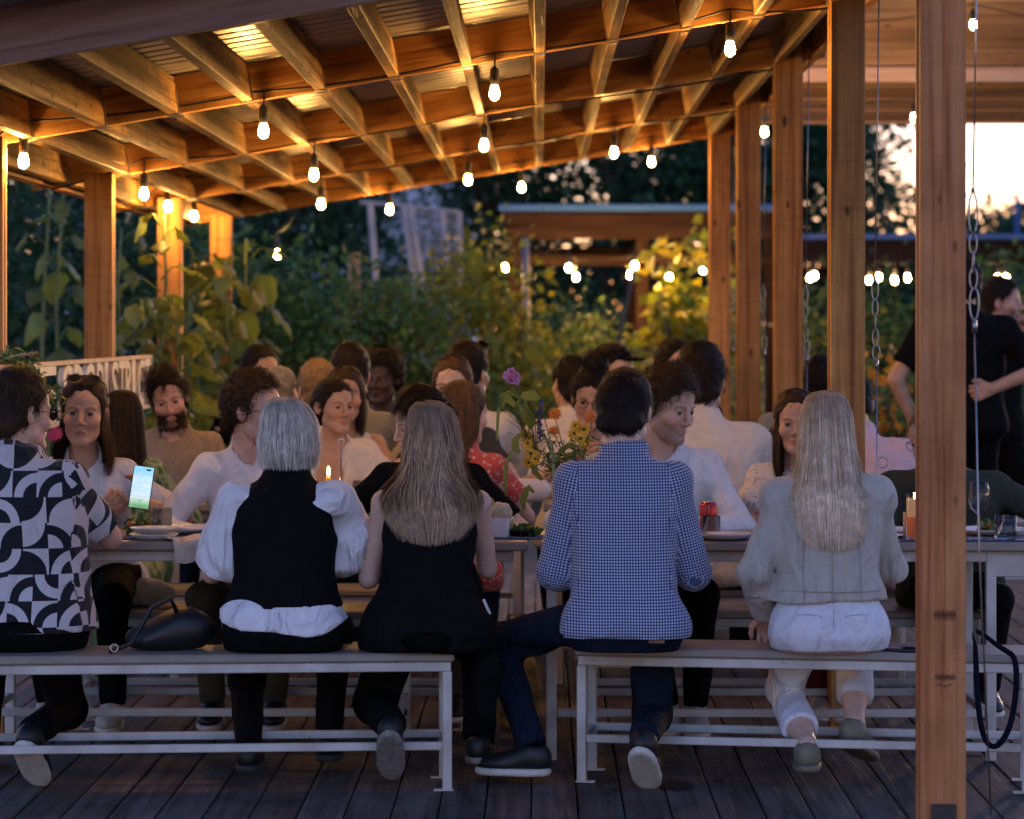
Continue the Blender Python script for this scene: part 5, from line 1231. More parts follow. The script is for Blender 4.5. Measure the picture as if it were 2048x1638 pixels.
    if legs:
        T = dict(dict(mat=None, r=(.088, .064, .050), end=1.0, waist=.15, name='trousers', fold=.0018), **legs)
        lp = np.array(A.hip + A.kn + [A.kn[q] + (A.an[q] - A.kn[q]) * T['end'] for q in (0, 1)]); lo = np.minimum(lp.min(0) - .13, (-.25, -.2, -.05)); hi = np.maximum(lp.max(0) + .12, (.25, .2, T['waist'] + .03))
        lo[2] = lp[:, 2].min() - .03
        def fl(G):
            d = np.maximum(A.torso(G, .006), G.z - T['waist']); r = T['r']
            for sg in (-1, 1):
                d = smin(d, G.ell((sg * .085, -.045, .07), (.105, .10, .088)), .04) if not standing else d
            lg = None
            for q in (0, 1):
                e = smin(G.cap(A.hip[q], A.kn[q], r[0], r[1]), G.cap(A.kn[q], A.kn[q] + (A.an[q] - A.kn[q]) * T['end'], r[1] * .97, r[2]), .02)
                e = np.maximum(e, G.plane(A.kn[q] + (A.an[q] - A.kn[q]) * T['end'], A.an[q] - A.kn[q])) if T['end'] < 1 or True else e
                lg = e if lg is None else np.minimum(lg, e)
            if not standing:
                th_ = None; sk_ = None
                for q in (0, 1):
                    e = G.cap(A.hip[q], A.kn[q], r[0], r[1]); th_ = e if th_ is None else np.minimum(th_, e)
                    pe = A.kn[q] + (A.an[q] - A.kn[q]) * T['end']; e = np.maximum(G.cap(A.kn[q], pe, r[1] * .97, r[2]), G.plane(pe, A.an[q] - A.kn[q])); sk_ = e if sk_ is None else np.minimum(sk_, e)
                d = smin(d, th_, .04); d = np.maximum(d, np.where((G.y < .17), -.002 - G.z, F32(-9))); d = smin(d, sk_, .03)
            else: d = smin(d, lg, .04)
            return folds(G, d, T['fold'], seed + 5)
        garment(T['name'], fl, T['mat'], lo=lo, hi=hi, h=max(res, .012))
    if shoes:
        for q in (0, 1):
            toe = shoes[2][q] if len(shoes) > 2 else (0, 1, -.05); a = A.an[q]; f = np.array(toe, float); f /= np.linalg.norm(f); up = np.array([0, 0, 1.]); up -= f * (up @ f); up /= np.linalg.norm(up); sd_ = np.cross(f, up)
            G = Grid(np.minimum(a - .13, a + f * .22 - .09), np.maximum(a + .10, a + f * .22 + .09), .0085)
            bt = a - up * .075
            pl = lambda p: a + f * p[1] + up * p[2] + sd_ * p[0]
            Rw = np.stack([sd_, f, up])
            d = smin(G.ell(pl((0, -.01, -.035)), (.040, .055, .055), Rw), G.ell(pl((0, .115, -.052)), (.047, .085, .034), Rw), .04); d = smin(d, G.cap(pl((0, 0, -.02)), pl((0, .08, -.045)), .038, .036), .03)
            d = smax(d, G.plane(pl((0, 0, -.066)), -up), .004); so = smin(G.ell(pl((0, .0, -.075)), (.043, .062, .03), Rw), G.ell(pl((0, .115, -.075)), (.051, .092, .03), Rw), .06)
            so = np.maximum(np.maximum(so, G.plane(pl((0, 0, -.064)), up)), G.plane(pl((0, 0, -.090)), -up))
            d = smax(d, -G.cap(pl((0, -.01, .02)), pl((0, -.01, .1)), .028), .004)
            P, Q = nets(d, G.lo, .0085)
            if len(P):
                so_ = obj_np('shoe', P, [Q], shoes[0], root, True); P, Q = nets(so, G.lo, .0085); obj_np('sole', P, [Q], shoes[1], so_, True)
    if extra: extra(root, B)
    return root
# ---------------------------------------------------------------- who sits where
for nm, c, rf in (('frame_dark', (.03, .022, .018), .25), ('frame_warm', (.22, .10, .05), .25)): M[nm] = plain(nm, c, rough=rf)
M['lens_dark'] = plain('dark_lens', (.012, .012, .012), rough=.06, spec=.7); M['lens_clear'] = glass_mat('clear_lens', rough=.0, ior=1.04)
DARK = [(.012, .008, .006), (.018, .011, .008), (.024, .016, .012)]
BROWN = [(.045, .025, .014), (.065, .036, .02), (.03, .018, .011)]
CHEST = [(.10, .052, .026), (.075, .04, .02), (.13, .07, .036)]
BLOND = [(.62, .48, .33), (.75, .62, .47), (.44, .31, .20), (.54, .41, .28)]
ASHB = [(.38, .25, .16), (.28, .18, .11), (.50, .35, .23), (.20, .125, .08)]
SILV = [(.52, .47, .42), (.66, .62, .57), (.30, .26, .23), (.44, .39, .34), (.58, .52, .44)]
GREY = [(.28, .25, .23), (.42, .40, .37), (.2, .18, .17)]
SAND = [(.30, .19, .09), (.24, .15, .07), (.36, .24, .12)]
class H:
    th = .022
    def __init__(s, fn, world=False, th=.022): s.fn, s.world, s.th = fn, world, th
    def __call__(s, hs, rg): return s.fn(hs, rg)
def join(*parts):
    parts = [p for p in parts if p is not None]; V, F, C, n = [], [], [], 0
    for v, f, c in parts: V.append(v); F += [q + n for q in f]; C.append(c); n += len(v)
    return np.concatenate(V), F, np.concatenate(C)
def ball(hs, c, r, pal, rg, n=500, L=.03):
    G = Grid(np.array(c) * hs - np.array(r) * hs * 1.3, np.array(c) * hs + np.array(r) * hs * 1.3, .007); d = G.ell(np.array(c) * hs, np.array(r) * hs); d = d + F32(.003) * np.sin(110 * G.x + 3 * np.sin(60 * G.z)) * np.sin(90 * G.y + 60 * G.z)
    P, Q = nets(d, G.lo, .007); sel = rg.integers(0, len(P), n); ro = P[sel]; nn = ro - np.array(c) * hs; nn /= np.linalg.norm(nn, axis=1, keepdims=True); t = np.cross(nn, (0.3, 1, .2)) + rg.normal(size=nn.shape) * .3; t -= nn * (t * nn).sum(1, keepdims=True); t /= np.linalg.norm(t, axis=1, keepdims=True)
    k = np.linspace(0, 1, 4)[None, :, None]; pa = ro[:, None] + t[:, None] * k * L + nn[:, None] * k * .006
    V, F, Cc = strands(pa, np.broadcast_to(np.array([.003, .003, .0024, .001])[None], pa.shape[:2]), hair_cols(rg, n, pal), np.broadcast_to(nn[:, None], pa.shape))
    return np.concatenate([P, V]), [Q, F + len(P)], np.concatenate([np.tile(np.mean(pal, 0) * .8, (len(P), 1)), Cc])
def HS(style, pal, bun=None, **kw): return H(lambda hs, rg: join(short_hair(None, hs, style, pal, rg, **kw), ball(hs, *bun, pal, rg) if bun else None))
def HL(prof, pal, yaw=0.0, cap=None, th=.022, **kw):
    def f(hs, rg):
        V, F, C = long_hair(hs, prof, pal, rg, **kw); V = (rotz(yaw) @ V.T).T
        if cap:
            v, q, c = short_hair(None, hs, 'f', cap, rg, n=300); v = (rotz(yaw) @ v.T).T; return join((V, F, C), (v, q, c))
        return V, F, C
    h_ = H(f, True, th); h_.n = kw.get('n', 2600); return h_
cm = cloth_mat
FLAT = -.33
C_white = cm('white_cotton', (.72, .70, .70)); C_cream = cm('cream_knit', (.62, .57, .50)); C_black = cm('black_cotton', (.006, .006, .0065)); C_blk2 = cm('black_knit_vest', (.007, .007, .0075), sheen=.0)
C_den = cm('dark_denim', (.010, .015, .028), wr=.5); C_trou = cm('black_trouser_cloth', (.0055, .0055, .006)); C_wjean = cm('white_denim', (.70, .69, .74), wr=.4); C_jack = cm('stone_cotton_jacket', (.46, .42, .37), wr=.5)
C_tan = cm('tan_checked_shirt', (.30, .22, .15)); C_pink = cm('pale_pink_shirt', (.66, .44, .44)); C_olive = cm('dark_olive_tee', (.045, .05, .038)); C_grey = cm('grey_green_shirt', (.24, .235, .20)); C_navy = cm('navy_shirt', (.03, .035, .06)); C_crisp = cm('crisp_white_poplin', (.76, .74, .78), wr=.8)
C_olt = cm('olive_trousers', (.07, .06, .04)); C_warmw = cm('warm_white_shirt', (.68, .62, .55)); C_dgrey = cm('dark_grey_shirt', (.06, .06, .06)); C_maroon = cm('maroon_trousers', (.10, .012, .014))
P_block = pattern_mat('black_white_block_print', 'blocks', (.56, .50, .52), (.012, .013, .018), pitch=.084); P_ging = pattern_mat('blue_gingham', 'gingham', (.54, .57, .66), (.018, .028, .10), (.135, .17, .33), pitch=.0096)
P_red = pattern_mat('red_spotted_print', 'spots', (.50, .085, .07), (.66, .42, .36), pitch=.018); P_green = pattern_mat('green_snake_print', 'snake', (.08, .19, .06), (.30, .34, .20), (.025, .08, .02), pitch=.03); P_dot = pattern_mat('white_dotted_cotton', 'spots', (.68, .62, .58), (.45, .38, .36), pitch=.02)
C_fawn = cm('fawn_linen', (.40, .30, .22)); C_dark = cm('dark_print', (.05, .035, .04))
S_black = plain('black_shoe', (.007, .0065, .0065), rough=.5); S_sole = plain('white_rubber_sole', (.58, .54, .48), rough=.6, var=.15); S_pale = plain('pale_sneaker', (.50, .44, .38), rough=.6); S_olive = plain('olive_clog', (.18, .16, .11), rough=.6); S_gum = plain('worn_sole', (.20, .18, .17), rough=.8, var=.3, scale=60); S_dk = plain('dark_sole', (.03, .03, .03), rough=.8)
GA, GB_, GC, GD, GE = 'diners on the front benches', 'diners across the near table', 'diners on the second row of benches', 'diners facing us in the third row', 'diners in the far rows'
def hk(B, l=None, r=None): B.hk = [l or {}, r or {}]; return B
LONG = [(.137, .010, .02, -.015), (.131, .042, .046, -.015), (.112, .068, .074, -.018), (.06, .087, .098, -.018), (.0, .092, .106, -.022), (-.07, .096, .108, -.034)]
# --- front benches, backs to us
person('man from behind in a short sleeved black and white block print shirt, glancing right', (40, 826), 9.32, hk(Body('m', lean=.10, side=-.03, twist=R(-12), bulk=1.27, hyaw=R(-38), hpitch=R(4), hands=((-.15, .40, .34), (.10, .34, .52)), elb=((-.3, -.3, -.9), (.55, .30, -.75)), feet=((-.16, .26, -.33), (.07, -.13, -.265)))),
       0, hair=HS('m', BROWN, n=2200, L=.032, topup=.012), skin='rosy', top=[dict(mat=P_block, uv=True, th=.024, hem=.062, sleeve=.74, armth=.026, neck='collar', collar=True, fold=.0030, wide=.01)], legs=dict(mat=C_trou), shoes=(S_black, S_sole, ((0, 1, -.05), (.1, .72, -.62))), glasses='sun_side', group=GA, seed=11, res=.0105)
person('woman from behind with silver blonde bob and glasses, black vest over white puff sleeve shirt', (566, 872), 9.30, hk(Body('f', lean=.13, bulk=1.07, hyaw=R(36), hpitch=R(12), hands=((-.15, .33, .33), (.17, .42, .33)), elb=((-.55, -.45, -.8), (.5, -.1, -.85)), feet=((-.12, -.02, -.335), (.14, .22, -.335)), sw=.165)),
       0, hair=HL([(.135, .012, .03, -.01), (.129, .046, .055, -.01), (.108, .078, .086, -.012), (.06, .098, .108, -.015), (.0, .106, .116, -.016), (-.05, .110, .118, -.018), (-.115, .095, .108, -.016)], SILV, yaw=R(36), cap=GREY, n=4800, phimax=1.95, wave=.005, ends=.14, swirl=.12, roots=GREY, part=-.012), skin='fair',
       top=[dict(name='shirt', mat=C_crisp, th=.016, hem=.046, tail=1.2, sleeve=.93, armth=.018, puff=.034, hang=.05, neck='crew', fold=.008, flare=.02), dict(name='vest', mat=C_blk2, th=.028, hem=.150, sleeve=0, neck='crew', fold=.002, wide=.006)], legs=dict(mat=C_trou), shoes=(S_black, S_dk), glasses='plain', group=GA, seed=12, res=.0105)
A3 = Body('f', lean=.11, side=.02, bulk=1.06, hyaw=R(4), hpitch=R(8), hands=((-.20, .34, .27), (.15, .42, .34)), elb=((-.2, -.35, -.9), (.25, -.2, -.9)), feet=((-.12, -.14, -.255), (.18, .10, -.335)), sw=.165)
p3_ = person('woman from behind in a black sleeveless top with tousled long light brown hair', (866, 878), 9.30, A3,
       0, hair=HL(LONG + [(-.13, .118, .10, -.075), (-.19, .175, .090, -.115), (-.25, .175, .08, -.125), (-.36, .115, .07, -.12)], ASHB, n=7000, phimax=2.0, wave=.026, ends=.20, lockw=.8, part=-.015, roots=[(.20, .14, .10), (.27, .19, .14)], tips=((0, .9, 1.5, 2.2), (0, .02, .14, .16))), skin='light',
       top=[dict(name='top', mat=C_blk2, th=.016, hem=.004, sleeve=0, neck='crew', fold=.003, flare=.03, wide=.004)], legs=dict(mat=C_trou, r=(.10, .075, .058)), shoes=(S_black, S_gum, ((0, .65, -.7), (.1, 1, -.05))), group=GA, seed=13, res=.0105)
m = MB(); m.tube([Vector(A3.hc + np.array((.098 * math.cos(a), .022, .02 + .122 * math.sin(a)))) for a in np.linspace(.55, 2.6, 15)], .009, 8); m.build('hairband', C_blk2, p3_, True)
A4 = Body('m', lean=.15, bulk=.93, hyaw=R(-16), hpitch=R(12), hands=((-.19, .36, .32), (.20, .38, .33)), elb=((-.22, -.4, -.9), (.22, -.35, -.9)), feet=((-.30, .02, -.33), (.06, -.14, -.27)), knee=((-.8, 1, .5), (.12, 1, .5)), sw=.170)
p4_ = person('man from behind in a blue gingham shirt and dark jeans', (1250, 826), 9.36, A4, 0, hair=HS('m', DARK, n=2600, L=.024, lift=.25, topup=.006), skin='fair',
       top=[dict(mat=P_ging, uv=True, th=.020, hem=.045, sleeve=1.12, armth=.022, neck='collar', collar=True, fold=.0032, flare=.0, wide=.008)], legs=dict(mat=C_den, waist=.13), shoes=(S_black, S_sole, ((-1, .35, -.03), (.15, .75, -.58))), group=GA, seed=14, res=.0105)
m = MB(); m.box((.10, -.150, .052), (.052, .006, .038), bev=.002); m.build('leather_patch', plain('leather_patch', (.20, .11, .06), rough=.6), p4_)
m = MB(); m.tube([A4.tp((.175 * math.sin(a), -.008 - .134 * math.cos(a), .088)) + np.array((0, -.006, 0)) for a in np.linspace(-1.5, 1.5, 15)], .015, 6); m.build('belt', S_black, p4_, True)
A5 = Body('f', lean=.10, bulk=1.04, hyaw=R(-3), hpitch=R(6), hands=((-.21, .14, .10), (.16, .40, .33)), elb=((-.4, -.7, -.1), (.4, -.2, -.85)), feet=((-.08, -.05, -.325), (.10, .12, -.275)), sw=.158)
p5_ = person('woman from behind with very long straight blonde hair, stone jacket and white cropped jeans', (1650, 862), 9.30, A5, 0,
       hair=HL(LONG + [(-.13, .108, .100, -.070), (-.22, .125, .085, -.105), (-.33, .110, .07, -.11), (-.385, .085, .06, -.105)], BLOND, n=7500, phimax=2.15, wave=.008, ends=.13, lockw=.7, th=.042, roots=ASHB, w=.0024, tips=((0, .8, 1.5, 2.2), (0, .01, .05, .05))), skin='fair',
       top=[dict(name='jacket', mat=C_jack, th=.034, hem=.165, sleeve=1.95, armth=.023, neck='collar', fold=.005, wide=.008)], legs=dict(mat=C_wjean, end=.74, waist=.22, r=(.092, .062, .066), fold=.002), skinlegs=True, shoes=(S_olive, S_olive, ((.1, 1, -.05), (.45, .8, -.35))), group=GA, seed=15, res=.0105)
def seam(par, pts, mat, r=.0022):
    m = MB(); m.tube(pts, r, 5); m.build('seam', mat, par, True)
C_seam = cm('seam_thread', (.33, .30, .27)); C_wseam = cm('white_seam_thread', (.50, .49, .55))
zz_ = lambda a, b, n=14: [a + (b - a) * i / (n - 1) for i in range(n)]
for x0 in (0, -.098, .098): seam(p5_, [back_pt(A5, x0 * (1 - .15 * (z - .17)), z, .041) for z in zz_(.168, .40)], C_seam, .0018)
seam(p5_, [back_pt(A5, x, .205, .042) for x in zz_(-.165, .165)], C_seam, .0018)
seam(p5_, [(x, -.153 - .006 * math.cos(x * 15) , z) for x, z in zip([0] * 10, zz_(.02, .16, 10))], C_wseam, .0018)
for sx in (-1, 1): seam(p5_, [(sx * .045, -.152, .06), (sx * .042, -.150, .125), (sx * .08, -.146, .130), (sx * .118, -.132, .128), (sx * .122, -.128, .07)], C_wseam, .0018)
# --- across the near table, facing us
person('woman in a white tee with sunglasses on her head, showing a phone', (168, 826), 10.42, hk(Body('f', lean=.16, side=.01, hyaw=R(3), hpitch=R(2), hroll=R(-3), hands=((-.225, .30, .405), (-.075, .34, .37)), elb=((-1, -.2, -.7), (1, .1, -.8))), l=dict(fwd=(.05, .35, 1), palm=(.75, .65, -.1), curl=.42), r=dict(fwd=(-.75, .2, .6), palm=(-.3, -.6, .5), curl=.7)), 180,
       hair=HL([(.137, .010, .02, -.015), (.131, .042, .046, -.015), (.112, .064, .074, -.020), (.06, .079, .096, -.022), (.0, .083, .100, -.024), (-.07, .092, .096, -.016), (-.15, .112, .085, .0), (-.23, .105, .06, .01)], CHEST, n=2600, phimax=1.98, wave=.012, ends=.12, cap=BROWN, roots=BROWN), skin='tan', fine=True, mouth=.006,
       top=[dict(mat=C_white, sleeve=.95, neck='v', th=.012, hem=.004, armth=.016)], legs=dict(mat=C_trou), shoes=(S_pale, S_sole), glasses='sun_up', brow=(.03, .018, .012), group=GB_, seed=21)
person('man with receding curly hair and glasses in a white collared shirt, turned right', (508, 822), 10.45, hk(Body('m', lean=.06, twist=R(32), bulk=1.0, hyaw=R(52), hpitch=R(6), hands=((-.10, .34, .32), (.16, .34, .30)), elb=((-1, -.1, -.7), (1, -.3, -.8)))), 180,
       hair=HS('recede', BROWN, n=2200, L=.03, curl=.9, topup=.018, thick=.016, lift=.6), skin='rosy', fine=True, top=[dict(mat=C_white, sleeve=1.85, armth=.022, th=.016, neck='collar', collar=True, hem=.004, fold=.006)], legs=dict(mat=C_olt), shoes=(S_black, S_sole), glasses='plain', brow=(.05, .03, .02), group=GB_, seed=22)
person('dark haired man in a black tee seen in profile, facing left', (842, 850), 10.42, hk(Body('m', lean=.14, side=.0, bulk=1.06, hyaw=R(-70), hpitch=R(14), hands=((-.22, .36, .32), (.24, .30, .31)), elb=((-1, -.2, -.7), (1, -.1, -.7)))), 180,
       hair=HS('m', DARK, n=2400, L=.05, topup=.02, thick=.016, dirv=(0, 1, .1), lift=.3), skin='fair', fine=True, top=[dict(mat=C_black, sleeve=.80, armth=.022, th=.014, neck='crew', hem=.0)], legs=dict(mat=C_olt), shoes=(S_black, S_sole), brow=(.03, .02, .015), beard=((.10, .06, .045), .25), group=GB_, seed=23)
person('curly haired bearded man in a white long sleeved tee, looking down to the right', (1336, 812), 10.40, hk(Body('m', lean=.08, bulk=1.04, hyaw=R(46), hpitch=R(17), hands=((-.12, .40, .32), (.26, .20, .16)), elb=((-1, -.2, -.7), (1, -.2, -.8)), feet=((-.12, .36, -.335), (-.02, .30, -.335)))), 180,
       hair=HS('m', BROWN, n=2600, L=.034, curl=.8, topup=.020, thick=.012, lift=.6), skin='fair', fine=True, top=[dict(mat=C_white, sleeve=1.92, armth=.020, th=.016, neck='crew', hem=.004, fold=.005)], legs=dict(mat=C_trou), shoes=(S_pale, S_sole), brow=(.035, .022, .015), beard=((.07, .042, .03), .6), group=GB_, seed=24)
person('brown haired woman in a dotted white tee half hidden by the blonde woman', (1592, 846), 10.62, hk(Body('f', lean=.12, side=.03, hyaw=R(-6), hpitch=R(4), hands=((-.16, .34, .33), (.03, .30, .40)), elb=((-1, -.2, -.8), (1, .35, -.75)), feet=((-.12, .36, -.335), (-.05, .32, -.335))), r=dict(curl=1.0)), 180,
       hair=HL([(.137, .010, .02, -.015), (.131, .042, .046, -.015), (.112, .066, .072, -.016), (.06, .079, .094, -.018), (.0, .082, .096, -.016), (-.07, .090, .096, -.002), (-.15, .092, .085, .004), (-.24, .08, .06, .01)], BROWN, n=2200, phimax=2.2, wave=.004, cap=BROWN, roots=CHEST), skin='tan', fine=True,
       top=[dict(mat=P_dot, uv=True, sleeve=.7, armth=.026, neck='crew', hem=.0)], legs=dict(mat=C_maroon), shoes=(S_pale, S_sole), brow=(.03, .018, .012), group=GB_, seed=25)
person('man in an olive tee leaning left behind the nearest post, glasses and ginger beard', (1868, 874), 10.38, hk(Body('m', lean=.18, side=.06, bulk=1.22, hyaw=R(-62), hpitch=R(24), hands=((-.36, .30, .30), (.10, .34, .31)), elb=((-1, -.1, -.6), (1, .0, -.6)), sw=.20)), 180,
       hair=HS('m', SAND, n=1500, L=.025), skin='rosy', fine=True, top=[dict(mat=C_olive, sleeve=.82, armth=.026, th=.016, neck='crew', hem=.004, fold=.005)], legs=dict(mat=C_trou), shoes=(S_black, S_sole), glasses='plain', brow=(.22, .11, .05), beard=((.28, .11, .05), .85), group=GB_, seed=26)
# --- second row of benches, backs to us
person('woman from behind with long wavy dark hair in a green snake print dress', (246, 842), 11.35, Body('f', lean=.10, side=.02, hyaw=R(12), hpitch=R(5)), 0, hair=HL(LONG + [(-.14, .105, .095, -.07), (-.24, .115, .08, -.10), (-.36, .095, .06, -.11)], DARK + BROWN[:1], n=2600, phimax=2.2, wave=.02), skin='tan', top=[dict(name='dress', mat=P_green, uv=True, sleeve=1.4, armth=.024, th=.018, neck='crew', hem=.004)], legs=dict(mat=P_green), group=GC, seed=31, res=.014)
person('woman from behind in a red spotted blouse with straight brown hair', (930, 826), 11.30, Body('f', lean=.10, side=.03, hyaw=R(-42), hpitch=R(8)), 0, hair=HL(LONG[:-1] + [(-.07, .092, .104, -.03), (-.14, .085, .10, -.05), (-.20, .07, .085, -.06)], CHEST, yaw=R(-42), n=2200, phimax=1.9, cap=CHEST, roots=CHEST), skin='fair', top=[dict(name='blouse', mat=P_red, uv=True, sleeve=.6, armth=.03, neck='crew', hem=.0)], legs=dict(mat=C_den), group=GC, seed=32, res=.014)
person('dark haired man from behind in a cream sweater leaning to the right', (1402, 764), 11.55, Body('m', lean=.12, side=-.05, hyaw=R(-14), hpitch=R(4), bulk=1.0), 0, hair=HS('m', DARK, n=1600, L=.03, topup=.01, thick=.016), skin='tan', top=[dict(name='sweater', mat=C_cream, sleeve=1.8, armth=.034, th=.030, neck='crew', hem=.004, fold=.006)], legs=dict(mat=C_den), group=GC, seed=33, res=.014)
person('person from behind in a pale pink shirt hunched over behind the second right hand post', (1702, 812), 11.6, Body('m', lean=.26, side=-.04, hpitch=R(30), bulk=1.12), 0, hair=HS('m', DARK, n=800), skin='fair', top=[dict(mat=C_pink, sleeve=1.0, armth=.03, th=.03, neck='collar', hem=.004, fold=.006)], legs=dict(mat=C_fawn), group=GC, seed=34, res=.014)
# --- third row, facing us
person('man with dark hair and full dark beard in a tan checked shirt, head tilted', (337, 797), 12.55, Body('m', lean=.05, side=-.02, hyaw=R(8), hpitch=R(14), hroll=R(10), bulk=1.06), 180, hair=HS('m', DARK, n=2400, L=.045, topup=.022, dirv=(.8, .5, .4), lift=.5), skin='rosy', fine=True, top=[dict(mat=C_tan, sleeve=1.5, armth=.026, th=.018, neck='collar', collar=True, hem=.004)], legs=dict(mat=C_den), beard=((.028, .016, .011), .93), brow=(.025, .015, .01), group=GD, seed=41)
person('young woman with dark hair pulled back and a low cut white top, looking right', (668, 813), 12.35, Body('f', lean=.06, side=-.01, hyaw=R(36), hpitch=R(3), hands=((-.2, .36, .32), (.2, .36, .32))), 180, hair=HS('f', DARK, bun=((0, -.115, .0), (.045, .04, .04)), n=1400, L=.035, lift=.08, dirv=(0, -1, .1), fall=(0, -1, -.1)), skin='tan', fine=True, top=[dict(name='blouse', mat=C_warmw, sleeve=1.0, armth=.03, puff=.012, neck='scoop', hem=.004, fold=.005)], legs=dict(mat=C_den), brow=(.03, .018, .012), group=GD, seed=42)
person('brown haired woman with glasses peering over the red topped woman', (905, 776), 12.75, Body('f', lean=.05, hyaw=R(-8), hpitch=R(2)), 180, hair=HL([(.137, .010, .02, -.015), (.131, .042, .046, -.015), (.112, .068, .076, -.016), (.06, .080, .095, -.018), (.0, .085, .098, -.016), (-.08, .10, .1, -.006), (-.2, .10, .08, .0)], CHEST, n=1600, phimax=2.05, cap=CHEST, roots=BROWN), skin='light', fine=True, top=[dict(mat=C_dgrey, neck='crew', hem=.004)], legs=dict(mat=C_den), glasses='plain', gl_col=(.22, .1, .05), brow=(.05, .03, .02), group=GD, seed=43)
person('woman with thin framed glasses and dark hair piled in a bun behind the bouquet', (1184, 797), 12.3, Body('f', lean=.08, side=.03, hyaw=R(-6), hpitch=R(14), hroll=R(-6), hands=((-.16, .34, .34), (.08, .26, .50)), elb=((-1, -.2, -.8), (1, .3, -.8))), 180, hair=HS('f', DARK, bun=((.0, -.02, .155), (.05, .05, .038)), n=1800, L=.04, curl=.5, topup=.012, fall=(0, -1, .2)), skin='olive', fine=True, top=[dict(mat=C_warmw, sleeve=.8, neck='crew', hem=.004)], legs=dict(mat=C_den), glasses='plain', brow=(.02, .012, .01), group=GD, seed=44)
# --- far rows
person('bald grey haired man from behind, lit orange by the bulbs', (561, 786), 13.45, Body('m', lean=.08, hyaw=R(-20)), 0, hair=HS('recede', GREY, n=900, L=.016, lift=.2, thick=.006), skin='fair', top=[dict(mat=C_fawn, sleeve=.8, hem=.004)], legs=dict(mat=C_den), group=GE, seed=51, res=.016)
person('sandy haired person from behind in a warm white shirt', (634, 780), 13.2, Body('m', lean=.06, hyaw=R(18), bulk=.95), 0, hair=HS('m', SAND, n=1200, L=.03, topup=.008), skin='fair', top=[dict(mat=C_warmw, sleeve=1.0, hem=.004, collar=True, neck='collar')], legs=dict(mat=C_den), group=GE, seed=52, res=.016)
person('dark haired man from behind in a grey shirt, in the far rows', (701, 752), 13.6, Body('m', lean=.13, side=.05, hyaw=R(-8), bulk=1.1), 0, hair=HS('buzz', DARK, n=1000, L=.02, topup=.014), skin='tan', top=[dict(mat=C_grey, sleeve=.9, th=.018, hem=.004)], legs=dict(mat=C_den), group=GE, seed=53, res=.016)
person('woman with dark hair half hidden beside the dark haired man in grey', (690, 792), 12.9, Body('f', lean=.04, hyaw=R(10)), 180, hair=HL(LONG + [(-.2, .09, .08, -.02)], BROWN, n=900, phimax=2.2, cap=BROWN), skin='tan', top=[dict(mat=C_warmw, sleeve=0, neck='scoop', hem=.004)], legs=dict(mat=C_den), group=GE, seed=54, res=.016)
person('dark skinned man in a dark print shirt facing us from the far row', (764, 758), 14.75, Body('m', lean=.05, hyaw=R(-18), hpitch=R(4)), 180, hair=HS('m', DARK, n=1400, L=.03, curl=1.0, topup=.03, thick=.03), skin='dark', top=[dict(mat=C_dark, sleeve=.9, hem=.004)], legs=dict(mat=C_trou), brow=(.012, .008, .006), group=GE, seed=55, res=.0145)
person('person with black hair just showing above the curly haired man in white', (521, 748), 15.0, Body('m', lean=.05, hyaw=R(40)), 180, hair=HS('m', DARK, n=800, topup=.012), skin='tan', top=[dict(mat=C_black, sleeve=.8, hem=.004)], legs=dict(mat=C_trou), group=GE, seed=56, res=.016)
person('dark haired person with sunglasses on the head in a white shirt, back to us', (936, 748), 13.5, Body('m', lean=.08, side=.03, hyaw=R(-30), bulk=1.05), 0, hair=HS('m', DARK, n=1200, topup=.01), skin='tan', top=[dict(mat=C_warmw, sleeve=1.0, armth=.03, hem=.004)], legs=dict(mat=C_den), glasses='sun_up', group=GE, seed=57, res=.016)
person('dark haired person from behind in a pale shirt, left of the bun haired woman', (1143, 768), 13.5, Body('m', lean=.08, side=-.02, hyaw=R(25), bulk=1.0), 0, hair=HS('m', DARK, n=1000), skin='tan', top=[dict(mat=C_warmw, sleeve=1.0, armth=.03, hem=.004)], legs=dict(mat=C_den), group=GE, seed=58, res=.016)
capp = Body('m', lean=.04, hyaw=R(60), bulk=.95)
pc_ = person('person in a black and white cap in profile behind the bun haired woman', (1228, 742), 14.75, capp, 180, hair=HS('buzz', DARK, n=500, L=.012), skin='light', top=[dict(mat=C_dgrey, sleeve=.9, hem=.004)], legs=dict(mat=C_den), group=GE, seed=59, res=.016)
G_ = Grid((-.12, -.14, 0), (.12, .2, .17), .007); d_ = np.maximum(G_.ell((0, -.012, .045), (.092, .110, .095)), .055 - G_.z); d_ = np.minimum(d_, np.maximum(G_.ell((0, .09, .06), (.065, .085, .012)), -G_.y + .03)); P_, Q_ = nets(d_, G_.lo, .007)
obj_np('cap', (capp.RH @ P_.T).T + capp.hc, [Q_], C_black, pc_, True)
person('person with glinting glasses in the far row left of the farthest right hand post', (1352, 735), 14.75, Body('m', lean=.04, hyaw=R(30)), 180, hair=HS('m', DARK, n=800), skin='rosy', top=[dict(mat=C_black, hem=.004)], legs=dict(mat=C_den), glasses='plain', group=GE, seed=60, res=.016)
person('grey haired person seen between the right hand posts', (1606, 762), 14.75, Body('m', lean=.05), 180, hair=HS('m', GREY, n=900), skin='fair', top=[dict(mat=C_grey, hem=.004)], legs=dict(mat=C_den), group=GE, seed=61, res=.016)
person('dark haired person from behind in a navy shirt among the right hand posts', (1640, 772), 13.0, Body('m', lean=.10, side=-.05, bulk=1.15), 0, hair=HS('m', DARK, n=900), skin='tan', top=[dict(mat=C_navy, sleeve=1.0, armth=.03, hem=.004)], legs=dict(mat=C_den), group=GE, seed=62, res=.016)
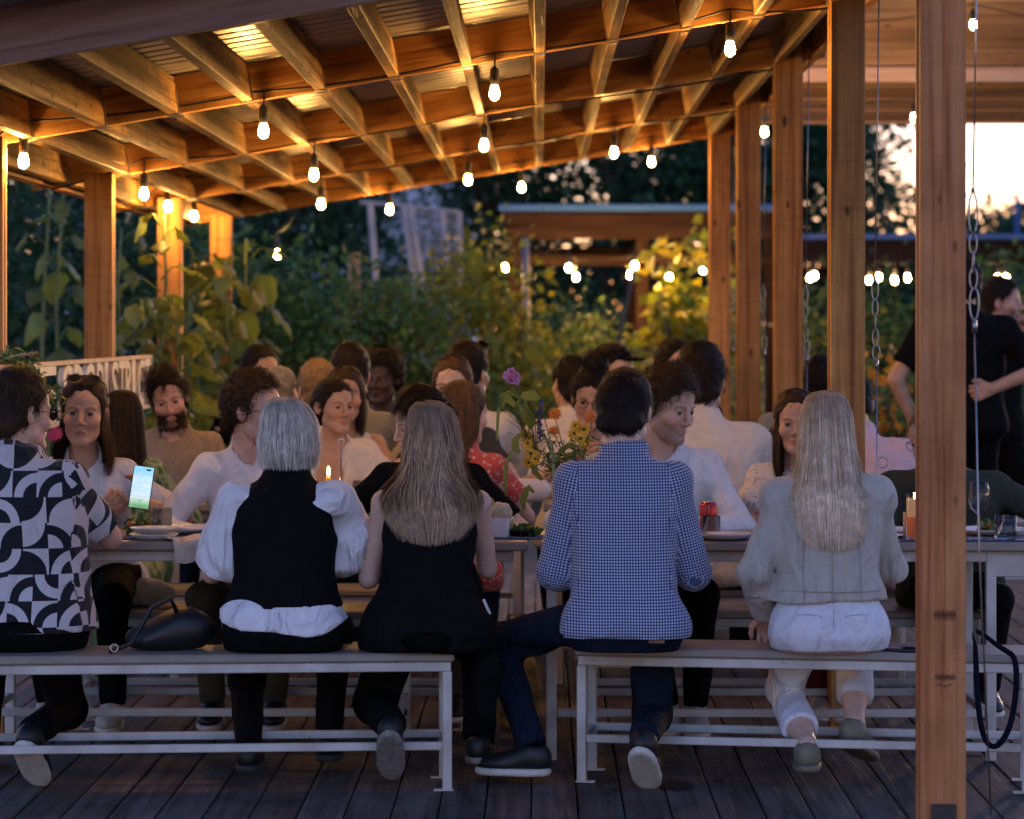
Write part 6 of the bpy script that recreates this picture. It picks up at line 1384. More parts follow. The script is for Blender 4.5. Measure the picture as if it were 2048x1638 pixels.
# --- standing at the right
person('man in black standing with his back to us, one hand behind his back', (1926, 566), 14.7, hk(Body('m', lean=.0, bulk=1.15, standing=True, hands=((-.25, .02, .05), (.12, -.165, .24)), elb=((-1, -.4, 0), (1, -.35, -.1)), feet=((-.12, .0, -.76), (.14, .0, -.76)), knee=((0, 1, 0), (0, 1, 0)), sw=.19), r=dict(fwd=(-1, -.05, -.25), palm=(0, 1, 0), curl=.8)), 0, seat=.92, hair=HS('m', DARK, n=800), skin='tan', standing=True, top=[dict(mat=C_black, sleeve=.72, armth=.026, th=.018, hem=.004)], legs=dict(mat=C_trou, waist=.16, r=(.095, .075, .062)), shoes=(S_black, S_dk), seed=71, res=.014)
person('bearded dark haired man standing beyond the man in black, hand to his chin', (2003, 606), 17.2, hk(Body('m', lean=.0, standing=True, hyaw=R(-42), hands=((-.2, .2, .1), (.02, .24, .60)), elb=((-1, -.2, 0), (1, .2, -.7)), feet=((-.12, .0, -.76), (.12, .0, -.76)), knee=((0, 1, 0), (0, 1, 0))), r=dict(fwd=(-.3, 0, 1), palm=(0, -1, 0), curl=.9)), -62, seat=.80, hair=HS('m', DARK, n=1200, L=.03, topup=.012), skin='rosy', standing=True, top=[dict(mat=C_black, sleeve=.8, hem=.004)], legs=dict(mat=C_trou), shoes=(S_black, S_dk), beard=((.03, .02, .015), .8), brow=(.03, .02, .012), seed=72, res=.0145)
for _q in PLOG: print(_q)
# ---------------------------------------------------------------- things on the tables and benches
TT = .7452
def on(px, Y, z=TT): p = at(px, 655, Y); return Vector((p.x, Y, z))
M['china'] = plain('white_china', (.66, .64, .62), rough=.25, var=.05); M['glass'] = glass_mat('drinking_glass', rough=.0, ior=1.4); M['water'] = glass_mat('water', (.93, .95, .9), ior=1.33)
M['navy_cloth'] = cm('navy_table_runner', (.018, .035, .11)); M['napkin'] = cm('cream_napkin', (.60, .54, .46), wr=.5); M['paper'] = plain('white_paper', (.68, .66, .66), rough=.7, var=.04); M['steelware'] = plain('cutlery_steel', (.6, .58, .55), rough=.2, metal=1.0)
M['bread'] = plain('crusty_bread', (.40, .23, .10), rough=.8, var=.35, scale=35, bump=.4, bscale=60); M['crumb'] = plain('pale_bread', (.58, .45, .30), rough=.85, var=.2, scale=60, bump=.3)
M['blackleather'] = plain('black_leather', (.006, .006, .0065), rough=.45, var=.2, bump=.3, bscale=120); M['brass'] = plain('brass', (.55, .42, .2), rough=.3, metal=1.0)
M['green_leafy'] = attr_mat('salad_leaf', rough=.5, spec=.4, var=.3, scale=40, trans=.2)
def mono(o, label, cat, group=None): return tag(o, label, cat, group)
def slab(nm, mat, c, d, rz, label, cat, group=None, wav=0.0, nx=14, ny=8):
    """a thin cloth or paper lying on something"""
    V, F = [], []; rg_ = random.Random(len(label)); ph = rg_.uniform(0, 6)
    for s_ in (0, 1):
        for i in range(nx + 1):
            for j in range(ny + 1):
                x, y = (i / nx - .5) * d[0], (j / ny - .5) * d[1]; V.append((x, y, (d[2] if s_ else 0) + wav * (.5 + .5 * math.sin(x * 60 + ph) * math.cos(y * 45 + ph * 2))))
    n = (nx + 1) * (ny + 1); k = ny + 1
    for i in range(nx):
        for j in range(ny): a = i * k + j; F += [(n + a, n + a + k, n + a + k + 1, n + a + 1), (a, a + 1, a + k + 1, a + k)]
    for i in range(nx): a, b = i * k, (i + 1) * k; F += [(a, b, n + b, n + a), (a + ny, n + a + ny, n + b + ny, b + ny)]
    for j in range(ny): F += [(j, n + j, n + j + 1, j + 1), (nx * k + j, nx * k + j + 1, n + nx * k + j + 1, n + nx * k + j)]
    m = MB(); m.add(V, F); o = m.build(nm, M[mat] if isinstance(mat, str) else mat, None, True); o.location = c; o.rotation_euler = (0, 0, rz); return tag(o, label, cat, group)
def plate(p, r, label, group='white plates on the tables', n=28):
    m = MB(); m.lathe([(0.001, .004), (r * .62, .004), (r * .7, .008), (r * .97, .019), (r, .021), (r * .99, .017), (r * .72, .003), (r * .6, 0), (.001, 0)], n=n); o = m.build('plate', M['china'], None, True); o.location = p; return tag(o, label, 'plate', group)
def tumbler(p, r, h, label, fill=.5, group='glass tumblers on the tables'):
    m = MB(); m.lathe([(.001, 0), (r * .92, 0), (r * .97, .004), (r, h), (r - .0022, h), (r * .93, .012), (.001, .010)], n=24); o = m.build('tumbler', M['glass'], None, True); o.location = p; tag(o, label, 'glass', group)
    if fill:
        m = MB(); m.lathe([(.001, .0115), (r * .91, .0130), (r * .95 - .001, h * fill), (.001, h * fill)], n=24); tag(m.build('water', M['water'], o, True))
    return o
def salad(p, r, label, n, cols, seed, bits=()):
    e = empty('salad', p, 0, label, 'food'); rg_ = np.random.default_rng(seed)
    C = rg_.normal(size=(n, 3)) * np.array((r * .45, r * .45, r * .16)) + np.array((0, 0, r * .28)); V, F, c = leaf_cloud(C, r * .55, rg_, cols, aspect=.8, fold=.6, droop=0)
    obj_np('leaves', V, [F], M['green_leafy'], e, False, c)
    for k, (mt, nn) in enumerate(bits):
        for i in range(nn):
            m = MB(); q = rg_.normal(size=2) * r * .45; s_ = r * rg_.uniform(.14, .22); m.lathe([(.001, -s_), (s_ * .8, -s_ * .6), (s_, 0), (s_ * .7, s_ * .6), (.001, s_ * .8)], (q[0], q[1], r * .40), 10); m.build('tomato' if k == 0 else 'cheese', mt, e, True)
    return e
TOM = plain('tomato_red', (.50, .10, .02), rough=.3); CHE = plain('yellow_cheese', (.55, .38, .10), rough=.5)
SAL = [(.10, .18, .03), (.16, .22, .04), (.07, .13, .03), (.24, .24, .06)]
# --- near table, left half
slab('table_runner', 'navy_cloth', on(335, 9.82), (.30, .20, .003), 0, 'navy cloth under the big white plate at the left', 'cloth', 'navy table cloths')
plate(on(345, 9.98, TT + .004), .135, 'big white plate with salad behind the tumbler')
plate(on(308, 9.74), .085, 'small white plate at the near table edge beside the cream napkin'); plate(on(308, 9.74, TT + .0215), .082, 'upper small white plate stacked at the near table edge')
plate(on(415, 10.10), .12, 'white plate by the cuff of the white shirted man')
salad(on(278, 9.93, TT + .012), .075, 'mixed salad with orange tomato on the big white plate', 60, SAL, 1, ((TOM, 4), (CHE, 3)))
tumbler(on(324, 9.88, TT + .0275), .036, .070, 'tumbler half full of water on the big white plate by the phone', .5)
nap = MB(); V, F = [], []
for i in range(13):
    for j in range(15):
        u, v = i / 12, j / 14; x = (u - .5) * .17 + .03 * v; y = .11 - .23 * v; z = .004 + .006 * math.sin(u * 9 + v * 3) + .004 * math.sin(v * 8)
        if y < -.07: z -= (-.07 - y) * 1.5; y = -.07 + (y + .07) * .3
        V.append((x, y, z))
V2 = [(x, y + .0, z + .003) for x, y, z in V]; F = [(i*15+j, (i+1)*15+j, (i+1)*15+j+1, i*15+j+1) for i in range(12) for j in range(14)]
nap.add(V2, F); nap.add(V, [f[::-1] for f in F]); o = nap.build('napkin', M['napkin'], None, True); o.location = on(372, 9.70); o.rotation_euler = (0, 0, .35); tag(o, 'cream napkin hanging over the near table edge left of the bob haired woman', 'napkin')
# phone held up by the woman with the sunglasses
ph = empty('phone', at(283, 975, 10.10), 0, 'phone held up with its bright screen towards us', 'phone'); ph.rotation_euler = (R(-8), R(8), R(4))
m = MB(); m.box((0, 0, 0), (.0745, .0085, .155), bev=.004); m.build('case', M['blackleather'], ph)
def screen_mat():
    m = bpy.data.materials.new('lit_phone_screen'); nt, lk, b = nodes_of(m); tc = N(nt, 'ShaderNodeTexCoord'); sp = N(nt, 'ShaderNodeSeparateXYZ'); lk.new(tc.outputs['Object'], sp.inputs[0])
    no = N(nt, 'ShaderNodeTexNoise', Scale=55.0, Detail=5.0); lk.new(tc.outputs['Object'], no.inputs['Vector'])
    z = N(nt, 'ShaderNodeMapRange'); lk.new(sp.outputs[2], z.inputs[0]); z.inputs[1].default_value = -.074; z.inputs[2].default_value = .074
    ad = N(nt, 'ShaderNodeMath', operation='MULTIPLY_ADD'); lk.new(no.outputs['Fac'], ad.inputs[0]); ad.inputs[1].default_value = .22; lk.new(z.outputs[0], ad.inputs[2])
    rp = ramp(nt, [(.08, (.10, .32, .10)), (.24, (.30, .55, .25)), (.33, (.75, .85, .8)), (.55, (.62, .80, .98)), (.80, (.70, .9, 1)), (1.0, (.35, .75, .95))]); lk.new(ad.outputs[0], rp.inputs[0])
    # a street lamp and doorway shapes in the picture on the screen
    br = N(nt, 'ShaderNodeTexBrick', Scale=16.0); br.inputs['Color1'].default_value = (1, 1, 1, 1); br.inputs['Color2'].default_value = (.75, .8, .88, 1); br.inputs['Mortar'].default_value = (.5, .6, .75, 1); br.inputs['Mortar Size'].default_value = .012
    mp = N(nt, 'ShaderNodeMapping'); mp.inputs['Rotation'].default_value = (R(90), 0, 0); lk.new(tc.outputs['Object'], mp.inputs['Vector']); lk.new(mp.outputs[0], br.inputs['Vector'])
    mm = N(nt, 'ShaderNodeMix', data_type='RGBA', blend_type='MULTIPLY'); mm.inputs[0].default_value = .7; lk.new(rp.outputs[0], mm.inputs[6]); lk.new(br.outputs['Color'], mm.inputs[7])
    b.inputs['Base Color'].default_value = (0, 0, 0, 1); b.inputs['Roughness'].default_value = .1; lk.new(mm.outputs[2], b.inputs['Emission Color']); b.inputs['Emission Strength'].default_value = .16
    return m
m = MB(); m.box((0, -.0046, 0), (.069, .001, .148)); m.build('screen', screen_mat(), ph)
m = MB(); m.box((.017, -.0054, .064), (.016, .0006, .006)); m.build('screen_icon', plain('screen_icon', (.02, .1, .12)), ph)
# under and behind the near table
m = MB(); G_ = Grid((-.13, -.09, -.02), (.13, .09, .13), .010); d_ = G_.ell((0, 0, .045), (.115, .07, .055)); d_ = np.maximum(folds(G_, d_, .004, 4), .004 - G_.z); P_, Q_ = nets(d_, G_.lo, .01); o = obj_np('cushion_bag', P_, [Q_], cm('cream_canvas', (.50, .44, .33)), None, True); o.location = on(292, 10.55, .439); tag(o, 'round cream cloth bag resting on the bench across the table', 'bag')
slab('wallet', plain('copper_wallet', (.40, .18, .10), rough=.3), on(338, 10.43, .439), (.075, .05, .012), .1, 'small copper coloured wallet on the bench in front of the cream bag', 'wallet')
# right end of the left near table
plate(on(690, 9.82), .11, 'white plate between the bob haired and the long haired woman'); tumbler(on(700, 10.05), .036, .075, 'tumbler just left of the long haired woman', .3)
slab('table_runner', 'navy_cloth', on(1000, 9.83), (.30, .18, .003), 0, 'navy cloth under the white bread box', 'cloth', 'navy table cloths')
bx = empty('bread_box', on(985, 9.84, TT + .004), -.12, 'white paper box full of bread and crackers', 'box')
m = MB()
for (c, d) in (((0, -.055, .034), (.115, .003, .066)), ((0, .055, .034), (.115, .003, .066)), ((-.056, 0, .034), (.003, .107, .066)), ((.056, 0, .034), (.003, .107, .066)), ((0, 0, .002), (.115, .11, .003))): m.box(c, d)
m.build('carton', M['paper'], bx)
def loaf(c, r, seed, nm='bread_roll', mat='bread', hole=0.0, rot=None):
    h = max(r) / 9; G = Grid(-np.array(r) * 1.4, np.array(r) * 1.4, h); d = G.ell((0, 0, 0), r)
    if hole: d = smax(d, -G.ell((0, 0, 0), (hole, r[1] * 2, hole)), .01)
    rr = np.random.default_rng(seed); d = d + F32(min(r) * .10) * np.sin(G.x / r[0] * 6 + rr.uniform(0, 6)) * np.sin(G.z / r[2] * 5 + rr.uniform(0, 6)); P, Q = nets(d, G.lo, h); o = obj_np(nm, P, [Q], M[mat], None, True); o.location = c
    if rot: o.rotation_euler = rot
    return o
q0 = Vector(bx.location)
for c, r, mt, hl, rt, lab in (((-.025, .0, .092), (.036, .020, .048), 'bread', .012, (.2, .2, .1), 'ring shaped roll standing in the white bread box'), ((.030, -.01, .085), (.040, .026, .034), 'crumb', 0, (.1, .4, .3), 'pale floury roll on the right in the bread box'), ((-.045, .02, .065), (.03, .03, .05), 'bread', 0, (0, -.3, 0), 'brown crust at the left of the bread box'), ((.035, .02, .06), (.042, .03, .03), 'crumb', 0, (0, .5, .2), 'torn pale bread piece leaning out of the bread box')):
    o = loaf(q0 + Vector(c), r, int(r[0] * 999), 'bread_roll', mt, hl, rt); tag(o, lab, 'bread', 'bread in the box')
salad(on(1047, 9.88, TT), .06, 'green lettuce bowl contents left of the gingham shirt', 90, [(.06, .16, .02), (.09, .20, .03), (.05, .12, .02)], 3)
m = MB(); m.lathe([(.001, 0), (.04, 0), (.058, .02), (.062, .028), (.056, .02), (.03, .005), (.001, .004)], n=20); o = m.build('bowl', M['blackleather'], None, True); o.location = on(1047, 9.88, TT); tag(o, 'low dark bowl under the green lettuce', 'bowl')
# --- near table, right half
slab('table_runner', 'navy_cloth', on(1440, 9.84), (.34, .26, .003), 0, 'navy cloth under the red can', 'cloth', 'navy table cloths')
cn = empty('drink_can', on(1417, 10.02, TT + .003), 0, 'red drink can beside the white tee sleeve', 'can')
m = MB(); m.lathe([(.001, .002), (.022, 0), (.026, .004), (.031, .012), (.031, .098), (.0265, .108)], n=22); m.build('body', plain('red_can_paint', (.50, .035, .025), rough=.25, metal=.4), cn, True)
m = MB(); m.lathe([(.0265, .108), (.0265, .1105), (.024, .110), (.023, .106), (.001, .106)], n=22); m.build('lid', M['steelware'], cn, True)
m = MB(); m.lathe([(.0313, .035), (.0313, .060)], n=22); m.build('label_band', plain('can_label', (.36, .02, .02), rough=.3), cn, True)
tumbler(on(1422, 9.80, TT + .003), .033, .075, 'tumbler in front of the red can', .25); plate(on(1448, 9.74, TT + .003), .095, 'white plate with paper napkin left of the blonde woman')
slab('napkin', 'paper', on(1446, 9.72, TT + .022), (.10, .09, .002), .2, 'folded white paper napkin on the plate left of the blonde woman', 'napkin', None, .003)
slab('table_runner', 'navy_cloth', on(1900, 9.76), (.62, .22, .003), 0, 'navy runner along the table edge at the right', 'cloth', 'navy table cloths')
slab('paper', 'paper', on(1782, 9.80, TT + .004), (.12, .10, .002), .12, 'white papers on the navy runner left of the candle', 'paper', None, .010); plate(on(1790, 9.98, TT + .002), .10, 'white plate behind the papers left of the candle')
cdl = empty('candle', on(1829, 9.70, TT + .004), 0, 'tall glass candle, orange below and glowing cream above', 'candle')
m = MB(); m.lathe([(.001, 0), (.0285, 0), (.0295, .155), (.0275, .155), (.0268, .006), (.001, .006)], n=24); m.build('glass', M['glass'], cdl, True)
m = MB(); m.lathe([(.001, .007), (.0262, .007), (.0266, .078), (.001, .078)], n=24); _ow = plain('orange_wax', (.70, .20, .07), rough=.4); _n = _ow.node_tree.nodes['Principled BSDF']; _n.inputs['Emission Color'].default_value = (1, .22, .05, 1); _n.inputs['Emission Strength'].default_value = .10; m.build('orange_wax', _ow, cdl, True)  # emission stands in for flame light showing through the orange wax
_gw = plain('glowing_wax', (.75, .55, .38), rough=.5); _n = _gw.node_tree.nodes['Principled BSDF']; _n.inputs['Emission Color'].default_value = (1, .55, .25, 1); _n.inputs['Emission Strength'].default_value = .16  # flame glow put into the upper wax as emission too
m = MB(); m.lathe([(.001, .0785), (.0266, .0785), (.0270, .140), (.020, .134), (.001, .132)], n=24); m.build('cream_wax', _gw, cdl, True)
m = MB(); m.lathe([(.001, .136), (.004, .142), (.0035, .150), (.001, .160)], n=10); m.build('flame', emit_mat('candle_flame', (1, .62, .25), 14), cdl, True)
o = slab('menu_card', plain('wooden_card', (.5, .33, .2), rough=.6), on(1809, 9.72, TT + .05), (.004, .05, .092), 0, 'small wooden card leaning against the tall candle', 'card'); o.location.z = TT + .004
wg = empty('wine_glass', on(1958, 9.74, TT + .004), 0, 'empty stemmed wine glass beside the nearest post', 'glass')
m = MB(); m.lathe([(.001, .084), (.012, .087), (.028, .104), (.0365, .130), (.0355, .155), (.0295, .192), (.0283, .192), (.0342, .155), (.0352, .130), (.027, .106), (.010, .090), (.001, .088)], n=26); m.build('bowl', M['glass'], wg, True)
m = MB(); m.lathe([(.001, 0), (.034, 0), (.034, .002), (.008, .007), (.0042, .014), (.0038, .07), (.006, .083), (.001, .0835)], n=22); m.build('stem', M['glass'], wg, True)
tumbler(on(2011, 9.72, TT + .004), .038, .080, 'tumbler of water at the right end of the table', .45)
plate(on(1985, 9.96, TT + .004), .13, 'white plate with salad behind the wine glass'); salad(on(1985, 9.94, TT + .018), .06, 'salad on the plate behind the wine glass', 50, SAL, 8, ((TOM, 3),))
# --- second row tables
def on2(px, Y): return on(px, Y, TT)
plate(on2(700, 11.85), .12, 'white plate beside the small yellow candle'); tumbler(on2(722, 12.0), .036, .08, 'tumbler on the second table behind the bob haired woman', .4)
cs = empty('card_stand', on2(682, 11.9), 0, 'slim metal card stand with a clip on the second table', 'card stand'); m = MB(); m.lathe([(.001, 0), (.028, 0), (.028, .004), (.004, .008), (.003, .235), (.001, .236)], n=14); m.build('rod', M['steelware'], cs, True)
m = MB(); m.tube([(.012 * math.cos(a), 0, .247 + .014 * math.sin(a)) for a in np.linspace(-1.5, 4.7, 15)], .003, 6); m.build('clip', M['steelware'], cs, True)
yc = empty('candle', on2(657, 11.95), 0, 'small yellow taper candle burning on the second table', 'candle'); m = MB(); m.lathe([(.001, 0), (.012, 0), (.011, .095), (.001, .097)], n=14); m.build('wax', plain('yellow_wax', (.70, .42, .06), rough=.4), yc, True)
m = MB(); m.tube([(.0, 0, .095), (0, 0, .105)], .001, 5); m.build('wick', M['black_rubber'], yc); m = MB(); m.lathe([(.001, .103), (.0055, .112), (.0045, .125), (.001, .142)], n=10); m.build('flame', emit_mat('taper_flame', (1, .6, .22), 14), yc, True)
for px, Y, lab, sd in ((1008, 11.95, 'white paper bread bag left of the bouquet on the second table', 5), (1058, 11.85, 'white paper bread bag behind the bouquet stems', 6)):
    e = empty('bread_bag', on2(px, Y), 0, lab, 'bag', 'paper bread bags'); G_ = Grid((-.12, -.08, -.01), (.12, .08, .13), .009); d_ = smax(G_.ell((0, 0, .05), (.095, .055, .062)), -G_.ell((0, 0, .125), (.08, .04, .055)), .01); d_ = np.maximum(folds(G_, d_, .003, sd), .002 - G_.z); P_, Q_ = nets(d_, G_.lo, .009); obj_np('paper_bag', P_, [Q_], M['paper'], e, True)
    o = loaf(on2(px, Y) + Vector((0, 0, .078)), (.055, .028, .03), sd); tag(o, 'bread heaped in the %s' % lab, 'bread')
m = MB(); m.box((0, 0, .012), (.34, .12, .024), bev=.004); o = m.build('serving_board', plain('serving_board', (.36, .24, .13), rough=.6), None); o.location = on2(1040, 12.15); tag(o, 'long wooden serving board on the second table behind the bouquet', 'board')
o = loaf(on2(1010, 12.15) + Vector((0, 0, .055)), (.06, .035, .035), 9); tag(o, 'round brown loaf on the serving board', 'bread')
plate(on2(1490, 11.85), .14, 'white plate of greens at the elbow of the brown haired woman'); salad(on2(1495, 11.85) + Vector((0, 0, .012)), .09, 'green and yellow salad by the elbow of the brown haired woman', 80, SAL, 12, ((TOM, 2), (CHE, 4)))
plate(on2(1440, 12.05), .12, 'white plate behind the cream sweater man')
k_ = MB(); a, b = on2(1462, 11.78) + Vector((0, 0, .075)), on2(1490, 11.72) + Vector((0, 0, .01)); k_.tube([a, a.lerp(b, .5) + Vector((0, 0, .006)), b], [.004, .005, .007], 6); tag(k_.build('knife', M['steelware'], None, True), 'steel knife leaning on the plate of greens', 'knife')
# --- third row tables, small and out of focus
for px, Y, lab in ((520, 14.1, 'far white plate behind the curly haired man'), (870, 14.1, 'far white plate behind the dark haired man in black'), (1090, 14.1, 'far white plate behind the bouquet'), (1560, 14.1, 'far white plate between the right hand posts')): plate(on2(px, Y), .12, lab, n=14)
# --- bouquets
def flower(e, tip, col, r, n, nm='flower_head', layers=2, cup=.35, tilt=(0, -.5, .6), seed=0, core=None):
    rg_ = np.random.default_rng(seed); t = Vector(tilt).normalized(); q = t.to_track_quat('Z', 'Y').to_matrix(); m = MB()
    for L in range(layers):
        rr = r * (1 - .28 * L); c = cup + .35 * L
        for i in range(n):
            a = 2 * math.pi * (i + .5 * L) / n + rg_.normal() * .06; u, v = Vector((math.cos(a), math.sin(a), 0)), Vector((-math.sin(a), math.cos(a), 0)); w = rr * 2.2 / n + .001; b = Vector((0, 0, .002 * L))
            P = [b, b + u * rr * .55 + v * w + Vector((0, 0, rr * c * .4)), b + u * rr + Vector((0, 0, rr * c * .5 + rg_.normal() * rr * .08)), b + u * rr * .55 - v * w + Vector((0, 0, rr * c * .4)), b + u * rr * .55 + Vector((0, 0, rr * c * .5))]
            m.add([Vector(tip) + q @ p for p in P], [(0, 1, 4), (1, 2, 4), (2, 3, 4), (3, 0, 4)])
    o = m.build(nm, col, e, False)
    if core: k = MB(); k.lathe([(.001, .0), (r * .3, .002), (r * .22, r * .22), (.001, r * .28)], Vector(tip), 10, q); k.build('core', core, o, True)
ORG = plain('marigold_orange', (.72, .18, .015), rough=.7, var=.25, scale=120); YEL = plain('yellow_petal', (.75, .42, .02), rough=.6, var=.2, scale=80); MAU = plain('mauve_petal', (.42, .17, .38), rough=.6, var=.25, scale=90); VIO = plain('violet_salvia', (.07, .04, .22), rough=.7, var=.3, scale=150); PNK = plain('pink_zinnia', (.72, .07, .16), rough=.7, var=.25, scale=120); SEED = plain('seed_core', (.12, .06, .02), rough=.8)
M['petalgreen'] = attr_mat('bouquet_leaf', rough=.5, spec=.35, var=.3, scale=30, trans=.3)
bq = empty('bouquet', on(1130, 10.02), 0, 'loose wildflower bouquet in a glass vase in the middle of the near tables', 'bouquet'); BO = Vector(bq.location); BY = 10.02
m = MB(); m.lathe([(.001, 0), (.032, 0), (.036, .03), (.028, .09), (.030, .135), (.0275, .135), (.0255, .09), (.033, .03), (.001, .006)], n=20); m.build('vase', M['glass'], bq, True)
B_ = lambda px, py, dy=0: at(px, py, BY + dy) - BO
def stem(px, py, dy=0, r=.0022, base=(0, 0), bow=.02, nm='stem', mat='stem'):
    a = Vector((base[0], base[1], .02)); mth = Vector((base[0] * 1.2 + .004, base[1], .135)); t = B_(px, py, dy); mid = mth.lerp(t, .5) + Vector((bow, 0, .015)); m = MB(); m.tube([a, mth, mth.lerp(mid, .6), mid, mid.lerp(t, .6), t], [r * 1.3, r * 1.2, r, r, r * .9, r * .8], 6); m.build(nm, M[mat], bq, True); return t
t = stem(1024, 775, .0, .003, (-.01, 0), .03)
for i, (px, py) in enumerate(((1016, 752), (1024, 745), (1032, 755), (1020, 762), (1029, 763))): flower(bq, B_(px, py, .01 * i - .02), MAU, .020, 5, 'snapdragon', 2, .9, ((i - 2) * .3, -.6, .3), i)
for i, (px, py, dy, r) in enumerate(((1110, 829, -.04, .024), (1184, 836, -.05, .024), (1108, 863, .03, .020))):
    t = stem(px, py + 6, dy, base=(.01 * i - .01, .005)); flower(bq, B_(px, py, dy), ORG, r * 1.15, 15, 'marigold', 4, .45, (.25 * (i == 1), -.8, .5), 20 + i)
for i, (px, py, dy) in enumerate(((1152, 852, 0), (1168, 860, .03), (1160, 878, -.03), (1172, 884, .0), (1148, 868, .02), (1050, 872, .02), (1057, 888, 0), (1062, 908, -.02), (1056, 926, .02), (1072, 918, .0))):
    stem(px, py + 4, dy, .0016, (.004 * (i % 4) - .008, .004 * (i % 3))); flower(bq, B_(px, py, dy), YEL, .027, 9, 'yellow_daisy', 2, .3, ((i % 3 - 1) * .5, -.8, .35), 40 + i, SEED)
for i in range(16):
    px, py = 1080 + 3 * math.sin(i * 2.1), 800 + i * 5.5; flower(bq, B_(px, py, .005 * (i % 3)), VIO, .0095, 5, 'salvia_floret', 1, .6, (math.sin(i * 2.4), math.cos(i * 2.4), .4), 60 + i)
stem(1079, 800, 0, .002, (0, .01), -.005)
m = MB(); m.tube([B_(px, py, -.03) for px, py in ((1122, 985), (1108, 950), (1106, 915), (1104, 893), (1098, 880), (1088, 876), (1080, 884))], [.006, .0065, .007, .007, .0065, .005, .003], 8); m.build('drooping_tassel', plain('pale_green_tassel', (.30, .34, .14), rough=.8, var=.2, scale=90, bump=.5), bq, True)
def blade(pts, w, nm='leaf', dy=0):
    P = [B_(px, py, dy) for px, py in pts]; m = MB(); V = []; n = len(P)
    for i, p in enumerate(P):
        t = (P[min(i+1, n-1)] - P[max(i-1, 0)]).normalized(); s_ = t.cross(Vector((0, 1, .25))).normalized(); ww = w * math.sin(math.pi * (i + .6) / (n + .2)) ; V += [p - s_ * ww, p + Vector((0, -.004, 0)), p + s_ * ww]
    m.add(V, [q for i in range(n - 1) for q in ((i*3, i*3+1, i*3+4, i*3+3), (i*3+1, i*3+2, i*3+5, i*3+4))]); m.build(nm, M['sunleaf'], bq, True)
for pts, w in ((((1040, 800), (1018, 782), (1002, 792), (996, 830), (994, 868), (994, 882)), .006), (((1030, 812), (1015, 795), (1005, 800), (1000, 815)), .018), (((1036, 808), (1052, 792), (1066, 790), (1080, 800)), .02), (((1040, 795), (1055, 835), (1066, 850), (1070, 842)), .022), (((1068, 985), (1058, 975), (1050, 985), (1046, 1002), (1048, 1020)), .014), (((1022, 905), (1012, 930), (1010, 955), (1012, 990)), .008), (((1085, 960), (1070, 945), (1068, 925), (1070, 915)), .012), (((1040, 868), (1030, 880), (1032, 900), (1040, 905)), .014), (((1120, 940), (1135, 915), (1150, 905), (1170, 900)), .010), (((1110, 935), (1122, 900), (1140, 890), (1158, 893)), .010)): blade(pts, w)
rg_ = np.random.default_rng(9); n = 520; u = rg_.uniform(0, 1, n) ** .8; base_ = np.array(B_(1122, 965)); tips_ = np.array([np.array(B_(rg_.uniform(1050, 1205), rg_.uniform(850, 930), rg_.uniform(-.08, .08))) for _ in range(n)]); C = base_ + (tips_ - base_) * u[:, None]
V, F, c = leaf_cloud(C, .026, rg_, GREENS['mid'] + GREENS['olive'], aspect=.28, droop=-.3); o = obj_np('foliage', V, [F], M['petalgreen'], bq, False, c); o['kind'] = 'stuff'
# wispy panicle grass
m = MB()
for i in range(60):
    a = B_(1072, 905, 0); k = rg_.uniform(0, 1); t = B_(1035 + 30 * k + rg_.normal() * 24, 835 + 30 * rg_.normal(), rg_.uniform(-.06, .06)); m.tube([a, a.lerp(t, .6) + Vector((0, 0, .015)), t], .0007, 3)
    m.box(t, (.003, .003, .003))
o = m.build('seed_spray', M['sunleaf'], bq); o['kind'] = 'stuff'
# second bouquet at the far left: pampas, greens and a pink zinnia
b2 = empty('bouquet', on(40, 10.0), 0, 'bouquet with dry plume, greens and a pink zinnia at the left edge', 'bouquet'); BO2 = Vector(b2.location); B2 = lambda px, py, dy=0: at(px, py, 10.0 + dy) - BO2
m = MB(); m.lathe([(.001, 0), (.034, 0), (.038, .04), (.030, .12), (.0275, .12), (.035, .04), (.001, .006)], n=20); m.build('vase', M['glass'], b2, True)
def stem2(pts, r, mat='stem', nm='stem'): m = MB(); m.tube([Vector((0, 0, .02)), Vector((0, 0, .12))] + [B2(*p) for p in pts], r, 6); m.build(nm, M[mat], b2, True)
stem2([(70, 950), (104, 880)], .003); flower(b2, B2(110, 870, -.05), PNK, .034, 18, 'zinnia', 5, .35, (-.1, -.75, .55), 5)
PAM = plain('dry_plume', (.42, .32, .18), rough=.9, var=.3, scale=150)
m = MB(); pts = [B2(-40, 730, -.03), B2(10, 718, -.03), B2(45, 709, -.03), B2(72, 707, -.03)]; m.tube(pts, [.004, .006, .0055, .002], 6)
for i in range(120):
    k = rg_.uniform(0, 2.99); p = pts[int(k)].lerp(pts[int(k) + 1], k % 1); d = Vector((.5 + rg_.uniform(0, .5), rg_.normal() * .3, rg_.normal() * .6)).normalized() * .016; m.tube([p, p + d], .0011, 3)
m.build('plume', PAM, b2)
for i, (px, py) in enumerate(((5, 700), (14, 690), (22, 705), (0, 720))): stem2([(px - 4, 860), (px, 780), (px, py)], .0045, 'stem', 'grass_stalk')
C = np.concatenate([rg_.normal(size=(160, 3)) * .028 + np.array(B2(px, py)) for px, py in ((20, 735), (45, 752), (8, 770), (60, 790), (88, 800))]); V, F, c = leaf_cloud(C, .035, rg_, GREENS['mid'], aspect=.35); o = obj_np('foliage', V, [F], M['petalgreen'], b2, False, c); o['kind'] = 'stuff'
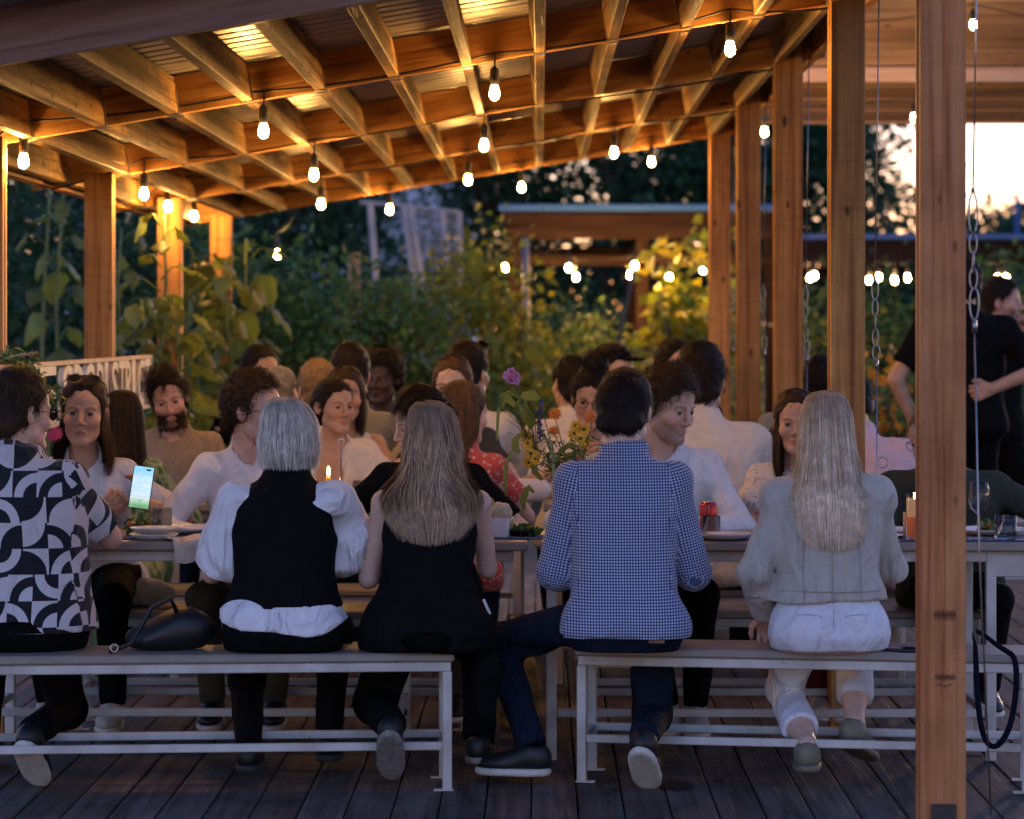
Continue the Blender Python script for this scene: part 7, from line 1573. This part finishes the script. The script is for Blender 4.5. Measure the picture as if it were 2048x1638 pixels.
for pts in (((58, 720), (66, 735), (68, 760), (64, 780)), ((64, 715), (74, 712), (78, 722))):
    P = [B2(px, py, -.06) for px, py in pts]; m = MB(); V = []
    for i, p in enumerate(P): V += [p - Vector((.014, 0, 0)) * (1 - abs(i / (len(P) - 1) * 2 - 1) * .8), p + Vector((0, -.004, 0)), p + Vector((.014, 0, 0)) * (1 - abs(i / (len(P) - 1) * 2 - 1) * .8)]
    m.add(V, [q for i in range(len(P) - 1) for q in ((i*3, i*3+1, i*3+4, i*3+3), (i*3+1, i*3+2, i*3+5, i*3+4))]); m.build('leaf', M['sunleaf'], b2, True)
# --- on and around the benches
hb = empty('handbag', on(342, 9.12, .4395), .1, 'slouchy black leather handbag on the left front bench', 'bag')
G_ = Grid((-.17, -.10, -.02), (.17, .10, .19), .010); d_ = smin(G_.ell((.04, 0, .06), (.11, .07, .075)), G_.ell((-.05, .0, .035), (.10, .065, .045)), .05); d_ = np.maximum(folds(G_, d_, .006, 3), .004 - G_.z); P_, Q_ = nets(d_, G_.lo, .01); obj_np('body', P_, [Q_], M['blackleather'], hb, True)
m = MB(); m.tube([(.02, -.03, .12), (.0, -.06, .17), (-.06, -.07, .14), (-.12, -.08, .03), (-.17, -.10, .012), (-.19, -.09, .006)], .008, 6); m.build('strap', M['blackleather'], hb, True)
m = MB(); m.tube([(-.175 + .012 * math.cos(a), -.112, .018 + .012 * math.sin(a)) for a in np.linspace(0, 6.28, 13)], .0022, 5, cap=False); m.build('buckle', M['steelware'], hb, True)
jk = MB(); G_ = Grid((-.07, -.08, -.25), (.07, .10, .12), .010); d_ = smin(G_.ell((0, 0, -.10), (.045, .045, .12)), G_.cap((0, .0, -.02), (-.02, .05, .08), .04, .03), .04); P_, Q_ = nets(folds(G_, d_, .006, 8), G_.lo, .01); o = obj_np('jacket', P_, [Q_], C_black, None, True); o.location = on(972, 9.13, .40); tag(o, 'black jacket hanging down off the end of the left front bench', 'jacket')
slab('phone', plain('black_phone', (.012, .012, .014), rough=.12), on(1812, 9.10, .4395), (.075, .15, .009), R(62), 'black phone lying on the right front bench by the nearest post', 'phone')
slab('receipt', 'paper', on(1788, 9.14, .4392), (.06, .09, .0004), R(20), 'slip of white paper half under the black phone on the bench', 'paper')
st = MB(); V = []; P = [at(1952, 1262, 9.2), at(1968, 1270, 9.08), at(1990, 1288, 8.98), at(2012, 1302, 8.93), at(2028, 1312, 8.90), at(2034, 1350, 8.88), at(2028, 1420, 8.88), at(2014, 1470, 8.88), at(1990, 1498, 8.88), at(1968, 1482, 8.88), at(1956, 1420, 8.89), at(1952, 1340, 8.92), at(1950, 1290, 8.98), at(1944, 1268, 9.1)]
for _k in range(2): P = [P[0]] + [q for a, b in zip(P[:-1], P[1:]) for q in (a.lerp(b, .25), a.lerp(b, .75))] + [P[-1]]
n = len(P)
for i, p in enumerate(P):
    t = (P[min(i+1, n-1)] - P[max(i-1, 0)]).normalized(); s_ = t.cross(Vector((.5, 1, .15))).normalized() * .009; V += [p - s_, p + s_, p + s_ + Vector((.0015, .002, 0)), p - s_ + Vector((.0015, .002, 0))]
st.add(V, [q for i in range(n - 1) for q in ((i*4, i*4+1, i*4+5, i*4+4), (i*4+2, i*4+3, i*4+7, i*4+6), (i*4+1, i*4+2, i*4+6, i*4+5), (i*4+3, i*4, i*4+4, i*4+7))]); tag(st.build('strap', cm('navy_webbing', (.006, .008, .018)), None, True), 'navy webbing strap looping down from the right front bench', 'strap')
m = MB(); m.box((0, 0, 0), (.010, .0015, .062)); o = m.build('clothing_tag', M['paper'], p3_); o.location = (.215, -.03, .15); o.rotation_euler = (.2, -.45, .2)
tb = empty('tote_bag', on(1035, 10.40, 0), 0, 'tote bag with yellow and brown flower print under the table gap', 'bag')
G_ = Grid((-.10, -.07, -.01), (.10, .07, .34), .010); d_ = smax(G_.ell((0, 0, .15), (.085, .055, .19)), .004 - G_.z, .02); P_, Q_ = nets(folds(G_, d_, .004, 6), G_.lo, .01); pm_ = plain('flower_print', (.30, .17, .05), rough=.8, var=.7, scale=22); obj_np('bag_body', P_, [Q_], pm_, tb, True); tb.location.z = .002
m = MB(); m.tube([(-.04, 0, .30), (-.03, 0, .42), (.03, 0, .42), (.04, 0, .30)], .007, 6); m.build('handle', pm_, tb, True)
